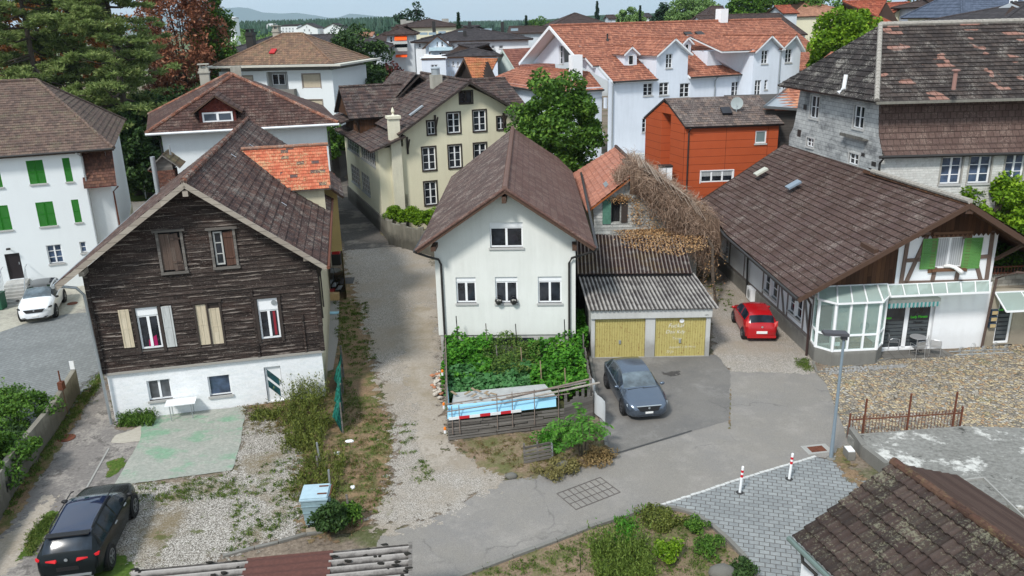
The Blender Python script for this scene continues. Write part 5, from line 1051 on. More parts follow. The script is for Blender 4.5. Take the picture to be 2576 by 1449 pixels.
q=O.q(1828,295,.9); mb=MB(); mb.extr([(q[0]-.35,.75,8.85),(q[0]+.35,.75,8.85),(q[0]+.35,1.45,9.2),(q[0]-.35,1.45,9.2)],(0,-.05,.12)); so_=mb.build('skylight', flat('dark_frame',(.02,.02,.025),.4), ro); mb=MB(); mb.extr([(q[0]-.25,.83,8.99),(q[0]+.25,.83,8.99),(q[0]+.25,1.38,9.27),(q[0]-.25,1.38,9.27)],(0,-.01,.03)); mb.build('pane', flat('painted_sky_reflection', hexc('8fb0c4'),.08, spec=.8), so_)  # pale sky reflection painted into the pane colour
dq=O.q(1854,278,1.0); dish=O.thing('satellite_dish','pale round satellite dish on the grey roof of the orange building','satellite dish'); dish.location=O.w(dq[0],1.1,8.95); dish.rotation_euler=(0,0, rad(-10)); mb=MB()
mb.lathe([(.001,.06),(.2,.05),(.42,0),(.43,-.02),(.2,.02),(.001,.03)],(0,0,.62),20, axis='y'); mb.build('dish', flat('dish_grey', hexc('a9b3b3'),.4), dish, smooth=50); mb=MB(); mb.tube([(0,.02,0),(0,.05,.6)],.03); mb.tube([(0,0,.35),(0,-.4,.45)],.015); mb.box(-.05,.05,-.46,-.36,.4,.5); mb.build('arm', m_grey, dish)
wh=O.thing('flue_cabinet','tall white sheet metal cabinet against the orange wall','cabinet'); wh.location=O.w(-1.1,.6,0); mb=MB(); mb.box(-.42,.42,-.3,.3,0,5.35); mb.build('casing', m_frame, wh); mb=MB(); mb.box(-.46,.46,-.34,.34,5.35,5.47); mb.build('cap', m_dark, wh); mb=MB(); mb.box(-.02,.02,-.32,-.3,3,5.3); mb.build('seam', m_grey, wh)
# ==== 10 long white building with orange roof
Wh=Fr((9.7,80),22); hW=Wh.thing('orange_roof_building','long white building with bright orange tiled roof, dormers and a double gabled bay','building'); pW=Pl((0,0),(1,0))
R_=lambda*a:Wh.R(*a)
wn=[R_(1619,210,1642,240), R_(1659,208,1682,239), R_(1711,210,1734,244), R_(1841,206,1860,240), R_(1616,298,1635,332)]; dw=R_(1676,136,1691,171)
mb=MB(); wall(mb, pW,[(0,-.3),(16.6,-.3),(16.6,9.95),(8.9,9.95),(8.9,12.2),(7.0,13.4),(5.3,12.1),(5.3,9.95),(0,9.95)], wn+[dw],.2)
wall(mb, Pl((0,17.8),(0,-1)),[(0,-.3),(17.8,-.3),(17.8,9.8),(7.8,14.6),(0,10.9)],[(17.8-10.8,17.8-10.0,11.0,12.9),(17.8-6.9,17.8-6.1,11.0,12.9),(17.8-1.9,17.8-1.5,7.2,8.2),(17.8-.9,17.8-.5,7.2,8.2),(17.8-1.5,17.8-1.1,3.8,4.8)],.2)
wall(mb, Pl((5.3,5),(0,-1)),[(0,9.9),(5,9.9),(5,12.1),(0,12.1)]); wall(mb, Pl((8.9,0),(0,1)),[(0,9.9),(5,9.9),(5,12.1),(0,12.1)])
wall(mb, Pl((28,0),(0,1)),[(0,-.3),(17.8,-.3),(17.8,10),(10,14.6),(0,9.8)])
BU=(15.1,20.9); BZ=11.5; bw=[Wh.R(1917,127,1931,160,-2.2), Wh.R(1977,124,1991,157,-2.2), Wh.R(1900,202,1913,241,-2.2), Wh.R(1924,201,1930,225,-2.2), Wh.R(1957,202,1962,219,-2.2), Wh.R(1971,203,1983,224,-2.2)]; pB=Pl((0,-2.2),(1,0))
wall(mb, pB,[(BU[0],-.3),(BU[1],-.3),(BU[1],12.1),(19.8,13.2),(18.3,12.1),(16.8,13.3),(BU[0],12.1)], bw,.2); wall(mb, Pl((BU[0],7),(0,-1)),[(0,-.3),(9.2,-.3),(9.2,12.2),(0,12.2)]); wall(mb, Pl((BU[1],-2.2),(0,1)),[(0,-.3),(9,-.3),(9,12.2),(0,12.2)]); mb.build('wall', m_bwhite, hW)
for w_ in wn+[dw]:window(hW, pW, w_,1,2,.07,.12)
for w_ in bw:window(hW, pB, w_,1 if w_[1]-w_[0]>.5 else 0,2,.07,.12)
for a in((17.8-10.8,17.8-10.0),(17.8-6.9,17.8-6.1)):window(hW, Pl((0,17.8),(0,-1)),(a[0], a[1],11.0,12.9),0,2,.07,.12)
un=MB(); r=MB(); og=-1.3
roofplane(r, un,[(.3,-.45,9.75),(5.2,-.45,9.75),(5.2,5.5,12.57),(.3,5.5,12.57)],.4,.045,.2)
roofplane(r, un,[(9.0,-.45,9.75),(15.9,-.45,9.75),(13.2,5.5,12.57),(9.0,5.5,12.57)],.4,.045,.2)
roofplane(r, un,[(-.4,2.4,11.12),(.3,2.4,11.12),(.3,5.5,12.57),(-.4,5.5,12.57)],.4,.045,.2)
roofplane(r, un,[(-1.3,4.0,11.86),(28.5,4.0,11.86),(28.5,10.3,14.9),(-1.3,10.3,14.9)],.4,.045,.2)
roofplane(r, un,[(28.5,18.6,10.9),(-1.3,18.6,10.9),(-1.3,10.3,14.9),(28.5,10.3,14.9)],.4,.045,.2)
roofplane(r, un,[(20.9,-.4,9.75),(28.5,-.4,9.75),(28.5,5,12.4),(20.9,5,12.4)],.4,.045,.2)
rw=r.build('roof', t_or, hW); un.build('eaves', m_white2, rw); rg=MB(); ridge(rg,(-1.3,10.3,14.95),(28.5,10.3,14.95),.13); rg.build('ridge_tiles', t_or, rw)
mb=MB(); mb.tube([(.2,-.55,9.72),(5.2,-.55,9.72)],.09); mb.build('gutter', m_dark, hW); mb=MB(); mb.tube([(9.0,-.55,9.72),(15.4,-.55,9.72)],.09); mb.build('gutter', m_dark, hW)
mb=MB(); mb.bar((-1.35,4.0,11.72),(-1.35,10.3,14.76),.08,.3); mb.bar((-1.35,18.6,10.76),(-1.35,10.3,14.76),.08,.3); mb.build('bargeboard', m_white2, rw)
# dormer roofs
def gabroof(parent, u0, um, u1, v0, v1, z0, zm, z1, mat, name='dormer_roof', row=.4, bm_=None, ov=.3):
 un=MB(); r=MB(); e0=(u0-ov, z0-ov*(zm-z0)/(um-u0)); e1=(u1+ov, z1-ov*(zm-z1)/(u1-um))
 roofplane(r, un,[(e0[0], v0, e0[1]),(um, v0, zm),(um, v1, zm),(e0[0], v1, e0[1])], row,.04,.14); roofplane(r, un,[(e1[0], v0, e1[1]),(e1[0], v1, e1[1]),(um, v1, zm),(um, v0, zm)], row,.04,.14)
 o=r.build(name, mat, parent); un.build('eaves', bm_ or m_white2, o); rg=MB(); ridge(rg,(um, v0, zm+.04),(um, v1, zm+.04),.1); rg.build('ridge_tiles', mat, o); return o
gabroof(hW,5.3,7.1,8.9,-.5,8,12.15,13.5,12.15, t_or); gabroof(hW, BU[0],16.8,18.35,-2.7,8,12.15,13.5,12.3, t_or, ov=.25); gabroof(hW,18.35,19.8, BU[1],-2.7,8,12.3,13.45,12.15, t_or, ov=.25)
un=MB(); r=MB(); roofplane(r, un,[(12.0,-1.2,12.1),(15.2,-1.9,12.1),(15.2,3.6,13.6),(12.0,5,13.6)],.4,.04,.14); o=r.build('dormer_roof', t_or, hW); un.build('eaves', m_white2, o)
mb=MB(); mb.face([(15.1,0,9.9),(15.1,7,9.9),(12.1,2.2,12.1),(15.1,-1.2,12.1)]); mb.box(12.2,15.1,1.4,6,10.5,12.05); mb.build('dormer_cheek', m_bwhite, hW)
# small dormers
for um, v, z, s_ in((3.7,2.2,12.75,1.0),(11.4,4.0,13.35,.75)):
 mb=MB(); mb.box(um-.7*s_, um+.7*s_, v, v+3, z-2.1*s_, z-.55*s_); mb.extr([(um-.7*s_, v, z-.55*s_),(um+.7*s_, v, z-.55*s_),(um, v, z)],(0,3,0)); d_=mb.build('dormer', m_bwhite, hW)
 gabroof(d_, um-.7*s_, um, um+.7*s_, v-.3, v+3.4, z-.5*s_, z+.08, z-.5*s_, t_or, ov=.25); window(d_, Pl((0, v-.02),(1,0)),(um-.3*s_, um+.3*s_, z-1.7*s_, z-.75*s_),0,0,.07,-.04)
for px_ in(1740.5,1769):q=Wh.q(px_,85,6.8); mb=MB(); zz=13.3; mb.extr([(q[0]-.45,6.4,13.1),(q[0]+.45,6.4,13.1),(q[0]+.45,7.8,13.78),(q[0]-.45,7.8,13.78)],(0,-.06,.14)); s_=mb.build('skylight', m_dark, rw); mb=MB(); mb.extr([(q[0]-.33,6.55,13.29),(q[0]+.33,6.55,13.29),(q[0]+.33,7.65,13.84),(q[0]-.33,7.65,13.84)],(0,-.01,.03)); mb.build('pane', flat('painted_sky_glass', hexc('a3bcc4'),.1, spec=.8), s_)  # pane's flat pale blue paints in the reflected sky
q=Wh.q(1811,62,10.3); chimney(hW, q[0]+.2,10.3,14,16.2,.5, False, m_frame);
for px_, v in((1528,7.0),(1635,1.4),(1813,5.5)):
 q=Wh.q(px_,170 if v<3 else 85, v); mb=MB(); zz=9.95+v*.482; mb.lathe([(.2, zz-.1),(.09, zz+.2),(.09, zz+.6),(.14, zz+.65),(.001, zz+.7)],(q[0], v,0),8); mb.build('vent_pipe', m_dark, rw)
pipe(hW,[(.45,-.5,9.6),(.45,-.1,9.3),(.45,-.1,0)],.08, m_grey); pipe(hW,[(12.2,-.5,9.6),(12.2,-.1,9.3),(12.2,-.1,5)],.07, m_grey); pipe(hW,[(18.3,-2.3,12.0),(18.3,-2.3,5)],.07, m_grey)
# low wing at the gable foot, white flue
mb=MB(); mb.box(-5.2,-.02,1.2,19,-.3,9.2); mb.build('side_wing_wall', m_bwhite, hW)
un=MB(); r=MB()
roofplane(r, un,[(-5.6,.9,8.95),(.0,.9,8.95),(.0,3.9,10.5),(-2.6,3.9,10.5)],.4,.04,.2); roofplane(r, un,[(-5.6,19.4,8.95),(-5.6,.9,8.95),(-2.6,3.9,10.5),(-2.6,16.4,10.5)],.4,.04,.2); roofplane(r, un,[(-2.6,3.9,10.5),(0,3.9,10.5),(0,16.4,10.55),(-2.6,16.4,10.5)],.4,.04,.2)
o=r.build('wing_roof', t_or, hW); un.build('eaves', m_white2, o); mb=MB(); mb.tube([(-5.7,.8,8.93),(0,.8,8.93)],.09); mb.tube([(-5.7,.8,8.93),(-5.7,19.4,8.93)],.09); mb.build('gutter', m_dark, hW)
q=Wh.q(1448,205,3.0); mb=MB(); mb.box(q[0]-.55, q[0]+.55,2.6,3.4,8.9, Wh.q(1448,138,3)[1]); mb.build('white_flue', m_frame, hW)
# terrace with railing in front
tr=thing('raised_terrace','white walled raised terrace with thin metal railing before the white building','terrace',(9.2,74,0)); zt_=2.6
mb=MB(); mb.box(0,9,0,7,0, zt_); mb.build('terrace_wall', m_white2, tr); mb=MB(); mb.box(-.1,9,-.1,7, zt_, zt_+.12); mb.build('coping', m_concl, tr)
mb=MB(); mb.tube([(0,0, zt_+1.1),(9,0, zt_+1.1)],.03,5); mb.tube([(0,0, zt_+.2),(9,0, zt_+.2)],.02,5)
for k in range(61):mb.tube([(k*.15,0, zt_+.1),(k*.15,0, zt_+1.1)],.02 if k%10==0 else .008,4)
mb.build('railing', m_grey, tr)
# ==== 11 mansard house, right
Mf=Fr((19.6,42.7),0); hM=Mf.thing('mansard_house','tall house with patched grey mansard roof, stained shingle gable and pale shingle front','house'); pM=Pl((0,0),(1,0))
mwn=[Mf.R(2372,395,2413,462), Mf.R(2443,392,2486,460), Mf.R(2533,389,2570,452)]; mwn.append((mwn[2][0]+2.3, mwn[2][1]+2.3, mwn[2][2], mwn[2][3]))
mb=MB(); siding(mb, pM,[(0,5.3),(14,5.3),(14,8.35),(0,8.35)], mwn,.13,.012,.002, reveal=.18); mb.build('front_wall', m_shingw, hM)
for w_ in mwn:window(hM, pM, w_,1,2,.07,.1, gm=m_glass2, trim=(flat('grey_trim', hexc('99968f'),.7),.09))
mb=MB(); wall(mb, Pl((0,.6),(1,0)),[(0,0),(14,0),(14,5.3),(0,5.3)]); mb.build('lower_wall', m_woodl, hM)
# west gable: from the front corner back, leaning mansard outline
WD=Vector((-1.3,10.6)).normalized(); Lw=10.7; pX=Pl((-1.31,10.6),(1.31,-10.6))
C0, C1=Lw-0,0.0
ol=[(0,3.0),(Lw,3.0),(Lw,8.3)]
MP=[(-.38,8.3),(.08,8.75),(.42,9.4),(.6,10.2),(.68,11.12)]
for _y, _z in MP[1:]:ol.append((Lw-_y, _z))
for t in range(6,-1,-1):f=t/6; ol.append((1.0*(f**.45)-.0,8.0+3.1*f))
hx=lambda x0, y0, x1, y1:None
def wq(x, y):
 d=ray(x, y); o=Vector((0,0, CAM_H)); n=Mf.d*pX.n.x+Mf.n*pX.n.y; p0=Mf.w(pX.p.x, pX.p.y); t=(p0-o).dot(n)/d.dot(n); p=o+d*t; a=(p-p0).dot(Mf.d*pX.d.x+Mf.n*pX.d.y); return a, p.z
def WR(x0, y0, x1, y1):a=wq(x0, y0); b=wq(x1, y1); return(a[0], b[0], b[1], a[1])
gw_=[WR(2041,239,2058,300), WR(2151,264,2171,326), WR(2030,345,2046,372), WR(2137,383,2158,418)]
mb=MB(); wall(mb, pX, ol, gw_,.16); mb.build('gable_wall', m_shingd, hM)
for w_ in gw_:window(hM, pX, w_,1,0 if w_[3]-w_[2]>1.8 else 1,.06,.08, gm=curtain_glass('striped_curtain',(.4,.42,.44))if w_[3]-w_[2]>1.5 else None, trim=(m_sill,.08))
mb=MB(); a0=WR(2127,332,2185,352); mb.box(a0[0], a0[1],-.35,-.3, a0[2], a0[3], tf=lambda x, d, z:pX(x, d, z)); mb.box(a0[0], a0[1],-.35,0, a0[2]-.05, a0[2], tf=lambda x, d, z:pX(x, d, z)); mb.build('flower_box', planks('slatted_grey',[hexc('77756f'), hexc('5b5954')],.12,3, True), hM)
for x0, y0, x1, y1 in((2022,262,2029,277),(2007,325,2014,345),(2167,384,2175,395),(2193,405,2203,420)):q_=WR(x0, y0, x1, y1); mb=MB(); mb.box(q_[0], q_[1],-.01,.05, q_[2], q_[3], tf=lambda x, d, z:pX(x, d, z)); mb.build('vent_hole', m_dark, hM)
un=MB(); r=MB()
EV=11.15; rdg=(7.0,5.4,14.75)
f0=(-.55,-.05, EV); r0_=(1.35+.3,5.2,14.75)
roofplane(r, un,[(-.75,-.35, EV-.05),(15,-.35, EV-.05),(15,5.3,14.75),(1.5,5.3,14.75)],.34,.04,.16)
o1=r.build('upper_roof', t_man, hM); un.build('eaves', m_dark, o1); un=MB(); r=MB()
roofplane(r, un,[(-2.2,11.0, EV-.0),(-.75,-.35, EV-.05),(1.5,5.3,14.75)],.34,.04,.16); o2=r.build('hip_roof', tiles('hip_dark',[hexc('3a3433'), hexc('443d3b'), hexc('322d2c')],.34,.34,.5, joint=.5, lichen=hexc('b5b0a6'), lamt=.1), hM); un.build('eaves', m_dark, o2)
un=MB(); r=MB(); roofplane(r, un,[(15,11, EV),(-2.2,11.0, EV),(1.5,5.3,14.75),(15,5.3,14.75)],.34,.04,.16); r.build('rear_roof', t_man, hM)
ml=flat('lichen_ridge', hexc('97928a'),.9, var=.5, scale=9); rg=MB(); ridge(rg,(1.5,5.3,14.8),(15,5.3,14.8),.14,.35); rg.build('ridge_tiles', ml, o1); rg=MB(); ridge(rg,(-.72,-.3, EV+.03),(1.5,5.3,14.8),.13,.3); rg.build('hip_tiles', ml, o1)
r=MB(); prof=[(.0,8.28,-.35),(.0,8.65,.0),(.0,9.2,.28),(.0,9.9,.5),(.0,11.05,.62)]; prof=[(-.38,8.3),(.08,8.75),(.42,9.4),(.6,10.2),(.68,11.05)]
acc=0
for(y0, z0),(y1, z1)in zip(prof[:-1], prof[1:]):
 s_=math.hypot(y1-y0, z1-z0); ua, ub=-.45+(y0+.38)*.0,-.45
 nrow=max(1, round(s_/.31))
 roofplane(r, None,[(-.06-.124*y0, y0, z0),(15, y0, z0),(15, y1, z1),(-.06-.124*y1, y1, z1)], s_/nrow+1e-4,.03,.1, v0=acc); acc+=s_
r.build('lower_roof', t_manl, hM)
mb=MB(); mb.tube([(-.3,-.42,8.28),(15,-.42,8.28)],.09); mb.build('gutter', m_dark, hM); mb=MB(); mb.box(-.75,15,-.42,-.28,10.98,11.12); mb.build('gutter', flat('lichen_gutter', hexc('77746c'),.9, var=.5, scale=7), hM)
pipe(hM,[(-.1,-.45,8.2),(-.1,-.1,7.9),(-.1,-.1,6.5)],.06, m_dark)
un=MB(); q=Mf.q(2122,225,0);
p_=W(2122,225,11.9)-Mf.o; mb=MB(); mb.tube([(p_.x-.25, p_.y,11.75),(p_.x, p_.y,11.95),(p_.x+.05, p_.y,12.6)],.1,8); mb.build('vent_pipe', m_frame, hM); p_=W(2400,215,11.9)-Mf.o; mb=MB(); mb.tube([(p_.x, p_.y,11.7),(p_.x, p_.y,12.6)],.1,8); mb.lathe([(.2,12.6),(.2,12.66),(.001,12.7)],(p_.x, p_.y,0),8); mb.build('vent_pipe', flat('pink_clay', hexc('96736a'),.8), hM)
# orange-tiled roof behind
OR=thing('orange_shed_roof_building','low building with pale orange tiled roof squeezed behind the mansard house','building',(0,0,0)); un=MB(); r=MB()
a_, b_, c_, d_=WY(1921,266,58), WY(2012,292,58), WY(2150,133,68), WY(2090,131,68)
OR.location=(a_.x, a_.y,0); o_=Vector(OR.location); roofplane(r, un,[a_-o_, b_-o_+Vector((6,0,0)), c_-o_+Vector((6,0,0)), d_-o_],.42,.05,.2); ro_=r.build('roof', tiles('roof_orange_pale',[hexc('b0745c'), hexc('ba7f65'), hexc('a06a55'), hexc('926252'), hexc('c48c6d')],.28,.4,.3, joint=.35), OR); un.build('eaves', m_grey, ro_)
mb=MB(); mb.box(.3,12,.6,12,0, a_.z-.3); mb.build('wall', planks('grey_wall_boards',[hexc('4c4845'), hexc('5b5652')],.2,3), OR)
# ==== 12 half-timbered house
T=Fr((14.1,35.85),3); hT=T.thing('half_timbered_house','half timbered house with huge brown roof, green shutters and a glazed corner porch','house'); pT=Pl((0,0),(1,0))
BZ=3.3; tw=T.R(2357,597,2420,672); RX=5.95; RT=7.45
mb=MB(); gd_=[T.R(2222,762,2340,868)]; gd_[0]=(gd_[0][0], gd_[0][1],.08, gd_[0][3])
wall(mb, pT,[(0,-.2),(8.5,-.2),(8.5, BZ),(0, BZ)], gd_,.25); wall(mb, pT,[(3.75, BZ+.003),(8.4, BZ+.003),(8.4,5.75),(3.75,5.75)],[tw],.15)
pS=Pl((0.0,19),(0,-1)); sw=[(2.5,3.2,1.3,2.6),(5.5,6.2,1.3,2.6),(12.6,13.4,1.2,2.7),(13.7,14.5,1.2,2.7),(16.1,16.8,1.25,2.7),(17.0,17.7,1.25,2.7)]
wall(mb, pS,[(0,-.2),(19,-.2),(19,3.7),(0,3.7)], sw,.15); mb.build('wall', m_white2, hT)
for w_ in sw:window(hT, pS, w_,0,2,.06,.08)
mb=MB(); mb.box(-.06,.0,.02,19,-.2,.75); mb.build('plinth', m_conc, hT)
mb=MB(); m_bg=flat('grey_side_beam', hexc('77706c'),.8, var=.2)
for a in(3.5,4.6,6.6,9.3,12.4,14.7,15.9,17.9,18.9):mb.box(a, a+.14,-.03,.0,.75,3.6, tf=lambda x, d, z:pS(x, d, z))
for z in(.78,2.75):mb.box(0,19,-.034,0, z, z+.12, tf=lambda x, d, z:pS(x, d, z))
mb.bar(pS(14.9,-.04,2.75), pS(15.7,-.04,.9),.1,.06); mb.bar(pS(18.0,-.04,2.75), pS(18.8,-.04,.9),.1,.06); mb.build('side_beams', m_bg, hT)
# gable framing
mb=MB(); bx=lambda a, b_, w_=.15:mb.bar(pT(a[0],-.03, a[1]), pT(b_[0],-.03, b_[1]),.07, w_, up=(0,0,1))
G_=lambda x, y:T.q(x, y)
for a, b_ in(((2265,714),(2284,600)),((2268,711),(2480,706)),((2480,706),(2497,580)),((2277,712),(2336,583)),((2276,655),(2326,652)),((2343,711),(2352,672)),((2403,709),(2412,670)),((2434,583),(2466,705)),((2447,647),(2487,644)),((2352,600),(2356,583)),((2427,600),(2428,583)),((2284,600),(2330,583))):
 A_, B_=G_(*a), G_(*b_); mb.bar(pT(A_[0],-.035, A_[1]), pT(B_[0],-.035, B_[1]),.07,.17)
mb.build('gable_beams', m_beam, hT)
mb=MB(); mb.box(tw[0]-.22, tw[0],-.08,.0, tw[2]-.2, tw[3]+.25); mb.box(tw[1], tw[1]+.22,-.08,.0, tw[2]-.2, tw[3]+.25); mb.box(tw[0], tw[1],-.08,.0, tw[3], tw[3]+.25); mb.box(tw[0]-.1, tw[1]+.1,-.2,.0, tw[2]-.12, tw[2]); mb.build('window_casing', flat('brown_casing', hexc('6a4c38'),.7), hT)
w_=window(hT, pT, tw,1,0,.07,.06, gm=curtain_glass('white_net_curtain',(.62,.64,.66)), sill=False)
q0, q1=T.q(2321,600), T.q(2349,675); shutter(hT, pT,(q0[0], q1[0]-.02, q1[1], q0[1]), m_green2, True,-.1,.04); q0, q1=T.q(2428,598), T.q(2447,674); shutter(hT, pT,(q0[0]-.05, q0[0]+.82, q1[1], q0[1]), m_green2, True,-.1,.04)
mb=MB(); wall(mb, Pl((0,.0),(1,0)),[(-.0, BZ+.01),(3.72, BZ+.01),(3.72,5.9),(3.2,5.62),(0,3.45)]); wall(mb, Pl((0,-.06),(1,0)),[(3.2,5.7),(9.3,5.7),(5.95,7.35)]); mb.build('gable_boards', m_timber, hT)
mb=MB(); n=20
for k in range(n):a=4.0+k*.22; mb.extr([(a,-.09,5.72),(a+.22,-.09,5.72),(a+.11,-.09,5.58)],(0,.03,0))
mb.build('scalloped_trim', m_timber, hT)
un=MB(); r=MB(); rt=lambda v:RX-.085*(v+1.5)
roofplane(r, un,[(-1.42,-1.5,3.45),(RX-.1,-1.5,7.5),(5.0,17.7,7.35),(-.95,16.0,4.2),(-1.45,8.8,3.75)],.34,.035,.16); oT=r.build('roof', t_tim, hT); un.build('eaves', m_brown, oT)
un=MB(); r=MB(); roofplane(r, un,[(12.2,-1.5,3.6),(12.2,7,3.6),(RX-.75,7,7.5),(RX-.1,-1.5,7.5)],.34,.035,.16); oT2=r.build('roof', t_tim, hT); un.build('eaves', m_timber, oT2)
rg=MB(); ridge(rg,(RX-.1,-1.5,7.56),(RX-.7,6.2,7.56),.12,.3); rg.build('ridge_tiles', ml, oT)
mb=MB(); mb.bar((-1.45,-1.53,3.32),(RX-.1,-1.53,7.36),.06,.2); mb.bar((12.2,-1.53,3.47),(RX-.1,-1.53,7.36),.06,.24); mb.box(RX-.25, RX+.1,-1.5,0,7.0,7.22); mb.box(1.9,2.1,-1.3,0,5.3,5.5); mb.box(8.9,9.1,-1.4,0,5.35,5.6); mb.bar((8.45,0,4.4),(8.95,-1.0,5.35),.14,.14, up=(1,0,0)); mb.build('bargeboard', m_brown, oT)
for px_ in((1995,480),(1911,482)):p_=W(px_[0], px_[1],5.8); a=T.h(px_[0], px_[1],5.9 if px_[0]>1950 else 5.0); zz=3.45+(a[0]+1.4+.077*(a[1]+1.5))*.556; mb=MB(); mb.extr([(a[0]-.35, a[1]-.3, zz-.12),(a[0]+.35, a[1]-.3, zz+.26),(a[0]+.35, a[1]+.3, zz+.26),(a[0]-.35, a[1]+.3, zz-.12)],(-.04,0,.1)); mb.build('skylight', flat('zinc_skylight', hexc('7d8a96')if px_[0]>1950 else hexc('b9b9ac'),.4), oT)
pipe(hT,[(-1.5,-1.55,3.4),(-1.55,8.8,3.65),(-1.05,16,4.1)],.08, m_dark,'gutter'); pipe(hT,[(-1.45,-1.3,3.3),(-1.0,-.9,3.2),(-.5,-.35,3.0),(-.2,-.1,2.6),(-.18,-.08,0)],.06, flat('brown_pipe',(.05,.03,.027),.5)); pipe(hT,[(-1.5,8.5,3.6),(-.2,8.7,3.1),(-.1,8.7,0)],.06, m_dark); pipe(hT,[(11.5,-1.4,3.7),(9.2,-.5,3.9),(8.6,-.1,3.5),(8.5,-.1,1.8),(8.42,-.1,0)],.06, flat('brown_pipe2',(.09,.06,.05),.5))
# glass door with salon lettering
u0, u1, z0, z1=gd_[0]; mid=T.q(2286,800)[0]; mb=MB()
for a, b_ in((u0, u0+.07),(mid-.1, mid+.1),(u1-.12, u1)):mb.box(a, b_,.18,.24, z0, z1)
mb.box(u0, u1,.18,.24, z1-.08, z1); mb.box(u0, u1,.18,.24, z0-.02, z0+.06); gdo=mb.build('glass_door', m_frame, hT); mb=MB(); mb.box(u0+.05, u1-.05,.2,.22, z0, z1); mb.build('pane', glass_dark('dark_shop_glass',(.014,.016,.02)), gdo)
m_lime=flat('lime_lettering',(.07,.5,.03),.5); m_band=flat('grey_film',(.07,.08,.085),.4)
for(a, b_), tx, al in(((u0+.08, mid-.12),('Fitness','assage','er Plate'),'LEFT'),((mid+.12, u1-.14),('Lady Fitness','Massage','Power Plate'),'CENTER')):
 mb=MB()
 for k in range(7):zc=z0+.12+k*.185; mb.box(a, b_,.19,.198, zc, zc+.14)
 mb.build('film_band', m_band, gdo); cx_=(a+b_)/2 if al=='CENTER' else a+.05
 text(gdo, tx[0],.17,(cx_,.186, z0+1.5), m_lime, align=al, bold=.004); text(gdo, tx[1],.15,(cx_,.186, z0+1.24), m_black, align=al, bold=.004); text(gdo, tx[2],.15,(cx_,.186, z0+.87), m_black, align=al, bold=.004)
 # striped awning (rolled up)
aw=T.thing('striped_awning','rolled awning with turquoise and white scalloped valance above the glass door','awning'); q0, q1=T.q(2229,762,-.35), T.q(2372,757,-.35); a0, a1, az=3.4, q1[0]-.1, q1[1]-.02
mb=MB(); mb.box(a0, a1,-.35,-.05, az, az+.16); mb.build('awning_box', plaster('grimy_white', hexc('b9b8b2'), hexc('55534e'),.7), aw); m_teal=flat('turquoise_cloth', hexc('5fb0ae'),.8); m_wc=flat('white_cloth', hexc('d5d8d4'),.8)
for mt, nm, ph in((m_teal,'teal_stripes',0),(m_wc,'white_stripes',1)):
 mb=MB(); n=26; w_=(a1-a0)/n
 for k in range(ph, n,2):x=a0+k*w_; mb.extr([(x,-.36, az),(x,-.36, az-.2),(x+w_*.5,-.36, az-.26),(x+w_,-.36, az-.2),(x+w_,-.36, az)],(0,.01,0))
 mb.build(nm, mt, aw)
 # glass canopy along the front
cn=T.thing('glass_canopy','white framed sloping glass canopy along the timbered front','canopy'); m_cg=clear_glass('canopy_glass',(.8,.9,.87),.2,.38); k0=3.35
def glazed(parent, P, nb, mat_g, fr=.05, name='roof_glass'):
 A_, B_, C_, D_=[Vector(p)for p in P]; g=MB(); g.extr([A_, B_, C_, D_],(0,0,.012)); g.build(name, mat_g, parent); f_=MB()
 f_.bar(A_, B_, fr*1.5, fr*1.5); f_.bar(D_, C_, fr*1.5, fr*1.5)
 for k in range(nb+1):t=k/nb; f_.bar(A_.lerp(B_, t), D_.lerp(C_, t), fr, fr)
 f_.build('frame', m_frame, parent)
glazed(cn,[(3.1,-1.0,3.14),(7.75,-1.0,3.14),(8.3,-.05,3.38),(3.4,-.05,3.38)],7, m_cg)
# glazed bay porch
gp=T.thing('glass_porch','white framed glazed bay porch on a low concrete wall beside the lamp post','conservatory'); fp=[T.h(2032,899.5,0), T.h(2082,922,0), T.h(2207,894.5,0), T.h(2227,874,0)]
fp=[(.05,-.05), fp[0], fp[1], fp[2],(fp[3][0],-.1)]; fp[1]=(.05,-.6); fp=[(-.02,.0),(-.12,-.75),(.4,-1.42),(2.5,-1.42),(3.12,-.75),(3.35,0)]
mb=MB()
for a, b_ in zip(fp[:-1], fp[1:]):
 p=Pl(a,(b_[0]-a[0], b_[1]-a[1])); Ln=math.hypot(b_[0]-a[0], b_[1]-a[1]); mb.box(0, Ln,0,.15,-.1,.72, tf=lambda x, d, z:p(x, d, z))
mb.build('base_wall', plaster('grey_base', hexc('9a9993'), hexc('4a4844'),.4), gp)
mb=MB(); mb.face([(*p,.5)for p in fp]); mb.build('porch_floor', m_concl, gp)
f_=MB(); g_=MB(); zt2=3.08
for i,(a, b_)in enumerate(zip(fp[:-1], fp[1:])):
 p=Pl(a,(b_[0]-a[0], b_[1]-a[1])); Ln=math.hypot(b_[0]-a[0], b_[1]-a[1]); tf=lambda x, d, z:p(x, d, z)
 g_.box(0, Ln,.05,.06,.72, zt2, tf=tf); nn=3 if Ln>2 else 1
 for z in(.72,1.45, zt2-.08):f_.box(0, Ln,.0,.08, z, z+.08, tf=tf)
 for k in range(nn+1):x=Ln*k/nn; f_.box(x-.045, x+.045,-.005,.085,.72, zt2, tf=tf)
g_.build('glazing', clear_glass('porch_glass',(.84,.92,.9),.12,.12), gp); f_.build('frame', m_frame, gp)
mb=MB(); z2=3.42; top=[(0,0),(3.65,0)]
m_=m_cg
rp_=MB(); ft=MB()
T0, T1=(.1,-.02, z2),(3.4,-.02, z2)
Pt=[(fp[1][0]-.05, fp[1][1], zt2),(fp[2][0], fp[2][1]-.08, zt2),(fp[3][0], fp[3][1]-.08, zt2),(fp[4][0]+.05, fp[4][1], zt2)]
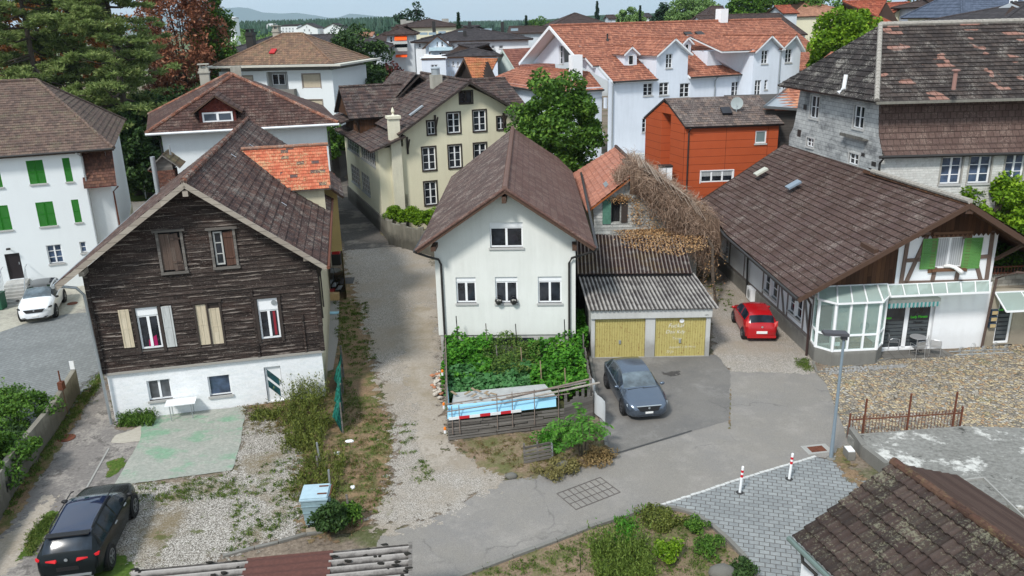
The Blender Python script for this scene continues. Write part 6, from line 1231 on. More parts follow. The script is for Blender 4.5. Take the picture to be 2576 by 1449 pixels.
for poly in([Pt[0], Pt[1],(1.0,-.02, z2), T0],[Pt[1], Pt[2],(2.9,-.02, z2),(1.0,-.02, z2)],[Pt[2], Pt[3], T1,(2.9,-.02, z2)]):rp_.extr([Vector(p)for p in poly],(0,0,.012))
rp_.build('roof_glass', m_cg, gp)
for a, b_ in((Pt[0], Pt[1]),(Pt[1], Pt[2]),(Pt[2], Pt[3]),(T0, T1),(Pt[0], T0),(Pt[1],(1.0,-.02, z2)),(Pt[2],(2.9,-.02, z2)),(Pt[3], T1)):ft.bar(a, b_,.07,.07)
for t in(.33,.66):ft.bar(Vector(Pt[1]).lerp(Vector(Pt[2]), t), Vector((1.0,-.02, z2)).lerp(Vector((2.9,-.02, z2)), t),.06,.06)
ft.build('roof_frame', m_frame, gp)
mb=MB(); mb.box(.15,.9,-.03,-.01,.6,2.5); mb.build('inner_door', m_black, gp);
mb=MB(); mb.lathe([(.22,0),(.22,.02),(.001,.03)],(2.3,-.5,1.55),18, axis='y'); mb.build('wheel_ornament', flat('pale_blue', hexc('9db8bd'),.5), gp); mb=MB(); mb.box(.55,.8,-1.3,-1.28,.95,1.15); mb.build('paper_sign', m_frame, gp)
mb=MB(); mb.box(1.0,2.5,-1.0,-.3,.5,.95); mb.build('bench_box', m_woodl, gp)
# pebble bed in front
mb=MB()
for k in range(260):
 t=random.random(); x=-.1+t*3.9; y=-1.65-random.random()*.75*(1-t*.7); mb.blob((x, y,.03), random.uniform(.03,.065),1,.3)
pb=mb.build('pebble_bed',[flat('pebbles', hexc('8d8c8a'),.8, var=.6, scale=5)], None); pb.location=T.o; pb.rotation_euler=(0,0, T.ang); tag(pb,'grey and white pebbles below the glazed porch', None, None,'stuff')
# entrance annex to the right with retaining wall
an=T.thing('entrance_annex','beige concrete entrance front with glass canopy right of the timbered wall','building'); ad=T.R(2494,755,2548,858); ad=(9.05,9.85,.1,2.25)
mb=MB(); wall(mb, Pl((8.52,.05),(1,0)),[(0,-.2),(6,-.2),(6,2.75),(0,2.75)],[(ad[0]-8.52, ad[1]-8.52, ad[2], ad[3])],.2); mb.box(8.5,14,.05,5,2.755,2.9); mb.build('wall', plaster('beige_wall', hexc('a59c8c'), hexc('6b6459'),.4), an)
mb=MB(); siding(mb, Pl((8.52,.5),(1,0)),[(0,2.9),(6,2.9),(6,3.5),(0,3.5)],[],.2,.01,.004); mb.build('block_wall', tiles('rough_blocks',[hexc('99958c'), hexc('aaa69c'), hexc('88847b')],.5,.2,.5), an)
w_=window(an, Pl((0,.05),(1,0)), ad,0,0,.1,.1, gm=glass_dark('door_glass_dark',(.02,.025,.03)), sill=False, name='entrance_door'); mb=MB()
for k in range(6):mb.box(ad[0]+.14, ad[1]-.14,.14,.15,.35+k*.22,.5+k*.22)
mb.build('film_band', m_band, w_); text(w_,'Lady Fitness',.13,((ad[0]+ad[1])/2,.13,1.78), m_lime, bold=.004)
glazed(an,[(8.7,-1.0,2.15),(12.5,-1.0,2.15),(12.5,.0,2.75),(8.7,.0,2.75)],3, m_cg, name='canopy_glass')
for i in range(3):
 mb=MB(); mb.box(8.62,8.95,-.12,.03,1.0+i*.33,1.26+i*.33); mb.build('mailbox', flat('mailbox_blue',(.03,.05,.08),.4), an); mb=MB(); mb.box(8.65,8.92,-.135,-.12,1.03+i*.33,1.2+i*.33); mb.build('mailbox_front', flat('mailbox_tan', hexc('b09c74'),.5), an)
mb=MB();
for k in range(40):mb.tube([(8.6+k*.16,.35,3.5),(8.6+k*.16,.35,3.95)],.02,4)
mb.tube([(8.6,.35,3.9),(15,.35,3.9)],.03,5); mb.tube([(8.6,.35,3.6),(15,.35,3.6)],.03,5); rl_=mb.build('railing', m_rust, an)
mb=MB(); mb.face([(8.52,.8,3.45),(15,.8,3.45),(15,6,4.6),(8.7,6,4.6)]); gb=mb.build('rock_slope', plaster('rock', hexc('7c7a72'), hexc('333a25'),.8, bump=.9), an)
# ==== background town
def bgh(name, label, Yd, eL, eR, rid, depth, ang=0, axis='u', hip=(0,0), ov=.5, rm=None, wm=None, wins=(), base=0, cat='house', group=None, rows=None, chim=(), shut=None, flatwin=False, og=None, row=.5):
 p=WY(eL[0], eL[1], Yd); fr=Fr((p.x, Yd), ang); u1, _z=fr.q(*eR); ze=p.z; rm=rm or t_bg; wm=wm or m_white2
 zr=fr.q(rid[0], rid[1], depth/2 if axis=='u' else .1)[1]; t=fr.thing(name, label, cat, group); W_=u1-2*ov; slope=(zr-ze)/((depth+2*ov)/2 if axis=='u' else(W_+2*ov)/2); zw=ze+slope*ov
 t.location=fr.w(ov,0); fr.o=Vector(t.location); mb=MB(); a, b_=0, W_; pl=Pl((0,0),(1,0)); rc=[fr.R(*w_)for w_ in wins]
 top=[(b_, zw),(a, zw)]if axis=='u' or hip[0]else[(b_, zw),((a+b_)/2, zr),(a, zw)]
 wall(mb, pl,[(a, base-.5),(b_, base-.5)]+top,[r for r in rc if r[0]>a and r[1]<b_ and r[3]<zw+.0 or axis=='v' and r[0]>a and r[1]<b_],.15)
 for q, d, Ln, g in(((b_,0),(0,1), depth, axis=='u' and not hip[1]),((a, depth),(0,-1), depth, axis=='u' and not hip[0]),((b_, depth),(-1,0), b_-a, False)):
  wall(mb, Pl(q, d),[(0, base-.5),(Ln, base-.5),(Ln, zw)]+([(Ln/2, zr)]if g else[])+[(0, zw)])
 mb.build('wall', wm, t); box_roof(t, a, b_,0, depth, zw, zr, rm, axis, hip, ov, og=og, gut=False, row=row)
 for r in rc:window(t, pl, r,1 if r[1]-r[0]>.7 else 0,1,.08,.08, small=True)
 for(x, y0, y1, w_)in chim:
  u, z=fr.q(x, y1, depth/2); mb=MB(); mb.box(u-w_, u+w_, depth/2-w_, depth/2+w_, z-2.5, fr.q(x, y0, depth/2)[1]); mb.build('chimney', m_conc, t)
 return t, fr
wg=plaster('distant_grey_white', hexc('c3c9ce')); wc=plaster('distant_cream', hexc('d9d3b8'))
bgh('long_brown_roof_house','long low block with dark brown hipped roof left of the big dark tree',125,(560,131),(973,126.5),(700,90.5),14,2,'u',(6,6),.9, t_bg2, wg,[(860,133,885,143),(800,134,815,142)])
t, fr=bgh('awning_apartments','white apartment tower with orange balcony awnings',140,(963,87.5),(1051,86.5),(1014.8,63.5),9,3,'u',(3.8,3.8),.7, t_bg, wg,[(980,92,988,107),(980,114,988,128),(1028,96,1042,106)], cat='apartment building')
q=fr.R(993,91,1024,101); mb=MB(); mb.extr([(q[0],-.2, q[3]),(q[1],-.2, q[3]),(q[1],-1.1, q[2]),(q[0],-1.1, q[2])],(0,0,.05)); mb.build('awning', flat('orange_awning', hexc('ff5a14'),.7), t)
q=fr.R(996,138,1025,143); mb=MB(); mb.extr([(q[0],-.2, q[3]),(q[1],-.2, q[3]),(q[1],-1.1, q[2]),(q[0],-1.1, q[2])],(0,0,.05)); mb.build('awning', flat('orange_awning_low', hexc('ff5a14'),.7), t)
for a_ in((992,103,1026,110),(992,120,1026,128)):q=fr.R(*a_); mb=MB(); mb.box(q[0], q[1],-1.0,0, q[2], q[3]); mb.build('balcony', m_concl, t)
q=fr.R(993,111,1025,119); mb=MB(); mb.box(q[0], q[1],-.02,.02, q[2], q[3]); mb.build('loggia', m_glass, t)
bgh('large_brown_roof_house','large brown hipped roof with pale chimneys behind the awning apartments',172,(985,70),(1160,66),(1080,47.5),18,2,'u',(7,7),.5, t_bg, wc, chim=((1015,49,54,.6),(1029,52,60,.9),(1120,47,52,.7)))
t, fr=bgh('grey_roof_complex','wide grey brown roof with skylights and a row of dark chimneys',122,(1034,106),(1340,109),(1200,65.2),22,2,'u',(10,10),.6, t_bg2, m_white2,[(1235,114,1245,122),(1255,114,1266,122),(1052,110,1060,120)], cat='apartment building')
for x, y in((1066,86),(1088,86),(1112,83),(1162,82),(1218,77),(1228,76),(1214,98),(1270,97),(1288,98),(1308,96),(1294,76)):
 d=5.0 if y>90 else 10.0 if y>80 else 13;
 v=max(1.0, min(10.0,(109-y)/44*11.3)); q=fr.q(x, y, v); mb=MB(); mb.box(q[0]-.55, q[0]+.55, v-.5, v+.7, q[1]-.1, q[1]+.25); mb.build('skylight', flat('bg_skylight', hexc('8fa2ad'),.2), t)
for x, y in((1092,74),(1170,98),(1264,76),(1182,75)):v=max(1.0, min(10.0,(109-y)/44*11.3)); q=fr.q(x, y, v); mb=MB(); mb.box(q[0]-.25, q[0]+.25, v-.2, v+.3, q[1]-1, q[1]+1.2); mb.build('chimney', m_dark, t)
t, fr=bgh('balcony_gable_house','white gabled house with glass balconies below the grey roof',116,(1062,122),(1141,121),(1104,88),12,2,'v',(0,0),.5, t_bg2, m_bwhite,[(1097,104,1103,118),(1109,104,1116,118),(1124,104,1129,118),(1104,131,1112,145),(1078,130,1085,145)])
for a_ in((1080,119,1139,126),):q=fr.R(*a_); mb=MB(); mb.box(q[0], q[1],-1.2,-.05, q[2], q[3]); mb.build('balcony', flat('pale_blue_glass', hexc('b9cfd8'),.2), t)
t=bgh('low_white_annex','plain white cubic annex in front of the balcony house',98,(1058,147),(1123,147),(1090,145),8,2,'u',(3,3),.1, m_white2, m_bwhite,[(1084,163,1102,184)])[0]
bgh('grey_hip_house','pale block with grey brown hip roof and two slim skylights',100,(1111,143.5),(1262,140),(1204,110.8),13,4,'u',(6,5),.5, t_bg2, m_bwhite,[(1126,152,1130,165),(1137,153,1143,166),(1149,154,1155,167),(1128,179,1131,192),(1134,179,1137,192),(1139,180,1142,192)])
bgh('brown_roof_house','broad brown roof behind the grey skylight roof',150,(1275,84),(1420,96),(1330,66),14,-3,'u',(0,5),.5, t_bg, wg)
bgh('dark_hip_house','dark brown hipped roof rising behind the orange roofed building',175,(1385,66),(1536,62),(1470,32.5),20,2,'u',(6,6),.4, t_bg, wg)
t=thing('orange_barn','dark wooden barn gable with small orange tiled roof','barn',(0,0,0)); A_, B_, C_, D_=WY(1191,203,86), WY(1228,202,87), WY(1252,147.5,90), WY(1165.5,149,89); E_=WY(1138,202,93); t.location=(A_.x, A_.y,0); o_=Vector(t.location); un=MB(); r=MB()
roofplane(r, un,[A_-o_, B_-o_, C_-o_, D_-o_],.4,.04,.2); roofplane(r, un,[D_-o_, C_-o_, E_+(C_-D_)-o_, E_-o_],.4,.04,.2); o=r.build('roof', tiles('roof_mossy_orange',[hexc('ad6a4c'), hexc('b9744f'), hexc('a0603f')],.26,.34,.5, lichen=hexc('7c6f45'), lamt=.35), t); un.build('eaves', m_brown, o)
mb=MB(); mb.extr([A_-o_+Vector((.3,0,-.2)), D_-o_+Vector((.4,0,-.3)), E_-o_+Vector((.5,0,-.2)),(E_.x-o_.x+.5, E_.y-o_.y,0),(.3,0,0)],(2.2,.1,0)); mb.build('gable_wall', planks('dark_barn',[hexc('2b2421'), hexc('3a302b')],.2,3, True), t)
# mint-white chalet with green shutters
t=thing('mint_chalet','pale mint chalet gable with dark green shutters and red brown roof','house',(0,0,0)); P_={k:WY(*v)for k, v in dict(ap=(1264,124,107), l=(1219,204,113), r=(1309,196,101), rr=(1400,190,105), rk=(1390,118,113)).items()}; t.location=(P_['r'].x, P_['r'].y,0); o_=Vector(t.location)
un=MB(); r=MB(); roofplane(r, un,[P_['r']-o_, P_['rr']-o_, P_['rk']-o_, P_['ap']-o_],.45,.04,.25); k_=P_['rk']-P_['ap']; roofplane(r, un,[P_['ap']-o_, P_['ap']+k_-o_, P_['l']+k_-o_, P_['l']-o_],.45,.04,.25); o=r.build('roof', tiles('roof_redbrown',[hexc('835549'), hexc('8f5f51'), hexc('784c42')],.26,.4,.5, joint=.4), t); un.build('eaves', plaster('pale_mint_wood', hexc('b9c4bb')), o)
a0, b0=P_['l']-o_, P_['r']-o_; dr=(b0-a0).normalized(); wl_=Pl((a0.x+dr.x*1.3+.4, a0.y+dr.y*1.3+.4),(dr.x, dr.y)); Ln=math.hypot(b0.x-a0.x, b0.y-a0.y)-2.0
mb=MB(); wall(mb, wl_,[(0,0),(Ln,0),(Ln, b0.z+.3),(Ln/2+.1, P_['ap'].z-.5),(0, a0.z+.6)],[]); wall(mb, Pl(wl_(Ln,0,0),(k_.x, k_.y)),[(0,0),(10,0),(10, b0.z+.5),(0, b0.z+.5)]); mb.build('wall', plaster('mint_plaster', hexc('d6e2dc')), t)
for a, z in((Ln*.5,6.6),(Ln*.73,6.6),(Ln*.5,3.4),(Ln*.73,3.4)):
 w_=window(t, wl_,(a-.5, a+.5, z, z+1.7),1,1,.07,-.03, small=True, name='window'); shutter(t, wl_,(a-1.1, a-.55, z, z+1.7), flat('dark_green_paint', hexc('1f4a45'),.6), False); shutter(t, wl_,(a+.55, a+1.1, z, z+1.7), flat('dark_green_paint', hexc('1f4a45'),.6), False)
 # right side old town
bgh('long_brown_ridge_house','long plain brown roof behind the orange roofed building',128,(1800,92),(2030,95),(1900,35.5),26,1,'u',(0,0),.3, t_bg, wg)
bgh('salmon_hip_house','big salmon tiled hipped roof at the top edge',150,(1985,42),(2165,36),(2060,-12),24,2,'u',(9,9),.4, t_bgs, wc)
t, fr=bgh('red_pyramid_house','steep red tiled pyramid roof with small white dormer window',112,(2185,72),(2268,68),(2212,1),12,3,'u',(5,5.5),.5, t_bgr, m_white2); q=fr.R(2196,56,2208,66,.5); window(t, Pl((0,.4),(1,0)), q,1,1,.07,0, small=True, name='dormer_window')
t, fr=bgh('cream_gable_house','cream gabled house with grey shutters and red roof',120,(2243,33),(2316,31),(2281,6),10,2,'v',(0,0),.5, t_bgr, plaster('cream_yellow', hexc('e6dfc0')),[(2271,40,2280,50),(2291,39,2301,49),(2278,17,2283,24)])
bgh('red_roof_house','small red roofed house with shuttered window beside the cream gable',126,(2300,42),(2352,40),(2325,14),9,2,'u',(3,3),.4, t_bgr, m_white2,[(2322,46,2330,56)])
bgh('white_town_house','narrow white town house with brown eaves left of the slate roof',110,(2345,17),(2432,13),(2390,-8),10,2,'u',(3,3),.9, t_bg, m_bwhite,[(2368,24,2376,36),(2392,24,2398,32),(2366,48,2371,56),(2386,44,2391,54)])
t, fr=bgh('slate_mansard_house','cream building with blue grey slate mansard roof at the top right corner',92,(2412,44),(2640,38),(2500,-30),12,2,'u',(3.2,3.2),.6, tiles('blue_slate',[hexc('4d5666'), hexc('586172')],.3,.3,.5, joint=.2), wc,[]); q=fr.R(2540,0,2556,30,-.1); window(t, Pl((0,-.1),(1,0)), q,1,2,.08,0, small=True, name='dormer_window')
mb=MB(); p_=fr.q(2430,40); mb.box(.0,9.5,-.7,-.3, fr.q(2412,46)[1]-.1, fr.q(2412,46)[1]+.35); mb.build('zinc_cornice', flat('pale_blue_zinc', hexc('a9bcc2'),.4), t)
bgh('dark_wedge_roof_house','dark tiled roof slope at the right edge behind the mansard house',76,(2500,66),(2680,60),(2640,5),16,2,'u',(8,0),.3, t_bg2, wg)
bgh('red_brown_roof_house','red brown roof between two garden trees at the top',165,(1768,56),(1840,52),(1800,16),12,2,'u',(3,0),.4, t_bg, wg)
bgh('red_roof_house','dark red roof with two white vents behind the leafy tree',140,(1968,34),(2010,33),(1990,14),8,2,'u',(0,0),.3, t_bgr, wg)
bgh('small_pale_house','small pale gabled house with grey solar roof among garden trees',210,(1607,43),(1642,46),(1625,34),8,3,'u',(0,0),.4, t_bg2, m_white2,[(1615,44,1620,50)])
bgh('small_brown_house','tiny brown roofed house behind the orange ridge',190,(1530,47),(1552,48),(1541,38),7,2,'u',(0,0),.3, t_bg, wg,[(1536,51,1539,57)])
bgh('red_roof_house','reddish roofed house left of the awning apartments',150,(922,106),(972,107),(948,82),10,3,'u',(3,0),.4, t_bg, wg,[(940,108,946,114)])
bgh('red_roof_house','pale red roof among trees below the forest',190,(900,92),(938,93),(918,82),9,3,'u',(0,0),.3, t_bgs, m_white2)
t, fr=bgh('modern_gable_block','far white block with tall gable in front of the forest, farther from the dark tree',330,(745,72),(800,72),(773,59),16,2,'v',(0,0),.2, t_bg2, m_white,[(764,74,768,78),(776,74,780,78),(770,66,773,70),(760,81,765,85),(780,81,785,85)], cat='apartment building')
bgh('modern_gable_block','far white block with tall gable just left of the dark tree',335,(812,72),(866,72),(838,59),16,2,'v',(0,0),.2, t_bg2, m_white,[(830,74,834,78),(842,74,846,78),(826,81,831,85)], cat='apartment building')
bgh('terraced_block','far white stepped terrace block with rows of windows',345,(705,66),(748,65),(728,62),14,2,'u',(0,0),.1, t_bg2, m_white,[(x, y, x+5, y+4)for x in(710,718,726,734)for y in(70,77,84)], cat='apartment building')
bgh('far_tower','far white box tower above the trees',480,(670,62),(689,61),(680,60.5),8,0,'u',(0,0),.1, m_white2, m_white,[(674,66,684,69)], cat='building')
bgh('white_tower','narrow white tower seen through the leaves',270,(573,45),(588,44.5),(580,44),5,0,'u',(0,0),.1, m_white2, m_white,[(577,52,582,56)], cat='building')
# ==== hills, forest
def hillmesh(name, pts, Yd, base=-5, mat=None, thick=2500):
 V=[]; F=[]; n=len(pts)
 for x, y in pts:p=WY(x, y, Yd); V+=[(p.x, Yd, base),(p.x, Yd, p.z),(p.x, Yd+thick, base)]
 for i in range(n-1):a=3*i; F+=[(a, a+3, a+4, a+1),(a+1, a+4, a+5, a+2)]
 me=bpy.data.meshes.new(name); me.from_pydata(V,[], F); me.materials.append(mat); o=bpy.data.objects.new(name, me); COL.objects.link(o); return tag(o, kind='structure')
m_hill=ground('mountain_forest',[hexc('2f4630'), hexc('3c5438')],.002, ragged=False, bump=0)
hillmesh('mountains',[(300,40),(420,26),(520,24),(600,18),(625,20),(660,31),(705,34),(745,32),(790,38),(830,45),(850,44),(880,34),(905,36),(960,42),(1020,52),(1060,56)],13200,-5, m_hill,1500)
hillmesh('wooded_hill',[(1120,58),(1200,53),(1300,54),(1400,47),(1470,40),(1530,37),(1600,36),(1700,30),(1800,26),(1950,22),(2200,18),(2700,10)],1500,-5, m_hill,900)
rs=np.random.RandomState(21); V_=[]; F_=[]
def conif(x, y, z, h, r):
 k=len(V_); n=5; a0=rs.uniform(0,6)
 for lv,(zz, rr)in enumerate(((.1,1),(.45,.75),(.75,.4))):
  for j in range(n):a=a0+j*2*math.pi/n+lv; V_.append((x+math.cos(a)*r*rr*rs.uniform(.7,1.2), y+math.sin(a)*r*rr, z+h*zz))
 V_.append((x, y, z+h))
 for lv in(0,1):
  for j in range(n):F_.append((k+lv*n+j, k+lv*n+(j+1)%n, k+(lv+1)*n+(j+1)%n, k+(lv+1)*n+j))
 for j in range(n):F_.append((k+2*n+j, k+2*n+(j+1)%n, k+3*n))
def fill(x0, x1, y0, y1, d0, d1, n, hr, ry=2.2):
 for i in range(n):
  x=rs.uniform(x0, x1); yb=y0+(y1-y0)*(x-x0)/(x1-x0)+rs.uniform(-ry, ry)*.5; d=rs.uniform(d0, d1); p=WY(x, yb, d); h=rs.uniform(*hr); conif(p.x, p.y, p.z-h, h, h*rs.uniform(.13,.3))
fill(540,1010,57,43,600,900,1300,(16,28),9); fill(540,1010,63,51,430,600,700,(14,22),9); fill(540,1010,70,60,350,430,220,(8,14),9)
fill(1130,1420,55,50,900,1300,700,(16,26),7); fill(1400,1700,48,36,900,1300,700,(16,26),7); fill(1600,2300,38,10,700,1200,900,(14,22),5); fill(940,1000,46,41,380,460,40,(12,20),4)
me=bpy.data.meshes.new('forest'); me.from_pydata(V_,[], F_); me.materials.append(leafmat('hazed_forest_needles',[hexc('22352a'), hexc('2f4a38'), hexc('456152')],0)); fo=bpy.data.objects.new('forest', me); COL.objects.link(fo); tag(fo,'dark coniferous forest along the horizon', None, None,'stuff')  # bluish needle tint carries some distance haze in its colour
# ==== trees
l_pine=leafmat('pine_needles',[hexc('46572f'), hexc('6b7d43'), hexc('8ea05f'), hexc('b4b47a')],.4)
l_beech=leafmat('copper_leaves',[hexc('573224'), hexc('7e4f3a'), hexc('a36e52'), hexc('bf9072')],.2)
l_dark=leafmat('dark_green_leaves',[hexc('1b2b14'), hexc('2c4320'), hexc('40592c'), hexc('587339')],.2)
l_mid=leafmat('mid_green_leaves',[hexc('253d15'), hexc('3e5f22'), hexc('5a7f2e'), hexc('83a040')],.25)
l_bright=leafmat('bright_green_leaves',[hexc('35510f'), hexc('577a18'), hexc('7a9c24'), hexc('9db83a')],.3)
l_red=leafmat('dark_red_leaves',[hexc('2f1412'), hexc('4a1f1b'), hexc('633029')],.2)
l_pale=leafmat('pale_willow_leaves',[hexc('4f6a38'), hexc('6d8a4d'), hexc('8ba566')],.3)
l_spr=leafmat('spruce_needles',[hexc('1a2c1e'), hexc('28402b'), hexc('3c5638')],.1)
l_autumn=leafmat('autumn_leaves',[hexc('5a3a1c'), hexc('8a5a2c'), hexc('a87038')],.25)
def pine(label, px_, Yd, h, r, seed, mat=l_pine, nb=44, lean=0, zlo=.1, group=None, dens=1.0, ls=.55, cr=.85, name='pine_tree', clean=0):
 p=WY(px_,300, Yd); t=thing(name, label,'tree',(p.x, Yd,0),0, group); rs=np.random.RandomState(seed); P=[]; D=[]; mb=MB(); mb.tube([(0,0,0),(lean*.3,0, h*.3),(lean*.7,.2, h*.7),(lean,0, h)],.42,9,.1)
 for i in range(nb):
  f=zlo+(1-zlo)*(i+rs.uniform())/nb; z=h*f; a=rs.uniform(0,6.283); L_=r*(1.05-f*.75)*rs.uniform(.6,1.1); e=np.array([math.cos(a)*L_+lean*f, math.sin(a)*L_, z+rs.uniform(-.2,.12)*L_]); s_=np.array([lean*f,0, z-.2*L_*.3])
  mb.tube([tuple(s_), tuple((s_+e)/2+np.array([0,0,-.12*L_])), tuple(e)],.13,5,.03)
  for k in range(int(7*dens)):
   q=s_+(e-s_)*rs.uniform(.4,1.08)+rs.normal(size=3)*np.array([.9,.9,.25]); m=int(105*dens); c=rs.normal(size=(m,3)); c/=np.linalg.norm(c, axis=1)[:, None]; c[:,2]=c[:,2]*.6+.15; w_=cr*rs.uniform(.6,1.2)
   P.append(q+c*w_*rs.uniform(.35,1, m)[:, None]*np.array([1,1,.6])); D.append(c)
 P=np.concatenate(P); D=np.concatenate(D); leaf_obj('crown', P, ls, mat, t,4.2,.3, seed, dirs=D); mb.build('trunk', m_bark, t, smooth=True); return t
pine('huge dark green pine with layered boughs behind the white shuttered house',318,80,23,7.6,1, nb=70, zlo=.2)
pine('tall pine with bare trunk showing between its boughs at the left edge',110,84,24,9.0,2, nb=62)
pine('younger pine standing between the big pine and the copper beech',215,90,23,7.4,3, nb=56)
pine('dark pine behind the brown roof at the far left edge',10,92,24,7.0,4, nb=34)
def tpx(px_, Yd, z=0):p=WY(px_,300, Yd); return(p.x, Yd, z)
tree('copper_beech','tall copper beech with hanging red brown foliage behind the pines', tpx(482,98),26,4.4, l_beech, m_bark,150,190,1.3,.45,5, cz=13, rz=12.5, shell=.45, flat_=1.2, aspect=2.4)
tree('autumn_tree','yellowing orange brown tree seen between the pine boughs', tpx(165,100),23,8, l_autumn, m_bark,90,130,1.5,.55,6)
tree('broadleaf_tree','loose green broadleaf tree with sky showing through beside the copper beech', tpx(572,100),20.0,2.8, l_mid, m_bark,75,130,1.0,.45,7, cz=11, rz=8.5, shell=.5)
tree('hedge_tree','dark ivy covered bank of trees under the pines', tpx(370,84),8.5,5.5, l_dark, m_bark,90,190,1.2,.45,8, cz=4, rz=4.4, cat='bushes')
tree('hedge_tree','dense dark bank of leaves above the street left of the hip roofed house', tpx(345,79),9.0,4.2, l_dark, m_bark,90,220,1.0,.42,81, cz=4.4, rz=4.6, cat='bushes')
tree('hedge_tree','dark leafy mass directly behind the brick chimney house', tpx(425,82),9.5,4.5, l_dark, m_bark,90,200,1.1,.42,82, cz=4.6, rz=4.8, cat='bushes')
tree('hedge_tree','dark shrubs below the copper beech', tpx(490,92),9.5,5.5, l_dark, m_bark,80,170,1.2,.45,9, cz=4.5, rz=5, cat='bushes')
tree('hedge_tree','dark shrubs behind the left house gable', tpx(260,88),9.5,6, l_dark, m_bark,70,170,1.3,.5,10, cz=4.5, rz=5, cat='bushes')
tree('dark_green_tree','large dense dark green tree between the apartment block and the yellow house', tpx(905,104),15.0,5.2, l_dark, m_bark,190,210,1.15,.42,12, cz=7.2, rz=7.7, shell=.55)
tree('dark_green_tree','lower right part tree leaning out beside the large dark one', tpx(955,97),10,3.6, l_dark, m_bark,80,170,1.0,.4,13, cz=5, rz=5)
tree('copper_shrub','dark red leaved small tree under the orange awnings', tpx(1015,96),11.0,3.0, l_red, m_bark,80,130,.85,.38,14, cz=6.2, rz=4.8)
def conifer(label, px_, Yd, zt, r, mat, seed, zb=0, n=2600, leaf=.35, name='conifer', group=None):
 x, y, _=tpx(px_, Yd); t=thing(name, label,'tree',(x, y, zb),0, group); rs=np.random.RandomState(seed); h=zt-zb; f=rs.uniform(0,1, n)**.75; a=rs.uniform(0,6.283, n); rr=r*(1-f)*(.75+.35*np.sin(f*40+a))*rs.uniform(.55,1.05, n)
 P=np.stack([np.cos(a)*rr, np.sin(a)*rr, f*h*.97+.2],1); D=np.stack([np.cos(a), np.sin(a),-.25+0*a],1); leaf_obj('crown', P, leaf, mat, t,2.6,.5, seed, dirs=D); mb=MB(); mb.tube([(0,0,0),(0,0, h*.97)],.16,6,.03); mb.build('trunk', m_bark, t); return t
conifer('slim yellow green conifer in front of the dark red tree',1013,90,9.6,1.3, l_mid,3); conifer('blue green spruce beside the white annex',1047,92,10.2,1.9, l_spr,4)
conifer('dark spruce standing above the grey skylight roof',1164,150,17.4,2.6, l_spr,5, leaf=.6); conifer('dark spruce above the brown roof at the horizon centre',1514-14,420,24,4, l_spr,6, leaf=1.2)
tree('pine_tree','ragged dark pine crown above the large brown roof', tpx(1052,205),19,3.6, l_spr, m_bark,40,60,1.2,.7,15, cz=15, rz=4.5); conifer('small dark spruce at the left end of the long brown roof',672,190,12.5,2.2, l_spr,7, leaf=.6)
tree('walnut_tree','bushy green walnut tree between the cream house and the orange roofed building', tpx(1400,61),12,3.25, l_mid, m_bark,150,190,.75,.3,16, cz=7.2, rz=4.3, shell=.5)
tree('bright_green_tree','round bright yellow green tree left of the mansard roof', tpx(2112,84),15.6,3.5, l_bright, m_bark,120,200,.85,.38,17, cz=12.0, rz=3.9)
tree('street_tree','leafy green tree at the right edge above the timbered roof',(25.9,42.2,2.5),7.6,1.9, l_bright, m_bark,60,150,.55,.24,18, cz=3.1, rz=1.6)
tree('cedar_tree','large dark green tree behind the long brown roof at the top', tpx(1868,150),19.5,4.6, l_mid, m_bark,70,130,1.3,.6,19, cz=15, rz=4.5); tree('garden_tree','dark green tree beside the salmon hipped roof', tpx(1985,160),21,5, l_mid, m_bark,60,120,1.4,.6,20, cz=16.5, rz=4.5)
tree('willow_tree','pale green feathery willow above the orange ridge', tpx(1728,185),19.0,6.2, l_pale, m_bark,110,150,1.5,.6,21, cz=14.0, rz=5.0)
tree('garden_tree','rounded olive green tree beside the columnar cypress', tpx(1575,205),17.2,4.2, l_pale, m_bark,60,110,1.3,.65,22, cz=13.5, rz=4); conifer('narrow dark cypress above the orange ridge',1604,195,18.4,1.3, l_spr,8, leaf=.6); conifer('small pointed dark conifer left of the garden trees',1552,190,15.5,1.3, l_spr,9, leaf=.6)
tree('garden_tree','blue green round tree above the orange ridge', tpx(1663,190),18,2.6, l_spr, m_bark,40,90,1.0,.6,23, cz=14.5, rz=3.4)
tree('garden_tree','small round green tree at the horizon left of the dark hip roof', tpx(1352,330),16.0,5.0, l_mid, m_bark,30,80,1.6,.9,24, cz=12, rz=3.6); conifer('small dark spruce left of the round horizon tree',1328,320,17.5,3, l_spr,10, leaf=1)
k=0
TL=['pale tree left of the apartment block ridge','pale round tree just right of the leafy screen','green tree behind the loose broadleaf tree','green tree left of the far gabled blocks','pale tree in front of the far terraced block','tree below the far white tower','low pale tree at the foot of the first gabled block','low green tree between the two gabled blocks','blue green tree behind the top of the big dark tree','pale tree right of the big dark tree top','bright green tree left of the awning apartments','distant tree in front of the forest at the far left','distant pale tree beyond the apartment ridge','low pale tree before the second gabled block','far green tree right of the second gabled block','green tree above the red pyramid roof','tall green tree behind the salmon roof','dark tree behind the cream gable','green tree between the two roofs at the top']
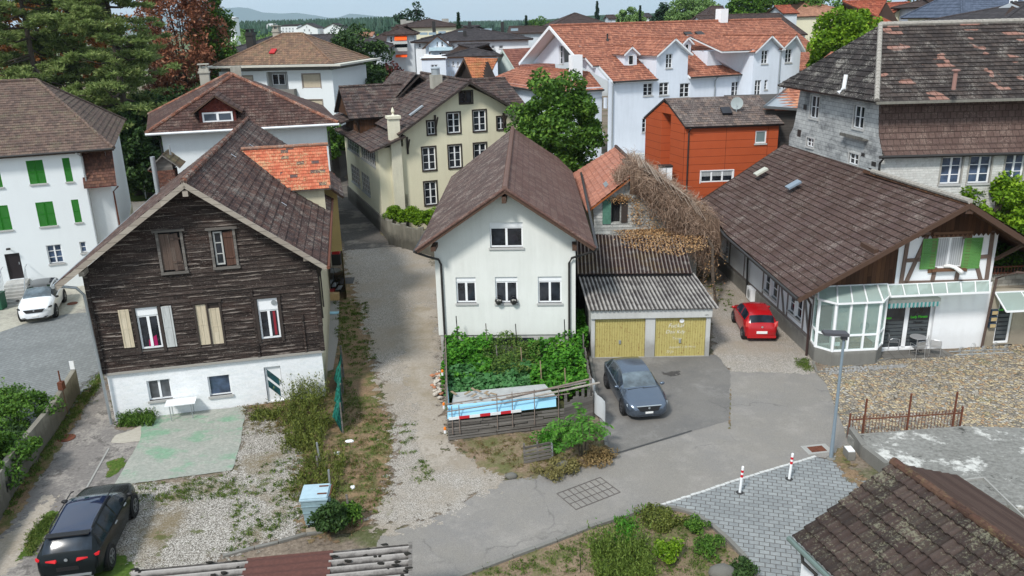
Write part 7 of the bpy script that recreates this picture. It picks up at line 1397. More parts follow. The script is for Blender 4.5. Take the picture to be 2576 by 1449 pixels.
for px_, Yd, h, r, mt in((600,210,12,6, l_pale),(640,230,13,7, l_pale),(560,180,12,6, l_mid),(715,240,11,6, l_mid),(690,300,13,7, l_pale),(650,330,14,8, l_mid),(730,280,9.5,5, l_pale),(800,260,9.5,5, l_mid),(880,300,14,7, l_spr),(905,250,14.5,6, l_pale),(935,260,13.5,7, l_bright),(620,380,16,8, l_mid),(590,300,14,9, l_pale),(845,230,8.5,5, l_pale),(870,380,14,8, l_mid),(2180,170,19,7, l_mid),(2120,200,22,8, l_mid),(2320,190,22,7, l_dark),(1945,180,17,5, l_mid)):
 k+=1; tree('background_tree', TL[k-1], tpx(px_, Yd), h, r, mt, m_bark,34,70, r*.32,.9,30+k, cz=h*.55, rz=h*.45, group='trees of the far gardens', tr=.3)
 # bushes near the yellow house and roads
def bush(label, loc, r, rz, mat, nc=26, nl=120, cr=.35, leaf=.14, seed=0, name='bush', cat='bush', group=None, stem=True, aspect=1.7, low=-.3):
 t=thing(name, label, cat, loc,0, group); P, cc=crown((0,0, rz*.55),((r, r)if not isinstance(r, tuple)else r)+(rz*.55,), nc, nl, cr, seed,.35,.8, low); P[:,2]=np.maximum(P[:,2],.02); leaf_obj('foliage', P, leaf, mat, t, aspect,.3, seed)
 if stem:
  mb=MB()
  for q in cc[:6]:mb.tube([(0,0,0),(q[0]*.5, q[1]*.5, q[2]*.6), tuple(q)],.025,5,.008)
  mb.build('stems', m_bark, t)
 return t
p_=W(990,540,1.8); bush('yellow green clipped bush on the garden wall, nearer the alley', tuple(p_-Vector((0,0,.9))),.8,1.5, l_bright,30,130,.3,.16,40,'hedge_bush');
for i, x in enumerate((1025,1052,1078)):p_=W(x,548,1.6); bush(('yellow green hedge bush in the middle of the garden wall','yellow green hedge bush right of the middle one on the garden wall','yellow green hedge bush beside the cream house roof')[i], tuple(p_-Vector((0,0,.75))),.95,1.3, l_bright,30,130,.3,.16,41+i,'hedge_bush')
p_=W(868,400,0); bush('green bushes beside the street behind the apartment block',(p_.x+1,84,0),2.2,6.5, l_mid,50,140,.8,.32,45); bush('pale green shrub at the corner of the yellow house wing',(-13.8,79,0),1.2,4.2, l_mid,30,130,.6,.25,46); bush('loose green shrub under the yellow house eaves',(-14.0,84,0),1.6,7.5, l_pale,30,130,.7,.3,47)
# haze: a closed body of air around everything
hb=MB(); hb.box(-14000,14000,-260,15800,-8,480); hz_=hb.build('haze', None if False else flat('tmp',(1,1,1)), None)
mm=bpy.data.materials.new('haze_air'); mm.use_nodes=True; nt=mm.node_tree; nt.nodes.clear(); pv=nt.nodes.new('ShaderNodeVolumePrincipled'); pv.inputs['Density'].default_value=.00009; pv.inputs['Color'].default_value=(.72,.89,1.0,1); pv.inputs['Anisotropy'].default_value=.2
oo=nt.nodes.new('ShaderNodeOutputMaterial'); nt.links.new(pv.outputs[0], oo.inputs['Volume']); hz_.data.materials.clear(); hz_.data.materials.append(mm); tag(hz_,'thin blue haze over the whole town', None, None,'stuff')
# ==== near roofs at the bottom edge
m_near=tiles('near_concrete_tiles',[hexc('463a36'), hexc('4f423d'), hexc('3e3531'), hexc('564943'), hexc('4a403a')],.42,.42,0, joint=.15, groove=.03, wave=.004, lichen=hexc('8f8f78'), lamt=.03, big=.3)
ns=thing('tiled_shed','shed with large dark lichened roof tiles at the bottom right corner','shed',(7.4,18.75,0)); o_=Vector(ns.location)
Ae=Vector((7.4,18.75,2.05))-o_; Dr=Vector((10.68,20.35,3.3))-o_; rd=Vector((.265,-.964,0)); Be=Ae+rd*7; Cr=Dr+rd*8.6; Be.z=2.05
mb=MB(); n=(Be-Ae).cross(Dr-Ae).normalized(); n=n if n.z>0 else-n; rows=9; cw_=.42; Lr=8; ncol=int(Lr/cw_)
for r_ in range(rows):
 for c in range(ncol):
  prof=[(0,.0),(.08,.055),(.2,.075),(.32,.055),(.42,.0),(.55,.0),(.7,.045),(.82,.06),(.94,.045),(1.0,.0)]; jz=random.uniform(-.006,.006); uvj=random.uniform(0,9)
  for(a, h),(b_, g)in zip(prof[:-1], prof[1:]):
   P=[]
   for t, u, hh, lf in((r_, a, h,.075),(r_, b_, g,.075),(r_+1.08, b_, g,.0),(r_+1.08, a, h,.0)):
    s_=(c+u)*cw_; base=Ae.lerp(Dr, t/rows)+rd*s_; P.append(base+n*(hh+lf+jz))
   mb.face(P, uv=[((c+a)*cw_, r_*.42),((c+b_)*cw_, r_*.42),((c+b_)*cw_, r_*.42+.41),((c+a)*cw_, r_*.42+.41)]); mb.face([P[0]-n*.06, P[1]-n*.06, P[1], P[0]])
rn=mb.build('roof', m_near, ns, smooth=45)
un=MB(); r=MB(); Ee=Dr+Vector((2.6,1.2,-1.2)); roofplane(r, un,[Dr, Cr, Ee+rd*8.6, Ee],.42,.04,.1); o=r.build('roof', planks('dark_fibre_slope',[hexc('47362f'), hexc('58463e')],.12,3), ns); un.build('eaves', m_wood, o)
rg=MB(); ridge(rg, Dr+Vector((0,0,.06)), Cr+Vector((0,0,.06)),.13,.42); rg.build('ridge_tiles', tiles('ridge_mossy',[hexc('5d4339'), hexc('624a3d'), hexc('503c34')],.42,.4, lichen=hexc('6f6345'), lamt=.1), rn)
mb=MB(); q=(Dr-Ae); w3=[Ae+Vector((.25,-.15,-.1)), Dr+Vector((0,-.2,-.15)), Ee+Vector((-.25,-.15,0))]; mb.face([(w3[0].x, w3[0].y,0), w3[0], w3[1], w3[2],(w3[2].x, w3[2].y,0)]); mb.face([(w3[0].x, w3[0].y,0), w3[0], w3[0]+rd*6,(w3[0].x+rd.x*6, w3[0].y+rd.y*6,0)]); mb.build('wall', m_white2, ns)
mb=MB(); g0=Ae+Vector((-.1,.02,-.02)); mb.tube([g0, g0+rd*7],.075,8); mb.build('gutter', flat('zinc_green', hexc('6d7c76'),.5, metal=.3), ns); pipe(ns,[g0+rd*.6, g0+rd*.65+Vector((.02,0,-.3)), g0+rd*1.0+Vector((.2,.08,-.5)), g0+rd*1.0+Vector((.22,.08,-2))],.05, m_dark)
bs=thing('corrugated_shed_roof','low shed roof of pale lichened corrugated sheets with a red brown section','shed',(-9.9,17.8,0)); o_=Vector(bs.location)
e0, e1=Vector((-9.95,17.85,2.25)), Vector((-2.93,18.66,2.25)); fwd=Vector((.11,-.99,.03)); q0=W(630,1400,2.25); q1=W(832,1385,2.25); L_=(e1-e0).length; t0=(q0-e0).dot(e1-e0)/L_**2; t1=(q1-e0).dot(e1-e0)/L_**2
for a, b_, mt, dz, lb in((0, t0, m_corr3,0, None),(t0-.01, t1+.01, m_corrr,.025,'red brown sheet'),(t1,1, m_corr3,0, None)):
 A_, B_=e0.lerp(e1, a)-o_+Vector((0,0, dz)), e0.lerp(e1, b_)-o_+Vector((0,0, dz)); o=corrugated('roof_sheet', bs,[A_+fwd*3.0, B_+fwd*3.0, B_, A_], mt,.3 if not lb else .3,.065 if not lb else .02,.03, along='u')
 if lb:o['label']=lb
mb=MB(); a_=e1-o_; mb.bar(a_+Vector((.03,0,.02)), a_+fwd*3+Vector((.03,0,.02)),.1,.06); mb.build('edge_board', m_wood, bs); mb=MB(); w0=e0-o_; mb.face([(w0.x+.1, w0.y-.1,0),(a_.x-.1, a_.y-.1,0),(a_.x-.1, a_.y-.1,2.2),(w0.x+.1, w0.y-.1,2.2)]); mb.face([(a_.x-.1, a_.y-.1,0),(a_.x+.2, a_.y-3,0),(a_.x+.2, a_.y-3,2.2),(a_.x-.1, a_.y-.1,2.2)]); mb.build('wall', m_conc, bs)
mo=MB()
for k in range(60):
 t=random.random(); v=random.random()*1.6; p=e0.lerp(e1, t)-o_+fwd*v
 if t0-.02<t<t1+.02:continue
 mo.blob(p+Vector((0,0,.05)),(random.uniform(.05,.13), random.uniform(.03,.05), random.uniform(.02,.05)),1,.3)
tag(mo.build('moss_cushions', flat('black_moss',(.018,.017,.014),.95), bs), kind='stuff')
# ==== cars
def interp(ks, x):
 X=[k[0]for k in ks]; Yv=[k[1]for k in ks]; i=max(0, min(len(X)-2, next((j for j in range(len(X)-1)if x<=X[j+1]), len(X)-2))); t=(x-X[i])/(X[i+1]-X[i]); t=max(0, min(1, t))
 m=[0]*len(X)
 for j in range(len(X)):
  if 0<j<len(X)-1:
   d0=(Yv[j]-Yv[j-1])/(X[j]-X[j-1]); d1=(Yv[j+1]-Yv[j])/(X[j+1]-X[j]); m[j]=0 if d0*d1<=0 else 2*d0*d1/(d0+d1)
  else:k_=0 if j==0 else len(X)-2; m[j]=(Yv[k_+1]-Yv[k_])/(X[k_+1]-X[k_])
 h=X[i+1]-X[i]; return Yv[i]*(2*t**3-3*t*t+1)+m[i]*h*(t**3-2*t*t+t)+Yv[i+1]*(-2*t**3+3*t*t)+m[i+1]*h*(t**3-t*t)
def paint(name, c, metal=.5, rough=.25):
 b=NB(name); n=b.noise(b.ob,2,3); return b.done(b.mix(n, tuple(x*.9 for x in c), tuple(x*1.1 for x in c)), rough, metal=metal, spec=.5, coat=1)
m_tyre=flat('tyre',(.018,.018,.019),.85); m_rim=flat('alloy_rim',(.35,.36,.38),.35, metal=.8); m_rimd=flat('dark_rim',(.12,.12,.13),.4, metal=.6); m_lamp=flat('headlamp_glass',(.5,.54,.58),.12, spec=.8); m_tail=flat('red_tail_lamp',(.5,.01,.015),.5, spec=.2); m_plate=flat('licence_plate',(.75,.75,.73),.5)
m_cglass=glass_dark('car_glass',(.012,.017,.024),.12,.3); m_wind=glass_dark('windshield_glass',(.05,.065,.075),.09,1.0); m_blk=flat('black_trim',(.014,.014,.015),.5)
def car(label, P, loc, fwd, L_, Wd, Hh, body, style, roofm=None, rimm=None, name='parked_car', group='cars parked in the yards'):
 t=thing(name, label,'car', loc, math.atan2(fwd[1], fwd[0]), group); hw=Wd/2; n=56; ct=style
 xs=[L_*i/n for i in range(n+1)]
 cols=[]
 for s in xs:
  f=s/L_; zt=interp(ct['top'], f)*Hh; w=interp(ct['w'], f)*hw; zb=interp(ct['belt'], f)*Hh; wt_=interp(ct['wt'], f)*w; zs=interp(ct['sill'], f)*Hh; ze=zt-interp(ct['edge'], f)*Hh
  zb=min(zb, ze-.004); col=[(0, zs),(w*.8, zs),(w*.955, zs+.06),(w*.985, zs+(zb-zs)*.35),(w, zs+(zb-zs)*.68),(w*.975, zb-.03),(w*.94, zb)]
  for k in(.33,.66,1.0):col.append((w*.94+(wt_-w*.94)*k+.012*math.sin(k*3.14), zb+(ze-zb)*k))
  col+=[(wt_*.93, ze+(zt-ze)*.55),(wt_*.6, zt-.012),(0, zt)]; cols.append([(L_/2-s, y, z)for y, z in col])
 ws, re, sd=ct['ws'], ct['rw'], ct['sd']; B=MB(); G={'windshield':MB(),'rear_window':MB(),'side_window':MB(),'side_glass':MB()}; RF=MB(); nc=len(cols[0])
 for i in range(n):
  fm=(xs[i]+xs[i+1])/2/L_
  for j in range(nc-1):
   tgt=B
   if 6<=j<=8 and sd[0]<fm<sd[1]and not any(abs(fm-p_)<.009 for p_ in ct['pil']):tgt=G['side_window']
   if j in(9,10,11)and ws[0]<fm<ws[1]:tgt=G['windshield']
   if j in(9,10,11)and re[0]<fm<re[1]:tgt=G['rear_window']
   if j in(10,11)and roofm and ws[1]<fm<re[0]:tgt=RF
   for sgn in(1,-1):
    q=[cols[i][j], cols[i][j+1], cols[i+1][j+1], cols[i+1][j]]; q=[(p[0], p[1]*sgn, p[2])for p in q]
    (G['side_glass']if tgt is G['side_window']and sgn<0 else tgt).face(q if sgn>0 else q[::-1])
 for e in(0, n):
  c=cols[e]; q=[(p[0], p[1], p[2])for p in c]+[(p[0],-p[1], p[2])for p in c[::-1]]; B.face(q)
 B.build('body', body, t, smooth=38, merge=True)
 for k, g in G.items():
  if g.f:g.build(k.replace('side_glass','side_window'), m_wind if k=='windshield' else m_cglass, t, smooth=38, merge=True)
 if RF.f:RF.build('glass_roof', roofm, t, smooth=38, merge=True)
 wr=ct['wr']
 for fx in ct['ax']:
  for sg in(1,-1):
   x=L_/2-fx*L_; yw=sg*(hw-.1); ar=MB(); ar.lathe([(wr*1.13,-.11),(wr*1.13,.104),(.001,.104)],(x, yw, wr*1.0),24, axis='y')if sg>0 else ar.lathe([(wr*1.13,.11),(wr*1.13,-.104),(.001,-.104)],(x, yw, wr),24, axis='y')
   ar.build('wheel_well_shade', m_blk, t)  # black disc over the paint stands in for the shaded wheel well
   w=MB(); w.lathe([(wr*.62,-.1),(wr*.93,-.12),(wr,-.08),(wr,.08),(wr*.93,.12),(wr*.62,.11)],(x, yw+sg*.012, wr),24, axis='y'); wo2=w.build('wheel', m_tyre, t, smooth=40)
   rm_=MB(); rm_.lathe([(wr*.63, sg*.06),(wr*.63, sg*.105),(wr*.57, sg*.108),(wr*.57, sg*.07),(.001, sg*.07)],(x, yw+sg*.012, wr),20, axis='y')
   for k in range(5):
    a=k*2*math.pi/5; c0=Vector((x, yw+sg*.11, wr)); rm_.bar(c0, c0+Vector((math.cos(a)*wr*.6,0, math.sin(a)*wr*.6)),.05,.03, up=(0,1,0))
   rm_.build('rim', rimm or m_rim, wo2, smooth=40)
 def on(f, y, z, out=0):s=f*L_; return(L_/2-s+out, y, z)
 return t, cols, on
hatch=dict(top=[(0,.40),(.03,.50),(.08,.57),(.2,.655),(.29,.70),(.38,.86),(.46,.965),(.56,1.0),(.72,.985),(.86,.90),(.93,.78),(.975,.66),(1,.5)], w=[(0,.66),(.03,.84),(.08,.94),(.2,.99),(.5,1),(.8,.99),(.93,.95),(.98,.86),(1,.74)], belt=[(0,.36),(.04,.45),(.1,.52),(.28,.62),(.5,.65),(.8,.68),(.95,.68),(1,.45)], wt=[(0,.9),(.1,.86),(.27,.8),(.45,.70),(.7,.68),(.85,.70),(.95,.78),(1,.85)], sill=[(0,.17),(.05,.13),(.95,.14),(1,.2)], edge=[(0,.03),(.2,.03),(.3,.04),(.45,.06),(.8,.06),(.93,.04),(1,.03)], ws=(.285,.44), rw=(.83,.945), sd=(.34,.86), pil=(.57,.77), ax=(.205,.815), wr=.32)
suv=dict(hatch); suv['top']=[(0,.42),(.03,.52),(.08,.6),(.2,.67),(.27,.71),(.36,.87),(.44,.965),(.55,1.0),(.78,.985),(.88,.95),(.94,.80),(.98,.68),(1,.5)]; suv['rw']=(.885,.965); suv['wr']=.37; suv['sill']=[(0,.2),(.05,.15),(.95,.16),(1,.22)]; suv['sd']=(.32,.88); suv['w']=[(0,.5),(.03,.74),(.08,.9),(.2,.98),(.5,1),(.85,.98),(.95,.93),(.99,.86),(1,.8)]
mini=dict(hatch); mini['top']=[(0,.42),(.03,.52),(.08,.58),(.16,.64),(.24,.70),(.35,.88),(.45,.97),(.55,1),(.78,.98),(.88,.92),(.95,.74),(.985,.6),(1,.5)]; mini['ws']=(.24,.42); mini['rw']=(.885,.96); mini['sd']=(.3,.86); mini['ax']=(.18,.84); mini['pil']=(.6,); mini['wr']=.29
# grey hatchback
t, c, on=car('slate blue grey hatchback parked nose out before the rusty yellow garage doors', None,(5.1,31.6,.02),(.13,-.991),4.28,1.82,1.44, paint('slate_paint',(.13,.16,.205),.75,.25), hatch, rimm=m_rimd)
def lamps(t, L_, Wd, z, m, front=True, w=.38, h=.11, inset=.1, yo=.72, name='headlight', wrap=.16):
 for sg in(1,-1):
  mb=MB(); s=1 if front else-1; x0=s*(L_/2-inset); y0=sg*Wd/2*yo
  mb.extr([(x0+s*.02, y0-sg*w*.5, z-h*.4),(x0-s*wrap*1.3, y0+sg*w*.42, z-h*.2),(x0-s*wrap*1.6, y0+sg*w*.46, z+h*.7),(x0-s*.09, y0-sg*w*.5, z+h*.35)],(s*.05, sg*.02,.0)); mb.build(name, m, t)
def front(t, L_, Wd, zg, zp, m=m_blk, gw=.5, gh=.1, badge=True):
 x=L_/2; mb=MB(); mb.extr([(x-.05,-gw, zg+gh),(x-.0,-gw*.72, zg-gh),(x-.0, gw*.72, zg-gh),(x-.05, gw, zg+gh)],(.025,0,0)); g=mb.build('grille', m, t); mb=MB()
 mb.extr([(x-.06,-gw*1.03, zg+gh*1.2),(x-.06, gw*1.03, zg+gh*1.2),(x-.05, gw, zg+gh),(x-.05,-gw, zg+gh)],(.04,0,0)); mb.build('chrome_strip', m_grey, g)
 if badge:mb=MB(); mb.lathe([(.045,0),(.045,.012),(.001,.014)],(x+.0,0, zg+gh*.3),12, axis='x'); mb.build('badge', m_grey, g)
 mb=MB(); mb.box(x-.01, x+.025,-.16,.16, zp-.04, zp+.04); mb.build('licence_plate', m_plate, t); mb=MB(); mb.extr([(x-.04,-Wd*.36, zp-.06),(x-.01,-Wd*.28, zp-.14),(x-.01, Wd*.28, zp-.14),(x-.04, Wd*.36, zp-.06)],(.02,0,0)); mb.build('air_intake', m, t)
def mirrors(t, L_, Wd, f, z, m):
 for sg in(1,-1):
  mb=MB(); x=L_/2-f*L_; mb.blob((x, sg*(Wd/2+.06), z),(.07,.11,.07),2,.0); mb.build('mirror', m, t, smooth=True)
pg=bpy.data.materials['slate_paint']; lamps(t,4.28,1.82,.62, m_lamp, inset=.12); front(t,4.28,1.82,.58,.42); mirrors(t,4.28,1.82,.33,.98, pg)
mb=MB(); mb.tube([(1.05,-.6,.97),(1.0,.1,.985)],.012,4); mb.tube([(1.05,.05,.985),(1.0,.65,.965)],.012,4); mb.build('wiper', m_blk, t)
# black suv, seen from behind
t, c, on=car('black estate suv with blue reflecting glass roof seen from behind at the lower left', None,(-13.5,22.3,.02),(-.17,.985),4.55,1.86,1.56, flat('black_green_paint',(.006,.009,.010),.22, spec=.22), suv, roofm=flat('panorama_glass',(.012,.02,.05),.03, spec=1), rimm=m_rim)
lamps(t,4.55,1.86,.95, m_tail, False,.62,.09,.03,.62,'tail_light',.12); mirrors(t,4.55,1.86,.31,1.08, m_blk)
mb=MB(); mb.box(-2.33,-2.25,-.62,.62,.42,.47); mb.build('chrome_strip', m_grey, t); mb=MB(); mb.box(-2.29,-2.22,-.3,.3,.62,.74); mb.build('plate_recess', m_blk, t); mb=MB(); mb.lathe([(.05,-.01),(.05,.0),(.001,.0)],(-2.27,0,.97),12, axis='x'); mb.build('badge', m_grey, t)
mb=MB(); mb.box(-1.9,-1.68,-.6,.6,1.5,1.53); mb.build('roof_spoiler', m_blk, t)
for sg in(1,-1):
 mb=MB(); mb.tube([(.7, sg*.6,1.5),(.5, sg*.61,1.57),(-1.3, sg*.6,1.57),(-1.55, sg*.59,1.5)],.018,6); mb.build('roof_rail', m_blk, t); mb=MB(); mb.box(-2.32,-2.26, sg*.55-.1, sg*.55+.1,.30,.35); mb.build('exhaust', m_grey, t)
 for hx_ in(.55,-.45):mb=MB(); mb.bar((hx_, sg*.93,.97),(hx_-.2, sg*.93,.98),.03,.03); mb.build('handle', m_grey, t)
 # white electric suv by the stairs
t, c, on=car('white suv with dark roof glass parked by the concrete stairs', None,(-27.45,45.2,.02),(.32,-.947),4.65,1.88,1.6, paint('white_car_paint',(.72,.74,.76),0,.2), suv, roofm=flat('dark_roof_glass',(.012,.012,.014),.05, spec=.8))
lamps(t,4.65,1.88,.82, m_blk, True,.42,.08,.16); front(t,4.65,1.88,.74,.45, gw=.55, gh=.09); mirrors(t,4.65,1.88,.3,1.06, m_blk)
# red small car from behind
mr=paint('red_car_paint',(.42,.008,.012),.1,.25); t, c, on=car('small red three door car seen from behind beside the timbered house', None,(12.42,39.3,.02),(.07,.9975),3.6,1.66,1.47, mr, mini)
lamps(t,3.6,1.66,.86, flat('red_lamp_clear',(.55,.05,.04),.2, spec=.7), False,.22,.3,.1,.8,'tail_light',.05); mirrors(t,3.6,1.66,.27,.95, mr); mb=MB(); mb.box(-1.84,-1.78,-.26,.26,.48,.6); mb.build('licence_plate', m_plate, t); mb=MB(); mb.box(-1.82,-1.76,-.7,.7,.24,.36); mb.build('bumper', mr, t); mb=MB(); mb.lathe([(.05,0),(.05,-.012),(.001,-.014)],(-1.8,0,.82),10, axis='x'); mb.build('badge', m_grey, t); mb=MB(); mb.tube([(-1.58,0,1.12),(-1.5,-.3,1.2)],.012,4); mb.build('wiper', m_blk, t)
# ==== street furniture
t=thing('street_lamp','tall grey street lamp with flat dark head beside the road drain','street lamp',(11.48,26.25,0)); mb=MB(); mb.tube([(0,0,0),(0,0,1.2),(0,0,4.75)],.075,12,.045); mb.build('post', flat('lamp_grey', hexc('8795a0'),.45, metal=.3), t, smooth=40); mb=MB(); mb.box(-.09,.09,-.09,.09,4.7,4.9); mb.extr([(-.75,-.17,4.92),(.1,-.19,4.86),(.1,.19,4.86),(-.75,.17,4.92)],(0,0,.1)); mb.build('lamp_head', flat('lamp_dark', hexc('4b4a4e'),.6), t); mb=MB(); mb.lathe([(.16,0),(.16,.05),(.08,.09)], n=12); mb.build('foot', m_conc, t)
def bollard(px_, label):
 p=W(*px_); t=thing('bollard', label,'bollard', tuple(p),0,'red and white bollards on the paved path'); t.rotation_euler=(0, rad(2.5),0); mb=MB(); mb.lathe([(.045,.02),(.045,.62)], n=12); mb.lathe([(.045,.72),(.045,.8)], n=12); mb.lathe([(.045,.89),(.045,1.0),(.03,1.03),(.001,1.04)], n=12); mb.build('post', flat('bollard_white',(.78,.79,.8),.5), t)
 for z in(.62,.80):mb=MB(); mb.lathe([(.047, z),(.047, z+.1 if z<.7 else z+.09)], n=12); mb.build('red_band', flat('bollard_red',(.55,.01,.02),.5), t)
 mb=MB(); mb.lathe([(.13,0),(.13,.025),(.001,.03)], n=16); mb.build('base_plate', m_dark, t); return t
bollard((1861,1240),'red and white bollard nearer the middle of the road'); bollard((1985,1206),'red and white bollard nearer the street lamp')
t=thing('street_lamp','curved white topped street lamp behind the yellow house roof','street lamp',(WY(992,240,84).x,84,0)); zt=WY(990,195,84).z; mb=MB(); mb.tube([(0,0,0),(0,0, zt-1),(.15,0, zt-.3),(.8,0, zt)],.07,8,.045); mb.build('post', m_grey, t); mb=MB(); mb.blob((1.1,0, zt+.02),(.42,.14,.09),2,0); mb.build('lamp_head', m_white, t)
t=thing('street_lamp','slim street lamp with small white head before the dark pines','street lamp',(WY(351,400,78).x,78,0)); zt=WY(345,378,78).z+4.2; zt=WY(345,379,78).z; mb=MB(); mb.tube([(0,0,0),(0,0, zt)],.07,8,.045); mb.build('post', m_grey, t); mb=MB(); mb.blob((-.3,0, zt),(.4,.12,.07),2,0); mb.build('lamp_head', m_white, t)
# rusty fence
fa, fb=Vector((12.68,27.71,.0)), Vector((17.11,28.04,.0)); t=thing('iron_fence','rusty wrought iron railing with three tall posts beside the cobbled yard','fence', tuple(fa)); d=fb-fa; mb=MB(); n=34
for k in range(n+1):
 p=d*(k/n); mb.tube([p, p+Vector((0,0,.95))],.011,5); mb.tube([p+Vector((0,0,.88)), p+Vector((0,0,1.02))],.02,4,.002)
 if k<n:q=d*((k+.5)/n); mb.tube([q+Vector((.05*math.cos(a),0,.88+.05*math.sin(a)))for a in[i*math.pi/3 for i in range(7)]],.006,4, cap=False)
for z in(.12,.8):mb.bar(Vector((0,0, z)), d+Vector((0,0, z)),.035,.035)
mb.build('railing', m_rust, t)
for f, h in((.0,1.05),(.13,1.62),(.52,1.72),(.93,1.68),(1.0,1.05)):mb=MB(); p=d*f; mb.bar(p, p+Vector((0,0, h)),.055,.055); mb.blob(p+Vector((0,0, h)),.045,1,0); mb.build('post', m_rust, t)
# raised broken concrete slab right
A_=[W(*p)for p in((2130,1112),(2412,1090),(2760,1100),(2800,1330),(2480,1285),(2330,1240),(2225,1195))]; mb=MB(); mb.extr([(p.x, p.y,-.05)for p in A_],(0,0,.36)); o=mb.build('concrete_platform', ground('broken_concrete',[hexc('5a5955'), hexc('7f7e79'), hexc('9b9a95')],6, patch=hexc('c9c8c2'), pf=(.57,.62), pscale=.5, patch2=hexc('3f3e3b'), p2=(.6,.66), ragged=False, bump=.6)); tag(o, kind='structure')
kerb([(2134,1098),(2170,1150),(2228,1196)],'low_edge_wall',.5,.2, m_conc,3); kerb([(2330,1240),(2470,1225),(2576,1330)],'slab_joint',.39,.05, m_concl,6)
sheet('lawn',[(2300,1225),(2470,1270),(2640,1330),(2640,1480),(2400,1420),(2250,1300)], g_grass,.012);
sheet('leaf_litter',[(2090,1150),(2130,1120),(2150,1180),(2200,1230),(2160,1235),(2120,1190)], g_weed,.022)
t=thing('white_brick','white painted block lying beside the lamp post','block', tuple(W(2135,1150))); mb=MB(); mb.box(-.13,.13,-.25,.25,0,.32); mb.build('block', m_conc, t); mb=MB(); mb.box(-.12,.12,-.2,.2,.322,.36); mb.build('white_top', m_white, t)
# left boundary wall with graffiti
P_=[(-20.0,34.0,1.12),(-19.5,32.9,1.15),(-18.82,30.39,1.1),(-17.96,25.94,1.25),(-17.2,22.6,1.3),(-16.6,19,1.3)]
P_=[(-19.64,33.75,1.15),(-18.85,30.39,1.08),(-17.96,25.94,1.28),(-17.1,22.8,1.35),(-16.2,18.5,1.4)]
t=thing('concrete_wall','weathered concrete boundary wall with black graffiti along the drive','wall', P_[0][:2]+(0,)); o_=Vector(t.location)
for a, b_ in zip(P_[:-1], P_[1:]):
 A_, B_=Vector((*a[:2],0))-o_, Vector((*b_[:2],0))-o_; d=(B_-A_); A_=A_+d.normalized()*.02; s=Vector((-d.y, d.x,0)).normalized()*-.2; mb=MB()
 mb.face([A_, B_, B_+Vector((0,0, b_[2])), A_+Vector((0,0, a[2]))]); mb.face([A_+s, B_+s, B_+s+Vector((0,0, b_[2])), A_+s+Vector((0,0, a[2]))][::-1]); mb.face([A_+Vector((0,0, a[2])), B_+Vector((0,0, b_[2])), B_+s+Vector((0,0, b_[2])), A_+s+Vector((0,0, a[2]))]); mb.face([A_, A_+Vector((0,0, a[2])), A_+s+Vector((0,0, a[2])), A_+s])
 mb.build('wall_panel', plaster('old_wall_concrete', hexc('8f8b80'), hexc('46433c'),.8), t)
dw_=(Vector((-17.1,22.8,0))-Vector((-17.96,25.94,0))).normalized(); ang_=math.atan2(dw_.y, dw_.x)+math.pi
m_ink=flat('black_spray',(.02,.02,.022),.7)
for s_, sz, f, z in(('KASBA',.55,.15,.45),('ROS',.4,-.28,.4),('TE',.4,.75,.3)):
 p=Vector((-17.96,25.94,0)).lerp(Vector((-17.1,22.8,0)), f)-o_+Vector((.02,.01, z)); text(t, s_, sz, p, m_ink, rot=(rad(90),0, ang_+math.pi), name='graffiti', shear=.25)
t=thing('meter_box','small rusty box on a post at the wall top','box',(-19.15,31.6,0)); mb=MB(); mb.tube([(0,0,0),(0,0,2.0)],.03,6); mb.build('post', m_rust, t); mb=MB(); mb.box(-.1,.1,-.12,.12,1.15,1.5); mb.build('box', m_rust, t)
t=thing('white_sign','little white sign plate on a thin rod at the wall end','sign',(-19.7,33.6,0)); mb=MB(); mb.tube([(0,0,1.1),(0,0,1.9)],.012,5); mb.build('rod', m_grey, t); mb=MB(); mb.box(-.1,.1,-.01,.01,1.2,1.6); mb.build('plate', m_white, t)
# container, posts, green net
t=thing('rubbish_container','weathered pale blue steel container with a hinged lid beside the gravel lot','waste container',(-6.55,23.1,0), rad(4)); m_ct=flat('faded_blue_steel', hexc('8aa1a8'),.6, var=.25, scale=9)
mb=MB(); mb.extr([(-.36,-.36,.15),(.36,-.36,.15),(.42,-.42,1.05),(-.42,-.42,1.05)],(0,.0,0), cap=False)
for z0_, z1_, k0_, k1_ in((.15,1.08,.34,.42),):
 a=[(-k0_,-k0_, z0_),(k0_,-k0_, z0_),(k0_, k0_, z0_),(-k0_, k0_, z0_)]; b_=[(-k1_,-k1_, z1_),(k1_,-k1_, z1_),(k1_, k1_, z1_),(-k1_, k1_, z1_)]
 for i in range(4):j=(i+1)%4; mb.face([a[i], a[j], b_[j], b_[i]])
 mb.face(a[::-1])
for z in(.35,.6,.85):k_=.34+(z-.15)/.93*.08+.012; mb.box(-k_, k_,-k_-.01,-k_+.02, z, z+.03); mb.box(k_-.02, k_+.01,-k_, k_, z, z+.03)
mb.build('bin_body', m_ct, t); mb=MB(); mb.box(-.45,.45,-.45,.45,1.08,1.13); mb.extr([(-.42,-.42,1.13),(.42,-.42,1.13),(.42,.42,1.13),(-.42,.42,1.13)],(0,0,.05)); mb.build('lid', flat('lid_pale_blue', hexc('a3bac4'),.5, var=.2, scale=5), t); mb=MB(); mb.tube([(.46,-.25,1.1),(.52,-.25,1.2),(.52,.3,1.2),(.46,.3,1.1)],.018,6); mb.bar((.1,-.2,1.2),(.4,-.2,1.2),.05,.02); mb.bar((.1,.25,1.2),(.4,.25,1.2),.05,.02); mb.build('lid_bracket', m_rust, t)
for sx in(-.27,.27):
 for sy in(-.27,.27):mb=MB(); mb.lathe([(.07,-.025),(.07,.025)],(sx, sy,.07),10, axis='x'); mb.build('wheel', m_tyre, t)
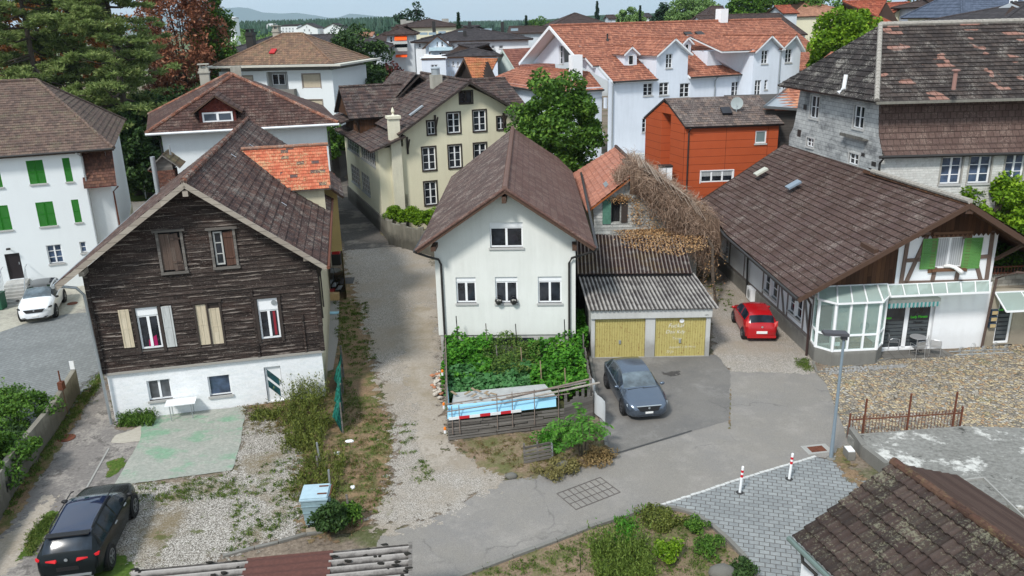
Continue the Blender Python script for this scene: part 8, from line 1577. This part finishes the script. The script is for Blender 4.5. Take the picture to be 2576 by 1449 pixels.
sheet('wooden_pad',[(770,1345),(770,1310),(830,1305),(838,1330)], g_sand,.03, ragged=False)
k=0
for px_, h, m_, lb in(((882,1312),1.0, m_wood,'grey wooden stake right of the container with a white bag'),((870,1305),.55, m_wood,'short grey stake behind the container bush'),((833,1300),.7, m_grey,'bent metal post just right of the container'),((832,1240),.9, m_grey,'leaning metal post above the container lid'),((806,1165),.85, m_grey,'galvanised post in the weeds'),((800,1185),.6, m_wood,'short wooden post in the weeds')):
 k+=1; t=thing('fence_stake', lb,'stake', tuple(W(*px_)),0,'old fence stakes by the lane'); mb=MB(); mb.bar((0,0,0),(-.06*(k%2),.03, h),.06,.06); o=mb.build('post', m_, t)
t=thing('green_net_fence','green netting panel fence leaning beside the gravel lane','fence',(-7.9,34.6,0)); m_net=tiles('green_net',[hexc('1c6a5c'), hexc('2a8071'), hexc('0f4a40')],.08,.12,0, joint=.5, groove=.3); a0, a1=Vector((0,0,0)), Vector((1.0,-5.4,0)); n=22
mb=MB(); pr=None
for i in range(n+1):
 f=i/n; p=a0.lerp(a1, f); bul=.1*math.sin(f*19)+.05*math.sin(f*47); row=[p+Vector((-.05,0,0)), p+Vector((-.25+bul,0,.5)), p+Vector((-.1+bul,0,1.0)), p+Vector((-.0,0,1.35+.12*math.sin(f*9)))]
 if pr:
  for j in range(3):mb.face([pr[j], row[j], row[j+1], pr[j+1]])
 pr=row
mb.build('netting', m_net, t); mb=MB(); mb.bar((0,0,0),(0,0,1.6),.08,.08); mb.build('post', m_wood, t)
for f in(.33,.66,1):p=a0.lerp(a1, f); mb=MB(); mb.bar(p, p+Vector((0,0,1.35)),.05,.05); mb.build('post', m_wood, t)
# garden enclosure
FL, FR_, BL, BR_=Vector((-2.62,28.35,0)), Vector((1.95,29.25,0)), Vector((-3.35,36.4,0)), Vector((3.3,36.0,0)); FR2=Vector((3.15,29.9,0))
en=thing('garden_enclosure','makeshift garden enclosure of old boards, steel rails and pale blue sheet before the cream house','fence', tuple(FL)); o_=FL
mb=MB(); dd=FR_-FL
for k in range(7):
 z=.08+k*.115; a=0
 while a<1:b_=min(1, a+random.uniform(.25,.5)); jz=random.uniform(-.02,.02); mb.bar(dd*a+Vector((0, random.uniform(-.03,.02), z+jz)), dd*b_+Vector((0, random.uniform(-.03,.02), z+jz+random.uniform(-.02,.02))),.03, random.uniform(.07,.1)); a=b_+.005
mb.build('front_boards', m_wood, en)
mb=MB(); dl=BL-FL
for k in range(34):f=k/34; mb.box(-.02,.02,0,.22,0, random.uniform(.75,1.15)*(.95 if f<.3 else 1.1), tf=lambda x, y, z, f=f:dl*f+Vector((x, y, z)))
mb.build('side_boards', m_wood, en)
mb=MB(); mb.face([dd*.0+Vector((0,0,.95)), dd*.93+Vector((0,.0,.95)), dd*.93+Vector((0,.25,1.32)), dd*.0+Vector((.0,.3,1.38))]); mb.face([dl*.02+Vector((.04,0,.7)), dl*.55+Vector((.04,0,.8)), dl*.55+Vector((.06,0,1.3)), dl*.02+Vector((.1,0,1.35))][::-1]); mb.build('blue_sheet', flat('pale_blue_sheet', hexc('8fc3dc'),.55, var=.08, scale=2), en)
mb=MB(); mb.face([Vector((.1,.35,1.15)), dd*.95+Vector((0,.35,1.15)), dd*.85+Vector((0,2.2,.95)), Vector((.1,2.4,.92))]); mb.build('grey_tarpaulin', flat('grey_tarp', hexc('a9aaa8'),.5, var=.3, scale=3), en)
mb=MB()
for k in range(14):x=random.uniform(.2,2.2); y=random.uniform(.5,2.2); mb.bar((x, y+x*.1,1.14),(x+random.uniform(-.4,.5), y+.3,1.17),.1,.02)
mb.build('loose_boards', m_woodl, en)
mb=MB();
for z, w_ in((1.28,.03),(1.6,.03)):mb.tube([(-.05,-.05, z), dd*.55+Vector((0,-.05, z+.12)), dd*1.05+Vector((0,.1, z+.12))],.022,6)
mb.tube([dd*.45+Vector((0,0,1.5)), dd*1.25+Vector((0,.5,1.75))],.035,6)
for f in(.04,.1,.42,.55,.74,.95):p=dd*f; mb.tube([p+Vector((0,-.06,.3)), p+Vector((0,-.04,1.8 if f>.3 else 1.5))],.02,6)
mb.tube([Vector((.02,.1,1.3)), dl+Vector((.1,0,1.3))],.025,6); mb.tube([Vector((.02,.1,1.0)), dl+Vector((.1,0,1.05))],.02,6); mb.build('steel_rails', flat('rusty_rail', hexc('7d6f66'),.7, var=.4), en)
mb=MB()
for a, b_ in(((.75,0),(1.3,.3)),((.8,.05),(1.32,.33)),((.5,.2),(1.2,.5))):mb.bar(dd*a[0]+Vector((0, a[1],1.5)), dd*b_[0]+Vector((0, b_[1],1.62)),.09,.04)
mb.build('loose_poles', planks('pale_pole',[hexc('a39a8f'), hexc('b5ada2')],.1,4), en)
mb=MB(); q=FR2-FL;
for k in range(10):f=k/10; a=dd.lerp(q,1)*0; p=dd+(q-dd)*f; mb.box(0,.12,-.02,.02,0, random.uniform(1.0,1.5), tf=lambda x, y, z, p=p:p+Vector((x, y+x*.5, z)))
q2=BR_-FL
for k in range(30):f=k/30; p=q+(q2-q)*f; mb.box(-.02,.02,0,.12,0, random.uniform(.7,1.4), tf=lambda x, y, z, p=p:p+Vector((x, y, z)))
mb.build('right_boards', m_wood, en)
rw_=MB(); rs3=[]
for i in range(7):
 a, b_=.01+i*.088,.01+(i+1)*.088; tg=MB()if i in(1,3,5)else rw_; rs3+=[tg]*(i in(1,3,5)); tg.extr([dd*a+Vector((0,-.07,.92)), dd*b_+Vector((0,-.07,.92)), dd*b_+Vector((0,-.07,1.04)), dd*a+Vector((0,-.07,1.04))],(0,.015,0))
rwo=rw_.build('warning_board', m_white, en); _mr=flat('warning_red',(.5,.02,.03),.6)
for _s in rs3:_s.build('red_stripe', _mr, rwo)
for f, z, l in((0.0,.35,'warning lamp at the front corner of the enclosure'),(.14,.85,'warning lamp on the left boards near the front'),(.5,1.0,'warning lamp on the left boards above the rubble')):
 t=thing('warning_lamp','orange topped white '+l,'lamp', tuple(FL+dl*f+Vector((-.12,0, z))),0,'orange warning lamps'); mb=MB(); mb.lathe([(.05,0),(.05,.14)], n=10); mb.build('lamp_base', m_white, t); mb=MB(); mb.lathe([(.05,.14),(.055,.2),(.03,.26),(.001,.27)], n=10); mb.build('lens', flat('orange_lens',(.8,.2,.01),.3), t)
for i in range(26):pass
mb=MB(); rs=np.random.RandomState(5)
for i in range(46):p=dl*(.45+rs.uniform(0,.32))+Vector((-.2-abs(rs.normal(0,.2)),0,.06+rs.uniform(0,.22))); mb.blob(p,(rs.uniform(.06,.16), rs.uniform(.05,.12), rs.uniform(.04,.09)),1,.25, m=int(rs.uniform()<.25))
o=mb.build('rubble_heap',[flat('rubble_stone', hexc('b9b1a6'),.9, var=.3), flat('rubble_brick', hexc('b07a5c'),.9)]); o.location=FL; tag(o,'heap of pale stones and broken tiles against the left boards', None, None,'stuff')
l_veg=leafmat('vine_leaves',[hexc('1f4210'), hexc('356a1b'), hexc('4f8a28'), hexc('7cae3e')],.3); l_pum=leafmat('pumpkin_leaves',[hexc('23491f'), hexc('3b6b37'), hexc('558450'), hexc('6e9a60')],.25)
def mass(name, label, cat, x0, x1, y0, y1, zf, n, leaf, mat, seed, lump=.35, aspect=1.15, org=None):
 rs=np.random.RandomState(seed); X=rs.uniform(x0, x1, n); Y_=rs.uniform(y0, y1, n); ph=rs.uniform(0,6,6)
 H_=np.array([zf((x-x0)/(x1-x0),(y-y0)/(y1-y0))for x, y in zip(X, Y_)]); H_=H_*(1+lump*.5*(np.sin(X*2.1+ph[0])*np.sin(Y_*2.4+ph[1])+.6*np.sin(X*4.7+ph[2])*np.sin(Y_*5.1+ph[3])))
 Z=H_*(1-rs.uniform(0,1, n)**3*.8)+rs.normal(0,.05, n); t=thing(name, label, cat,((x0+x1)/2,(y0+y1)/2,0)); o3=np.array(t.location); P=np.stack([X, Y_, np.maximum(Z,.05)],1)-o3
 keep=(rs.uniform(0,1, n)>.0); leaf_obj('foliage', P[keep], leaf, mat, t, aspect,.9, seed); mb=MB()
 for i in range(14):p=Vector(P[i*7]); mb.tube([(p.x*.9, p.y*.9,0), tuple(p)],.015,4)
 mb.build('stems', m_bark, t); return t
mass('grape_vine','bright green grape vine at the left back of the enclosure','vine',-3.2,-1.0,32.4,36.4, lambda u, v:.85+.65*v*(1-abs(u-.3)),5200,.17, l_veg,1,.5)
mass('tomato_plants','olive green tomato plants with stakes in the middle of the enclosure','plants',-1.4,1.2,32.6,36.3, lambda u, v:.95+.15*v,7500,.12, leafmat('tomato_leaves',[hexc('27401a'), hexc('405c26'), hexc('5f7a33'), hexc('7b7a3c')],.25),2,.6,2)
mass('pumpkin_patch','large leaved pumpkin plants spreading over the front of the bed','plants',-2.9,.7,30.9,33.6, lambda u, v:.8+.1*v,3400,.24, l_pum,3,.25)
mass('bean_plants','tall leafy green plants at the right side of the enclosure','plants',.7,3.2,31.2,36.2, lambda u, v:.85+.25*v,5200,.17, l_veg,4,.5)
mass('side_vine','green creeper in the gap between cream house and garage','vine',3.05,3.6,36.3,40, lambda u, v:1.3,1500,.14, l_veg,5,.3)
for i,(x, y, h, c_)in enumerate(((-2.6,36.2,2.3, m_dark),(-1.2,35.9,2.0, m_wood),(.2,36,1.9, m_dark),(2.5,35.9,2.1, m_black),(1.2,32,1.7, m_woodl),(2.2,31.4,1.6, m_woodl),(.4,33.8,1.6, m_woodl),(-.7,34,1.65, m_wood))):
 t=thing('plant_stake',('dark stake by the left downpipe of the cream house','pale stake between the vine and the middle window','dark stake below the middle cellar window','black stake at the right of the enclosure near the wall','orange wooden stake in the front right plants','bare wooden stake near the right rails','short orange stake among the tomato plants','grey stake left of the tomato plants')[i],'stake',(x, y,0),0,'stakes in the vegetable bed'); mb=MB(); mb.bar((0,0,0),(-.08,.03, h),.045,.045); mb.build('post', c_, t)
t=thing('white_cloth','white plastic sheet hanging over the right corner of the enclosure','plastic sheet',(3.25,29.6,0)); mb=MB(); pr=None
for i in range(9):
 f=i/8; row=[Vector((.1*math.sin(f*9)-.1+f*.35,1.5-f*2.2, z*(1.25-.3*f)+.12+.03*math.sin(f*20+z*4)))for z in(1,.7,.4,.1)]
 if pr:
  for j in range(3):mb.face([pr[j], row[j], row[j+1], pr[j+1]])
 pr=row
mb.build('sheet', flat('white_plastic',(.62,.65,.67),.4), t, smooth=True)
t=thing('broken_pallet','broken grey slatted pallet standing on the bare soil','pallet',(.27,26.45,0), rad(12)); mb=MB()
for k in range(5):mb.bar((0,.03*k,.08+.13*k),(1.1,.03*k+.02,.14+.13*k),.03,.09)
mb.build('slats', m_wood, t)
for x in(.05,.55,1.1):mb=MB(); mb.bar((x,.05,0),(x,.15,.78),.06,.05, up=(0,1,0)); mb.build('upright', m_wood if x<1 else m_grey, t)
# ailanthus sapling: pinnate fronds
def fronds(name, label, loc, stems, nf, Lf, leafl, mat, seed, pairs=13, cat='plant', droop=.9):
 rs=np.random.RandomState(seed); t=thing(name, label, cat, loc); P=[]; D=[]; mb=MB()
 for sx, sy, sh_ in stems:
  mb.tube([(sx*.3, sy*.3,0),(sx*.7, sy*.7, sh_*.6),(sx, sy, sh_)],.03,6,.012)
  for k in range(nf):
   a=rs.uniform(0,6.283); f=rs.uniform(.5,1); z=sh_*f; d=np.array([math.cos(a), math.sin(a),.75]); p=np.array([sx*f, sy*f, z]); pts=[p.copy()]; L_=Lf*rs.uniform(.7,1.15)
   for j in range(pairs):
    d=d+np.array([0,0,-droop*1.6/pairs]); d/=np.linalg.norm(d); p=p+d*L_/pairs; pts.append(p.copy())
    if j>1:
     sd=np.cross(d,[0,0,1]); sd/=np.linalg.norm(sd)+1e-6; ll=leafl*(1-.45*abs(j/pairs-.45)*2)
     for g in(1,-1):dr_=sd*g+d*.35+np.array([0,0,-.25]); dr_/=np.linalg.norm(dr_); P.append(p+dr_*ll*.5); D.append(dr_)
   mb.tube([tuple(q)for q in pts[::3]],.008,4)
 leaf_obj('leaflets', np.array(P), leafl, mat, t,3.2,1.2, seed, dirs=np.array(D)); mb.build('stems', m_bark, t); return t
fronds('ailanthus_sapling','bright green sapling with long feather shaped leaves beside the road',(2.45,26.75,0),[(-.25,.2,1.35),(.25,.3,1.6),(.0,.6,1.5)],11,1.2,.22, leafmat('ailanthus_leaves',[hexc('2a4f18'), hexc('406f24'), hexc('5c8f34'), hexc('86b052')],.3),3,20)
bush('low green weeds left of the ailanthus sapling',(1.6,27.9,0),.9,.6, l_veg,24,130,.3,.1,60,'weed_clump','weeds'); bush('dry brown weeds at the foot of the sapling',(3.0,26.5,0),.6,.35, leafmat('dry_weeds',[hexc('5a4d33'), hexc('84704a'), hexc('a68a60')],.2),20,90,.25,.09,61,'weed_clump','weeds')
bush('dry grey green weeds along the road edge',(1.4,25.9,0),.8,.35, leafmat('dry_weeds_b',[hexc('55552f'), hexc('7d7446'), hexc('8f8a5a')],.2),20,110,.22,.08,62,'weed_clump','weeds')
for i,(px_, r_, l)in enumerate((((-.2,25.55),.22,'white grey stone at the left end of the soil patch'),((1.75,26.1),.33,'flat grey boulder between pallet and sapling'),((5.9,19.9),.4,'large flat grey stone at the bottom edge of the garden'))):
 t=thing('boulder', l,'stone',(px_[0], px_[1],0)); mb=MB(); mb.blob((0,0, r_*.3),(r_, r_*.7, r_*.55),3,.06); mb.build('stone', plaster('boulder_grey', hexc('8a8882'), hexc('4c4a44'),.6, bump=.8), t, smooth=60)
 # weeds by the timber house, container bush
lw_=leafmat('olive_weeds',[hexc('343d1a'), hexc('515c26'), hexc('6f7836'), hexc('8a8a4c')],.25)
def stalks(name, label, x0, x1, y0, y1, h, n, mat, seed, leaf=.12, cat='weeds'):
 rs=np.random.RandomState(seed); t=thing(name, label, cat,((x0+x1)/2,(y0+y1)/2,0)); P=[]; D=[]
 for i in range(n):
  x, y=rs.uniform(x0, x1)-(x0+x1)/2, rs.uniform(y0, y1)-(y0+y1)/2; d=rs.normal(size=3)*.25; d[2]=1; hh=h*rs.uniform(.4,1.1); m=16
  for k in range(m):f=(k+rs.uniform())/m; P.append((x+d[0]*hh*f+rs.normal(0,.04), y+d[1]*hh*f+rs.normal(0,.04), hh*f)); D.append((d[0]+rs.normal()*.5, d[1]+rs.normal()*.5,.8))
 leaf_obj('foliage', np.array(P), leaf, mat, t,3.2,.2, seed, dirs=np.array(D)); return t
stalks('tall_weeds','tall olive green weeds along the corner of the whitewashed wall',-9.7,-8.2,29.9,32.7,1.25,300, lw_,1); stalks('tall_weeds','spiky weed clump in front of the white door side',-11.0,-9.9,30.4,31.3,.3,110, lw_,2); stalks('tall_weeds','dense green weeds left of the netting end',-9.0,-7.5,27.6,30.2,.8,300, lw_,3); stalks('tall_weeds','green weeds at the left foot of the whitewashed wall',-16.4,-15.0,30.2,31.2,.5,220, leafmat('fresh_weeds',[hexc('2e4418'), hexc('4c6a28'), hexc('6a8a3a')],.25),4)
stalks('tall_weeds','weeds among the old posts above the container',-7.9,-6.3,24.3,27.4,.55,240, lw_,5)
bush('dark green bush at the right foot of the container',(-6.1,22.45,0),.55,.95, l_dark,26,120,.25,.12,63); bush('green creeper between the stakes right of the container',(-5.55,23.1,0),.45,.6, l_mid,20,100,.22,.1,64)
# hedge at the far left behind the wall
bush('dense green hedge behind the concrete wall, nearest the bottom edge',(-18.9,25.2,0),(1.4,2.5),1.9, l_mid,60,200,.45,.15,65,'hedge_bush'); bush('light green bush leaning over the wall',(-18.3,23.4,0),(.9,1.3),1.9, l_bright,30,150,.4,.15,66,'hedge_bush'); bush('loose wild shrub behind the upper part of the wall',(-20.6,29.5,0),(1.9,2.0),1.6, l_mid,60,170,.4,.13,67,'hedge_bush'); bush('grey green shrub at the left edge above the hedge',(-22.4,31.0,0),(1.5,1.5),1.5, l_pale,40,130,.4,.13,68,'hedge_bush'); bush('dense green shrub filling the lower left behind the wall',(-20.2,26.8,0),(1.7,2.1),1.6, l_dark,50,170,.45,.15,69,'hedge_bush')
# bottom garden
stalks('rosemary_bush','large upright olive rosemary bush in the garden bed',2.2,3.9,19.3,21.4,.85,700, leafmat('rosemary',[hexc('34451a'), hexc('4f6427'), hexc('70853a'), hexc('93a055')],.3),7,.1,'shrub'); bush('bright yellow green small shrub right of the rosemary',(4.45,20.7,0),.38,.5, l_bright,18,110,.18,.1,70,'shrub','shrub'); stalks('tall_green_plant','single tall leafy green plant rising behind the rosemary',3.1,3.4,20.9,21.2,1.5,26, l_veg,8,.13,'plant')
bush('low green plant near the middle of the garden bed',(3.4,22.3,0),.3,.3, l_mid,12,90,.15,.09,71,'garden_plant','plant'); bush('spreading dark green perennial with narrow leaves',(5.9,21.0,0),.5,.35, l_mid,16,110,.18,.12,72,'garden_plant','plant', aspect=4); bush('blue green clump near the right kerb of the bed',(6.5,20.0,0),.45,.3, l_dark,14,100,.18,.1,73,'garden_plant','plant'); bush('weedy green patch at the top of the garden bed',(4.6,22.6,0),.8,.22, lw_,24,120,.25,.08,74,'garden_plant','plant'); bush('green flowering clump with orange blooms',(5.6,22.0,0),.35,.35, l_mid,12,90,.15,.08,75,'garden_plant','plant')
t=thing('red_geranium','bright red flower head at the bottom edge beside the corrugated roof','flower',(-1.65,18.3,0)); P, cc=crown((0,0,.9),(.2,.2,.13),12,60,.08,5); leaf_obj('petals', P,.07, flat('red_petals',(.6,.01,.02),.5), t,1.2,.6,1); mb=MB(); mb.tube([(0,0,0),(0,0,.9)],.02,5); mb.build('stems', l_mid, t)
for i, px_ in enumerate(((1460,1440),(1597,1435),(1700,1425))):t=thing('net_stake',('thin black stake left of the rosemary','thin black stake right of the rosemary','thin black stake beside the yellow flowers')[i],'stake', tuple(W(*px_)),0,'black stakes of the garden net'); mb=MB(); mb.tube([(0,0,0),(0,0,.55)],.012,5); mb.build('post', m_black, t)
# loose things
t=thing('white_table','white folding table standing against the whitewashed wall','table',(-13.95,30.95,0), rad(13)); mb=MB(); mb.box(-.6,.6,-.3,.35,.7,.735); mb.build('table_top', m_white, t)
for x in(-.42,.42):
 for y in(-.22,.25):mb=MB(); mb.tube([(x, y,0),(x, y,.7)],.018,6); mb.build('leg', m_grey, t)
m_alu=flat('brushed_aluminium',(.6,.61,.63),.3, metal=.8)
t=thing('cafe_table','round grey cafe table on the terrace slabs','table',(19.25,35.95,.03)); mb=MB(); mb.lathe([(.36,.70),(.37,.72),(.36,.735),(.001,.735)], n=24); mb.build('table_top', flat('grey_table_top', hexc('8b8b8d'),.4), t); mb=MB(); mb.tube([(0,0,0),(0,0,.7)],.03,8); mb.build('column', m_alu, t)
for k in range(4):a=k*math.pi/2; mb=MB(); mb.bar((0,0,.06),(.28*math.cos(a),.28*math.sin(a),.02),.04,.03); mb.build('foot', m_dark, t)
def chair(label, x, y, rz):
 t=thing('cafe_chair', label,'chair',(x, y,.02), rad(rz),'aluminium chairs around the cafe table'); mb=MB()
 for k in range(6):mb.box(-.2,.2,-.2+k*.068,-.15+k*.068,.43,.445)
 mb.build('seat', m_alu, t); mb=MB()
 for k in range(5):mb.box(-.2,.2,.235,.25,.5+k*.065,.545+k*.065,)
 mb.build('backrest', m_alu, t)
 for sx in(-.23,.23):
  mb=MB(); mb.tube([(sx,-.22,0),(sx,-.22,.64),(sx,.1,.65),(sx,.2,.6)],.013,6); mb.build('leg', m_alu, t); mb=MB(); mb.tube([(sx,.25,0),(sx*.95,.23,.45),(sx*.9,.27,.84),(0,.28,.86)],.013,6); mb.build('leg', m_alu, t)
chair('aluminium chair with its shining back to the wall behind the table',19.75,36.45,330); chair('aluminium chair left of the cafe table by the porch',18.2,36.2,80); chair('aluminium chair in front of the cafe table, its back to the yard',18.95,35.3,190); chair('aluminium chair at the right front of the cafe table',19.85,35.4,150)
t=thing('bicycle_rack','low bicycle rack of wire hoops along the white wall','bicycle rack', tuple(T.w(6.9,-.55)), T.ang); mb=MB(); mb.tube([(-.3,-.3,.03),(2.6,-.3,.03)],.02,6); mb.tube([(-.3,.1,.03),(2.6,.1,.03)],.02,6); mb.build('rails', m_grey, t)
for k in range(5):
 mb=MB(); h=.5 if k%2 else .33
 for dx in(0,.07):mb.tube([(k*.55+dx,-.25,.04),(k*.55+dx-.03,-.2, h*.7),(k*.55+dx+.1,-.1, h),(k*.55+dx+.28,0, h*.7),(k*.55+dx+.3,.08,.04)],.012,5)
 mb.build('hoop', m_grey, t)
t=thing('door_mat','black door mat before the annex entrance','mat', tuple(W(2512,863,.03))); mb=MB(); mb.box(-.5,.5,-.28,.28,0,.02); mb.build('mat', m_black, t)
t=thing('stone_planter','round pale stone planter at the right edge','planter',(24.7,37.1,.02)); mb=MB(); mb.lathe([(.25,0),(.4,.3),(.42,.62),(.36,.62),(.33,.5),(.001,.5)], n=18); mb.build('bowl', m_concl, t);
t=thing('wall_flower_box','grey wall mounted box with pale plants right of the entrance','flower box', tuple(T.w(10.6,-.25,1.15)), T.ang); mb=MB(); mb.box(-.1,.9,-.2,.2,0,.3); mb.build('box', m_grey, t); P, cc=crown((.4,0,.33),(.4,.15,.08),10,40,.1,3); leaf_obj('plants', P,.08, l_pale, t)
t=thing('air_conditioner','white outdoor air conditioning unit on the side wall','air conditioner',(13.75,43.7,-.42)); mb=MB(); mb.box(-.35,.1,-.42,.42,.55,1.25); mb.build('casing', m_frame, t); mb=MB(); mb.lathe([(.25,0),(.25,-.012),(.001,-.014)],(-.352,0,.9),18, axis='x'); mb.build('fan_grille', m_grey, t); mb=MB(); mb.box(-.3,.4,-.35,-.3,.48,.55); mb.box(-.3,.4,.3,.35,.48,.55); mb.build('bracket', m_dark, t)
ivy=thing('ivy','ivy and creepers over the rock slope at the right edge','climbing plant', tuple(T.w(9,1))); rs=np.random.RandomState(4); n=5200; U_=rs.uniform(-.3,6, n); V_2=rs.uniform(-.3,4.8, n); P=np.stack([U_, V_2,3.6+V_2*.25+rs.uniform(0,.5, n)],1); keep=np.sin(U_*2.3)*np.sin(V_2*2.1+1)>-.55; leaf_obj('foliage', P[keep],.15, l_mid, ivy,1.2,.8,4)
sl=MB(); p0=Vector(T.w(tw[0]+.75,-.2, tw[2]+.02)); t=thing('white_cloth_on_sill','white cloth draped over the sill of the half timbered window','cloth', tuple(p0), T.ang); sl.tube([(-.3,.08,.1),(-.1,0,.14),(.1,-.1,.1),(.3,-.22,-.05),(.42,-.25,-.16)],.07,8,.11); sl.build('cloth', flat('white_cotton',(.78,.78,.77),.8), t, smooth=True)
# things along the side of the timber house
t=thing('metal_stairs','grey steel steps with a black handrail at the side of the timber house','stairs',(-11.0,47.9,0)); mb=MB()
for k in range(5):mb.box(-.9+k*.28,-.62+k*.28,-.4,.4,.85-k*.19,.9-k*.19)
mb.build('steps', m_grey, t); mb=MB(); mb.tube([(-.9,-.42,1.7),(.2,-.42,1.5),(.3,-.42,.3)],.02,6); mb.build('handrail', m_dark, t)
t=thing('round_table','round white garden table beside the steel steps','table',(-11.35,49.6,0)); mb=MB(); mb.lathe([(.5,.7),(.5,.74),(.001,.74)], n=20); mb.build('table_top', m_white, t); mb=MB(); mb.tube([(0,0,0),(0,0,.7)],.04,8); mb.build('column', m_grey, t)
t=thing('red_chair','bright red plastic armchair by the timber house side','chair',(-10.95,46.4,0)); mb=MB(); mb.box(-.3,.3,-.3,.3,.38,.44); mb.build('seat', m_redp, t); mb=MB(); mb.box(-.3,-.24,-.3,.3,.44,.95); mb.build('backrest', m_redp, t)
for x in(-.25,.25):
 for y in(-.25,.25):mb=MB(); mb.box(x-.03, x+.03, y-.03, y+.03,0,.38); mb.build('leg', m_redp, t)
t=thing('cardboard_box','small cardboard box next to the red chair','box',(-10.55,45.9,0)); mb=MB(); mb.box(-.28,.28,-.2,.2,0,.42); mb.build('carton', flat('cardboard', hexc('c8a878'),.8), t); mb=MB(); mb.box(-.28,.28,-.2,-.02,.42,.435); mb.box(-.28,.28,.02,.2,.42,.435); mb.build('flap', flat('cardboard_flap', hexc('d3b68a'),.8), t)
t=thing('red_crate','red crate on a dark stool farther up the house side','crate',(-11.9,53.5,0)); mb=MB(); mb.box(-.25,.25,-.2,.2,.75,1.15); mb.build('crate', m_redp, t); mb=MB(); mb.box(-.3,.3,-.25,.25,0,.75); mb.build('stool', m_dark, t)
sheet('slab_walk',[(820,740),(855,735),(850,860),(838,930),(812,940),(812,800)], plaster('walk_slabs', hexc('8e8c88'), amt=.4),.02, ragged=False); sheet('rubber_mat',[(858,700),(893,698),(888,714),(855,716)], m_dark,.024, ragged=False)
t=thing('blue_board','pale blue board lying on the slab walk','board', tuple(W(835,788,.03))); mb=MB(); mb.box(-.38,.38,-.18,.18,0,.04); mb.build('board', flat('pale_blue_board', hexc('9cc9da'),.5), t)
t=thing('green_bin','dark green wheeled bin at the left edge','bin', tuple(W(2,778))); mb=MB(); mb.extr([(-.25,-.25,.05),(.25,-.25,.05),(.3,-.3,1.0),(-.3,-.3,1.0)],(0,.55,0)); mb.build('bin_body', flat('bin_green',(.02,.09,.05),.5), t); mb=MB(); mb.box(-.32,.32,-.33,.3,1.0,1.06); mb.build('lid', flat('bin_lid',(.015,.06,.035),.5), t)
rs=np.random.RandomState(8)
for i,(x, y, l)in enumerate(((880,1112,'crumpled white paper litter on the dirt strip'),(848,1142,'small white litter beside the crumpled paper'),(888,1228,'white plastic litter near the grey stake'))):
 t=thing('litter', l,'litter', tuple(W(x, y))); mb=MB(); mb.blob((0,0,.04),(.16-.04*i,.11,.04),2,.35); mb.build('paper', m_white, t)
t=thing('parked_van','red and white van on the street behind the apartment block','van', tuple(WY(862,285,112))); t.location.z=3.2; mb=MB(); mb.extr([(-2.4,-1,.5),(2.2,-1,.5),(2.5,-1,1.2),(1.7,-1,2.2),(-2.4,-1,2.2)],(0,2,0)); mb.build('van_body', m_redp, t); mb=MB(); mb.box(-2.42,1.0,-1.02,1.02,1.3,2.25); mb.build('white_side', m_white, t)
for x in(-1.5,1.5):mb=MB(); mb.lathe([(.35,-1.03),(.35,1.03)],(x,0,.4),12, axis='y'); mb.build('wheel', m_tyre, t)
# small stones and tufts (uncountable)
def scatter(name, label, polys, n, size, mat, seed, tuft=True):
 rs=np.random.RandomState(seed); P=[]; D=[]
 for(pl_, w_)in polys:
  q=np.array([W(*p)[:2]for p in pl_]); lo, hi=q.min(0), q.max(0); m=0; tot=int(n*w_)
  while m<tot:
   c=rs.uniform(lo, hi); ins=False
   for i in range(len(q)):
    a, b_=q[i], q[(i+1)%len(q)]
    if(a[1]>c[1])!=(b_[1]>c[1])and c[0]<(b_[0]-a[0])*(c[1]-a[1])/(b_[1]-a[1])+a[0]:ins=not ins
   if not ins:continue
   m+=1; r_=rs.uniform(.05,.26)
   for k in range(int(10+r_*140)):d=rs.normal(size=3); d[2]=abs(d[2])+.3; d/=np.linalg.norm(d); rr_=r_*abs(rs.normal())*.7; a=rs.uniform(0,6.28); P.append((c[0]+math.cos(a)*rr_, c[1]+math.sin(a)*rr_,.03+d[2]*size*.4)); D.append(d)
 o=leaf_obj(name, np.array(P), size, mat, None,3.5,.1, seed, dirs=np.array(D)); tag(o, label, None, None,'stuff'); return o
lt=leafmat('tuft_green',[hexc('2e3f17'), hexc('4a5f25'), hexc('677a38'), hexc('857f4c')],.2); ltb=leafmat('tuft_dry',[hexc('5a4a30'), hexc('7d6a48'), hexc('5d6436'), hexc('a08a62')],.2)
scatter('grass_tufts','green grass tufts in the dirt strip and lots',[([(840,750),(920,760),(945,900),(900,950),(850,860)],.35),([(600,1200),(760,1130),(770,1330),(560,1400)],.2),([(330,1225),(590,1195),(600,1250),(330,1270)],.15),([(860,940),(990,1060),(960,1300),(870,1300),(850,1120)],.3)],520,.09, lt,1)
scatter('dry_weeds','dry brown weeds in the dirt strip',[([(700,1050),(850,980),(990,1060),(985,1250),(900,1340),(760,1340)],.6),([(1150,1120),(1500,1085),(1520,1160),(1310,1200)],.25),([(600,1020),(720,1000),(740,1090),(640,1090)],.15)],520,.08, ltb,2)
scatter('wall_foot_weeds','weeds along the foot of the concrete wall',[([(206,985),(264,928),(268,940),(215,1020),(60,1240),(20,1300),(0,1290)],.7),([(62,1375),(110,1300),(140,1300),(80,1400)],.3)],260,.1, lt,3)
scatter('bed_weeds','low weeds over the garden bed',[([(1150,1449),(1300,1410),(1500,1340),(1650,1290),(1780,1340),(1880,1449)],.8),([(2470,1290),(2576,1330),(2576,1420)],.2)],300,.08, lt,4)
scatter('lane_weeds','sparse weeds on the gravel lane and wheel tracks',[([(1010,1060),(1040,1060),(1050,1150),(1010,1150)],.12),([(1040,1160),(1080,1160),(1090,1220),(1045,1220)],.14),([(1760,670),(1800,700),(1860,760),(1830,790),(1770,720)],.4),([(2000,905),(2035,905),(2040,935),(2010,935)],.34)],110,.09, lt,5)
